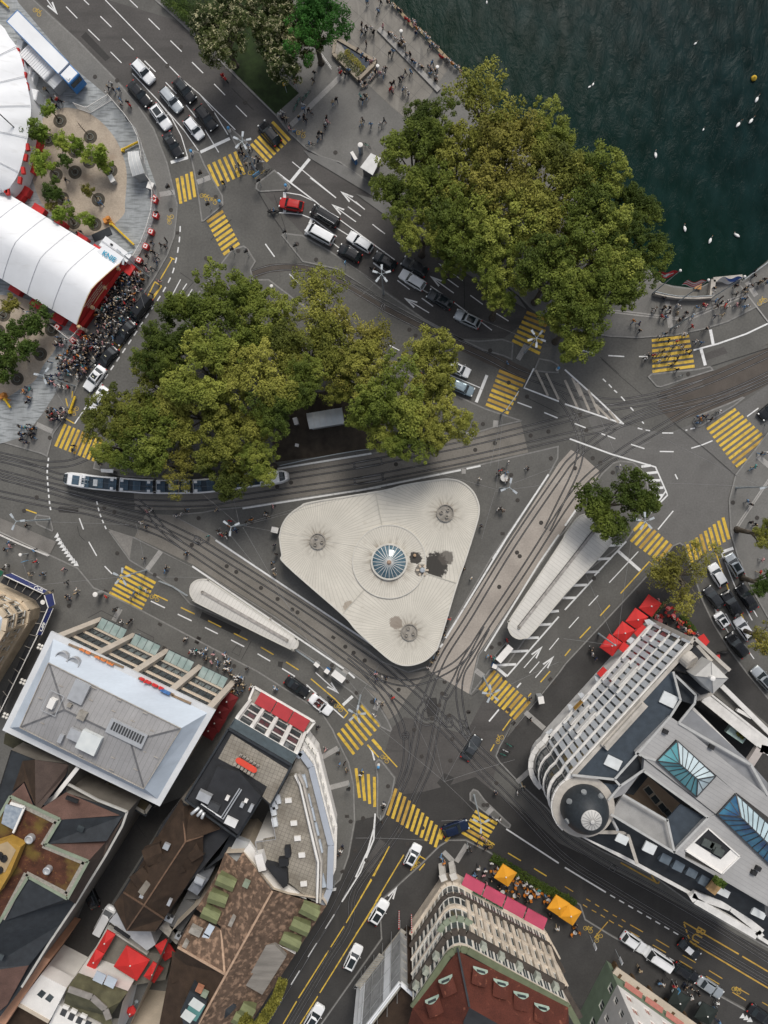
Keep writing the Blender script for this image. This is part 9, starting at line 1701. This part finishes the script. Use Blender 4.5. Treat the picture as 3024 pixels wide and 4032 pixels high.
M_man=mat('cast_iron_cover',(.045,.04,.036),.75,.3,6);mm=MB();mm.lathe((0,0,0),[(.36,.0),(.34,.012),(0,.014)],18);mmesh=mm.mesh('manhole_cover',M_man)
for s in 'a 778,630;a 958,660;a 1367,538;a 1478,382;b 550,838;b 283,922;b 1288,1248;f 312,158;f 232,657;f 495,598;f 975,543;f 1130,670;g 440,1240;g 490,1288;g 1098,1412;g 560,1335;i 300,1157;i 852,1242;i 935,1278;i 958,1615;i 1567,1545;i 1623,1328;i 197,1268;i 660,195;i 410,672;j 925,1037;j 812,1072;j 172,1327;j 605,1360;k 330,888;k 977,770;k 1137,715;k 1203,930;k 1270,975;k 1322,1182;k 1515,1365;k 1318,1608;k 1340,1638;k 1595,840;k 1430,653;k 1575,620;k 1250,222;k 1400,335;k 1040,560;l 125,482;l 175,612;l 228,838;l 83,920;l 390,955;l 487,945;l 290,875;l 1370,1200;l 1567,1325;l 1005,152;m 958,163;m 1265,340;m 1440,375;m 565,592;n 115,95;n 400,268;n 478,315;n 680,446;n 815,536;n 935,622;n 978,645;n 1368,925;n 1436,975;n 1526,1038;n 1260,1075;n 1255,1112;n 462,1083;n 1460,1300;n 1388,1208;o 1173,437;o 352,1276;o 75,1038;o 708,1308;o 765,1490;o 625,1512;o 922,1458;o 685,1403;o 1213,1185;o 1250,1440;o 1110,930;o 1175,900;o 135,1375;o 728,1212;s 540,473;s 775,508;s 790,330;s 1150,692;s 265,715;s 548,1057;s 355,1085;s 422,1190;s 145,1467;s 62,978;s 88,1322;s 1045,868;s 1075,868;s 478,255;s 922,110;r 1515,978;r 1412,1002;r 1448,1243;r 1540,1320;r 1595,1467;v 1365,845;v 1242,1045;v 985,1463;v 1155,1420;p 238,368;p 600,480;e 1398,265'.split(';'):
 q=P1(s);o=put('manhole_cover',mmesh,None,(q.x,q.y,gz(q.x,q.y)+.033));tag(o,'round dark iron cover set flush in the road or paving','manhole cover','manhole covers')
mm=MB();mm.box((0,0,.006),(.7,.5,.012));gm=mm.mesh('drain_grate',M_man)
for s,r_ in(('m 862,472',-.5),('m 1308,742',-.5),('m 1345,935',-.5),('m 1625,857',-.5),('m 1610,888',-.5),('n 170,857',-.5),('n 157,887',-.5),('o 1588,1190',.8),('o 1620,1220',.8),('o 1290,1550',.8),('o 1320,1580',.8),('s 1290,203',.8),('e 1445,450',0),('o 1200,2',0),('n 1270,850',-.6),('r 1382,960',0),('r 1345,1410',.6)):
 q=P1(s);o=put('drain_grate',gm,None,(q.x,q.y,gz(q.x,q.y)+.03),r_);tag(o,'square dark drain grate in the kerbside paving','drain','drain grates')
M_wire=mat('contact_wire',(.25,.25,.25),.5,.1,1,metal=.3)
WL='j 500,1385 200,1130 i 1050,1100;j 520,1380 1200,1180 ;j 540,1390 1659,1600;j 530,1400 1100,2400;j 500,1370 430,1080;j 560,1380 k 240,1080;k 1140,1090 240,840;k 1140,1100 1659,900;k 1140,1110 1030,1500;k 1140,1110 1659,1040 l 700,700;k 1150,1080 1200,520;k 1220,400 1100,900;l 655,1355 200,300;l 1600,1070 830,1040;l 1600,1070 500,520;p 425,920 170,330;p 425,920 540,80;p 425,920 -10,860;m 1005,355 230,430;m 1005,355 1659,360;m 1190,310 1110,-80;n 1490,1320 1640,1080;n 1490,1320 400,-20;s 725,680 -100,0;s 725,680 1000,950;s 725,680 480,180;s 725,680 980,230;s 725,680 1300,500;s 1020,1000 700,1000;s 725,680 640,300;o 1110,1310 650,1180;o 1110,1310 1659,1050;i 145,1350 1050,1380;i 380,180 560,470;e 1050,660 1180,1060;g 220,800 0,1000;g 1440,1330 900,1100;h 1050,1130 700,1620;m 240,420 160,180;s 0,1140 600,1160;v 940,1330 1659,130'
for k,s in enumerate(WL.split(';')):
 pts=P(s.strip(),8.5);mb=MB();nn=[]
 for a,b in zip(pts,pts[1:]):
  for i in range(7):f=i/6;nn.append(a.lerp(b,f)-Vector((0,0,.25*math.sin(f*PI))))
 mb.tube(nn,.017,4,False);single('overhead_wire',mb,M_wire,'thin grey overhead wire strung above the tram junction','wire',tuple(nn[0]),'overhead wires')
for k,s in enumerate(TRACKS[2:10:1]):
 pts=smooth_line(P(s,6.0),3);mb=MB();mb.tube(pts,.012,4,False);single('contact_wire',mb,M_wire,'thin contact wire following a tram track','wire',tuple(pts[0]),'tram contact wires')
def swan(s,rz,lab,sc=1.0):
 q=P1(s,-1);mb=MB();mb.smooth=True;mb.tube([(-.75,0,.16),(-.5,0,.12),(-.1,0,.14),(.3,0,.14),(.5,0,.1)],[.03,.2,.27,.2,.05],12);mb.tube([(.4,0,.16),(.56,0,.36),(.52,0,.62),(.62,0,.74)],[.09,.055,.045,.06],8);mb.cur=1;mb.tube([(.64,0,.73),(.8,0,.69)],[.045,.015],6)
 for y in(-.17,.17):mb.cur=0;mb.tube([(-.6,y*.8,.24),(-.2,y,.28),(.2,y,.22)],[.02,.1,.03],8)
 o=bpy.data.objects.new('swan',mb.mesh('swan',[mat('swan_white',(.74,.73,.71),.7,.05,4),M_chor]));COL.objects.link(o);o.location=(q.x,q.y,-1.1);o.rotation_euler=(0,0,rz);o.scale=(sc*.85,)*3;tag(o,lab,'swan' if sc>.7 else 'gull','birds on the lake')
for s,rz,lab,sc in(('d 1568,810',1.1,'white swan below the yellow buoy at the right edge',1),('d 1522,985',.9,'right hand swan of the pair trailing ripples',1),('d 1417,1015',.9,'left hand swan of the pair trailing ripples',1),('d 740,1262',1.7,'swan alone in the middle of the lake',1),('h 978,412',1.8,'swan nearest the trees over the lake',1),('h 1187,510',1.2,'swan directly above the middle flag pole',1),('h 1400,468',2.6,'swan nearest the bridge railing',1),('d 232,685',1.1,'upper gull of the two beside the trees',.6),('d 204,707',.6,'lower gull of the two beside the trees',.6),('d 1068,353',.7,'single small gull in the upper lake',.6),('d 1133,1055',1.1,'small gull left of the swan pair',.5),('c 1072,15',1.5,'gull at the top edge over green water',.55)):swan(s,rz,lab,sc)
q=P1('d 1540,643',-1);mb=MB();mb.smooth=True;mb.lathe((q.x,q.y,-1.2),[(0,0),(.35,.08),(.46,.35),(.38,.62),(.12,.75),(.1,.9),(0,.92)],18);single('buoy',mb,mat('buoy_yellow',(.62,.4,.04),.4,.1,2),'round yellow buoy floating on the lake at right','buoy',(q.x,q.y,-1.1))
def bike(s,rz,col,lab,moto=False,group='bicycles and scooters',rider=None):
 q=P1(s,.4);t=thing('motorcycle' if moto else 'bicycle',lab,'motorcycle' if moto else 'bicycle',(q.x,q.y,gz(q.x,q.y)),rz,group);r=.3 if moto else.34;wb=.65 if moto else.52;tw=.07 if moto else.025
 for x in(-wb,wb):
  mb=MB();mb.smooth=True;n=18;vs=[];
  for i in range(n):
   a=2*PI*i/n
   for j in range(6):b=2*PI*j/6;vs.append((x+(r+tw*math.cos(b))*math.cos(a),tw*math.sin(b)*1.2,r+tw+(r+tw*math.cos(b))*math.sin(a)))
  mb.add(vs,[(i*6+j,((i+1)%n)*6+j,((i+1)%n)*6+(j+1)%6,i*6+(j+1)%6)for i in range(n)for j in range(6)]);put('wheel',mb.mesh('wheel',M_tyre),t)
 mb=MB()
 if moto:mb.smooth=True;mb.tube([(-.75,0,.75),(-.3,0,.72),(.1,0,.8),(.45,0,.75),(.62,0,.9)],[.08,.17,.2,.17,.1],10);mb.tube([(-.35,0,.4),(.35,0,.4)],.17,8)
 else:
  for a,b in(((-wb,0,r),(-.1,0,.3)),((-.1,0,.3),(.38,0,.75)),((-wb,0,r),(-.2,0,.8)),((-.2,0,.8),(.38,0,.75)),((-.1,0,.3),(-.22,0,.9)),((wb,0,r),(.36,0,.95))):mb.tube([a,b],.025,6)
 put('frame',mb.mesh('frame',col),t);mb=MB();mb.tube([(.3 if moto else.34,-.3,1.0),(.42,0,.98),(.3 if moto else.34,.3,1.0)],.025,6);put('handlebar',mb.mesh('handlebar',M_blackp),t);mb=MB();mb.box((-.25,0,.92),(.5 if moto else.25,.22 if moto else.14,.08),0,.8);put('saddle',mb.mesh('saddle',M_blackp),t)
 if rider:
  o=put('person',PM['sit'],None,(q.x-.22*math.cos(rz),q.y-.22*math.sin(rz),gz(q.x,q.y)+.48),rz,{2:TOPS[rider],3:TOPS['k']});tag(o,f'rider in {CN[rider]} on the {lab}'[:90],'person')
M_grn=mat('hire_scooter_green',(.03,.22,.16),.5,.1,3)
for s,rz,col,lab,mo,rd in(('f 780,275',3.1,M_blackp,'black motorcycle turning left near the red car',True,'b'),('g 155,755',2.6,M_blackp,'black motorcycle beside the five armed kerb lamp',True,'k'),('n 1260,1360',-.6,M_blackp,'black motorcycle beside the white open convertible',True,'k'),('h 1150,1235',.6,M_blackp,'bicycle at the kerb below the lake pavement',False,'k'),('b 1085,1185',.1,M_blackp,'bicycle crossing the pavement by the kiosk',False,'b'),('b 1545,1190',-.6,M_grn,'green bicycle beside the round advertising column',False,None),('b 735,1400',.6,M_blackp,'dark bicycle parked at the blue sign on the refuge',False,None),('b 700,1405',.5,M_yel,'yellow framed bicycle parked at the blue sign',False,None),('b 1060,775',.9,M_grn,'green hire scooter nearest the bright tree',False,None),('b 1035,800',.9,M_grn,'second green hire scooter in the row by the park wall',False,None),('b 985,830',1.0,M_grn,'third green hire scooter in the row by park wall',False,None),('b 960,880',1.0,M_grn,'fourth green hire scooter in the row by the park wall',False,None),('s 1255,378',-.4,M_grn,'teal bicycle at top of the trio by the hotel',False,None),('s 1225,425',-.3,M_truckw,'pale bicycle in the middle of the trio by the hotel',False,None),('s 1205,455',-.2,M_grn,'teal bicycle at the bottom of the trio by the hotel',False,None),('l 1525,925',.5,M_sb,'bicycle ridden on the right pavement by teal rider',False,None),('l 930,170',.4,M_steel,'grey bicycle parked on the island below the wide crossing',False,None),('l 1235,470',.4,M_steel,'grey bicycle on the island beside the tram curve',False,None),('p 1295,968',.1,M_blackp,'black motorcycle parked near the hotel corner kerb',True,None),('x 820,1260',-1.0,M_blackp,'dark bicycle on the lower right pavement by the parked van',False,None),('x 1225,1495',-.9,M_steel,'grey bicycle on the lower right pavement by the silver car',False,None),('a 1050,990',-.8,M_blackp,'dark bicycle leaning at the plaza fence',False,None),('l 1440,1415',-.2,M_steel,'white bicycle leaning by the right pavement edge',False,None),('s 1085,1200',-.5,M_yel,'yellow bicycle ridden beside the lower right crossing',False,'k')):bike(s,rz,col,lab,mo,rider=rd)
bike('b 380,640',-.8,M_tred,'red scooter riding the quay road beside the chestnuts',True,rider='r')
w=bpy.data.worlds.new('World');SC.world=w;w.use_nodes=True;N,L=w.node_tree.nodes,w.node_tree.links
sky=N.new('ShaderNodeTexSky');sky.sky_type='NISHITA';sky.sun_disc=False;sky.sun_elevation=math.radians(50);sky.sun_rotation=math.radians(14);sky.air_density=1.0;sky.dust_density=3.0
hs=N.new('ShaderNodeHueSaturation');hs.inputs['Saturation'].default_value=.42;L.new(sky.outputs[0],hs.inputs['Color']);L.new(hs.outputs[0],N['Background'].inputs['Color']);N['Background'].inputs['Strength'].default_value=.088
sd=bpy.data.lights.new('sun','SUN');sd.energy=1.35;sd.angle=math.radians(18);sd.color=(1,.95,.87)
so=bpy.data.objects.new('sun',sd);COL.objects.link(so);so.location=(40,60,150)
az=math.radians(14);el=math.radians(50)
dirv=Vector((math.sin(az)*math.cos(el),math.cos(az)*math.cos(el),math.sin(el)))
so.rotation_mode='QUATERNION';so.rotation_quaternion=dirv.to_track_quat('Z','Y')
SC.view_settings.view_transform='Standard';SC.view_settings.look='None';SC.view_settings.exposure=0.66;SC.view_settings.gamma=1
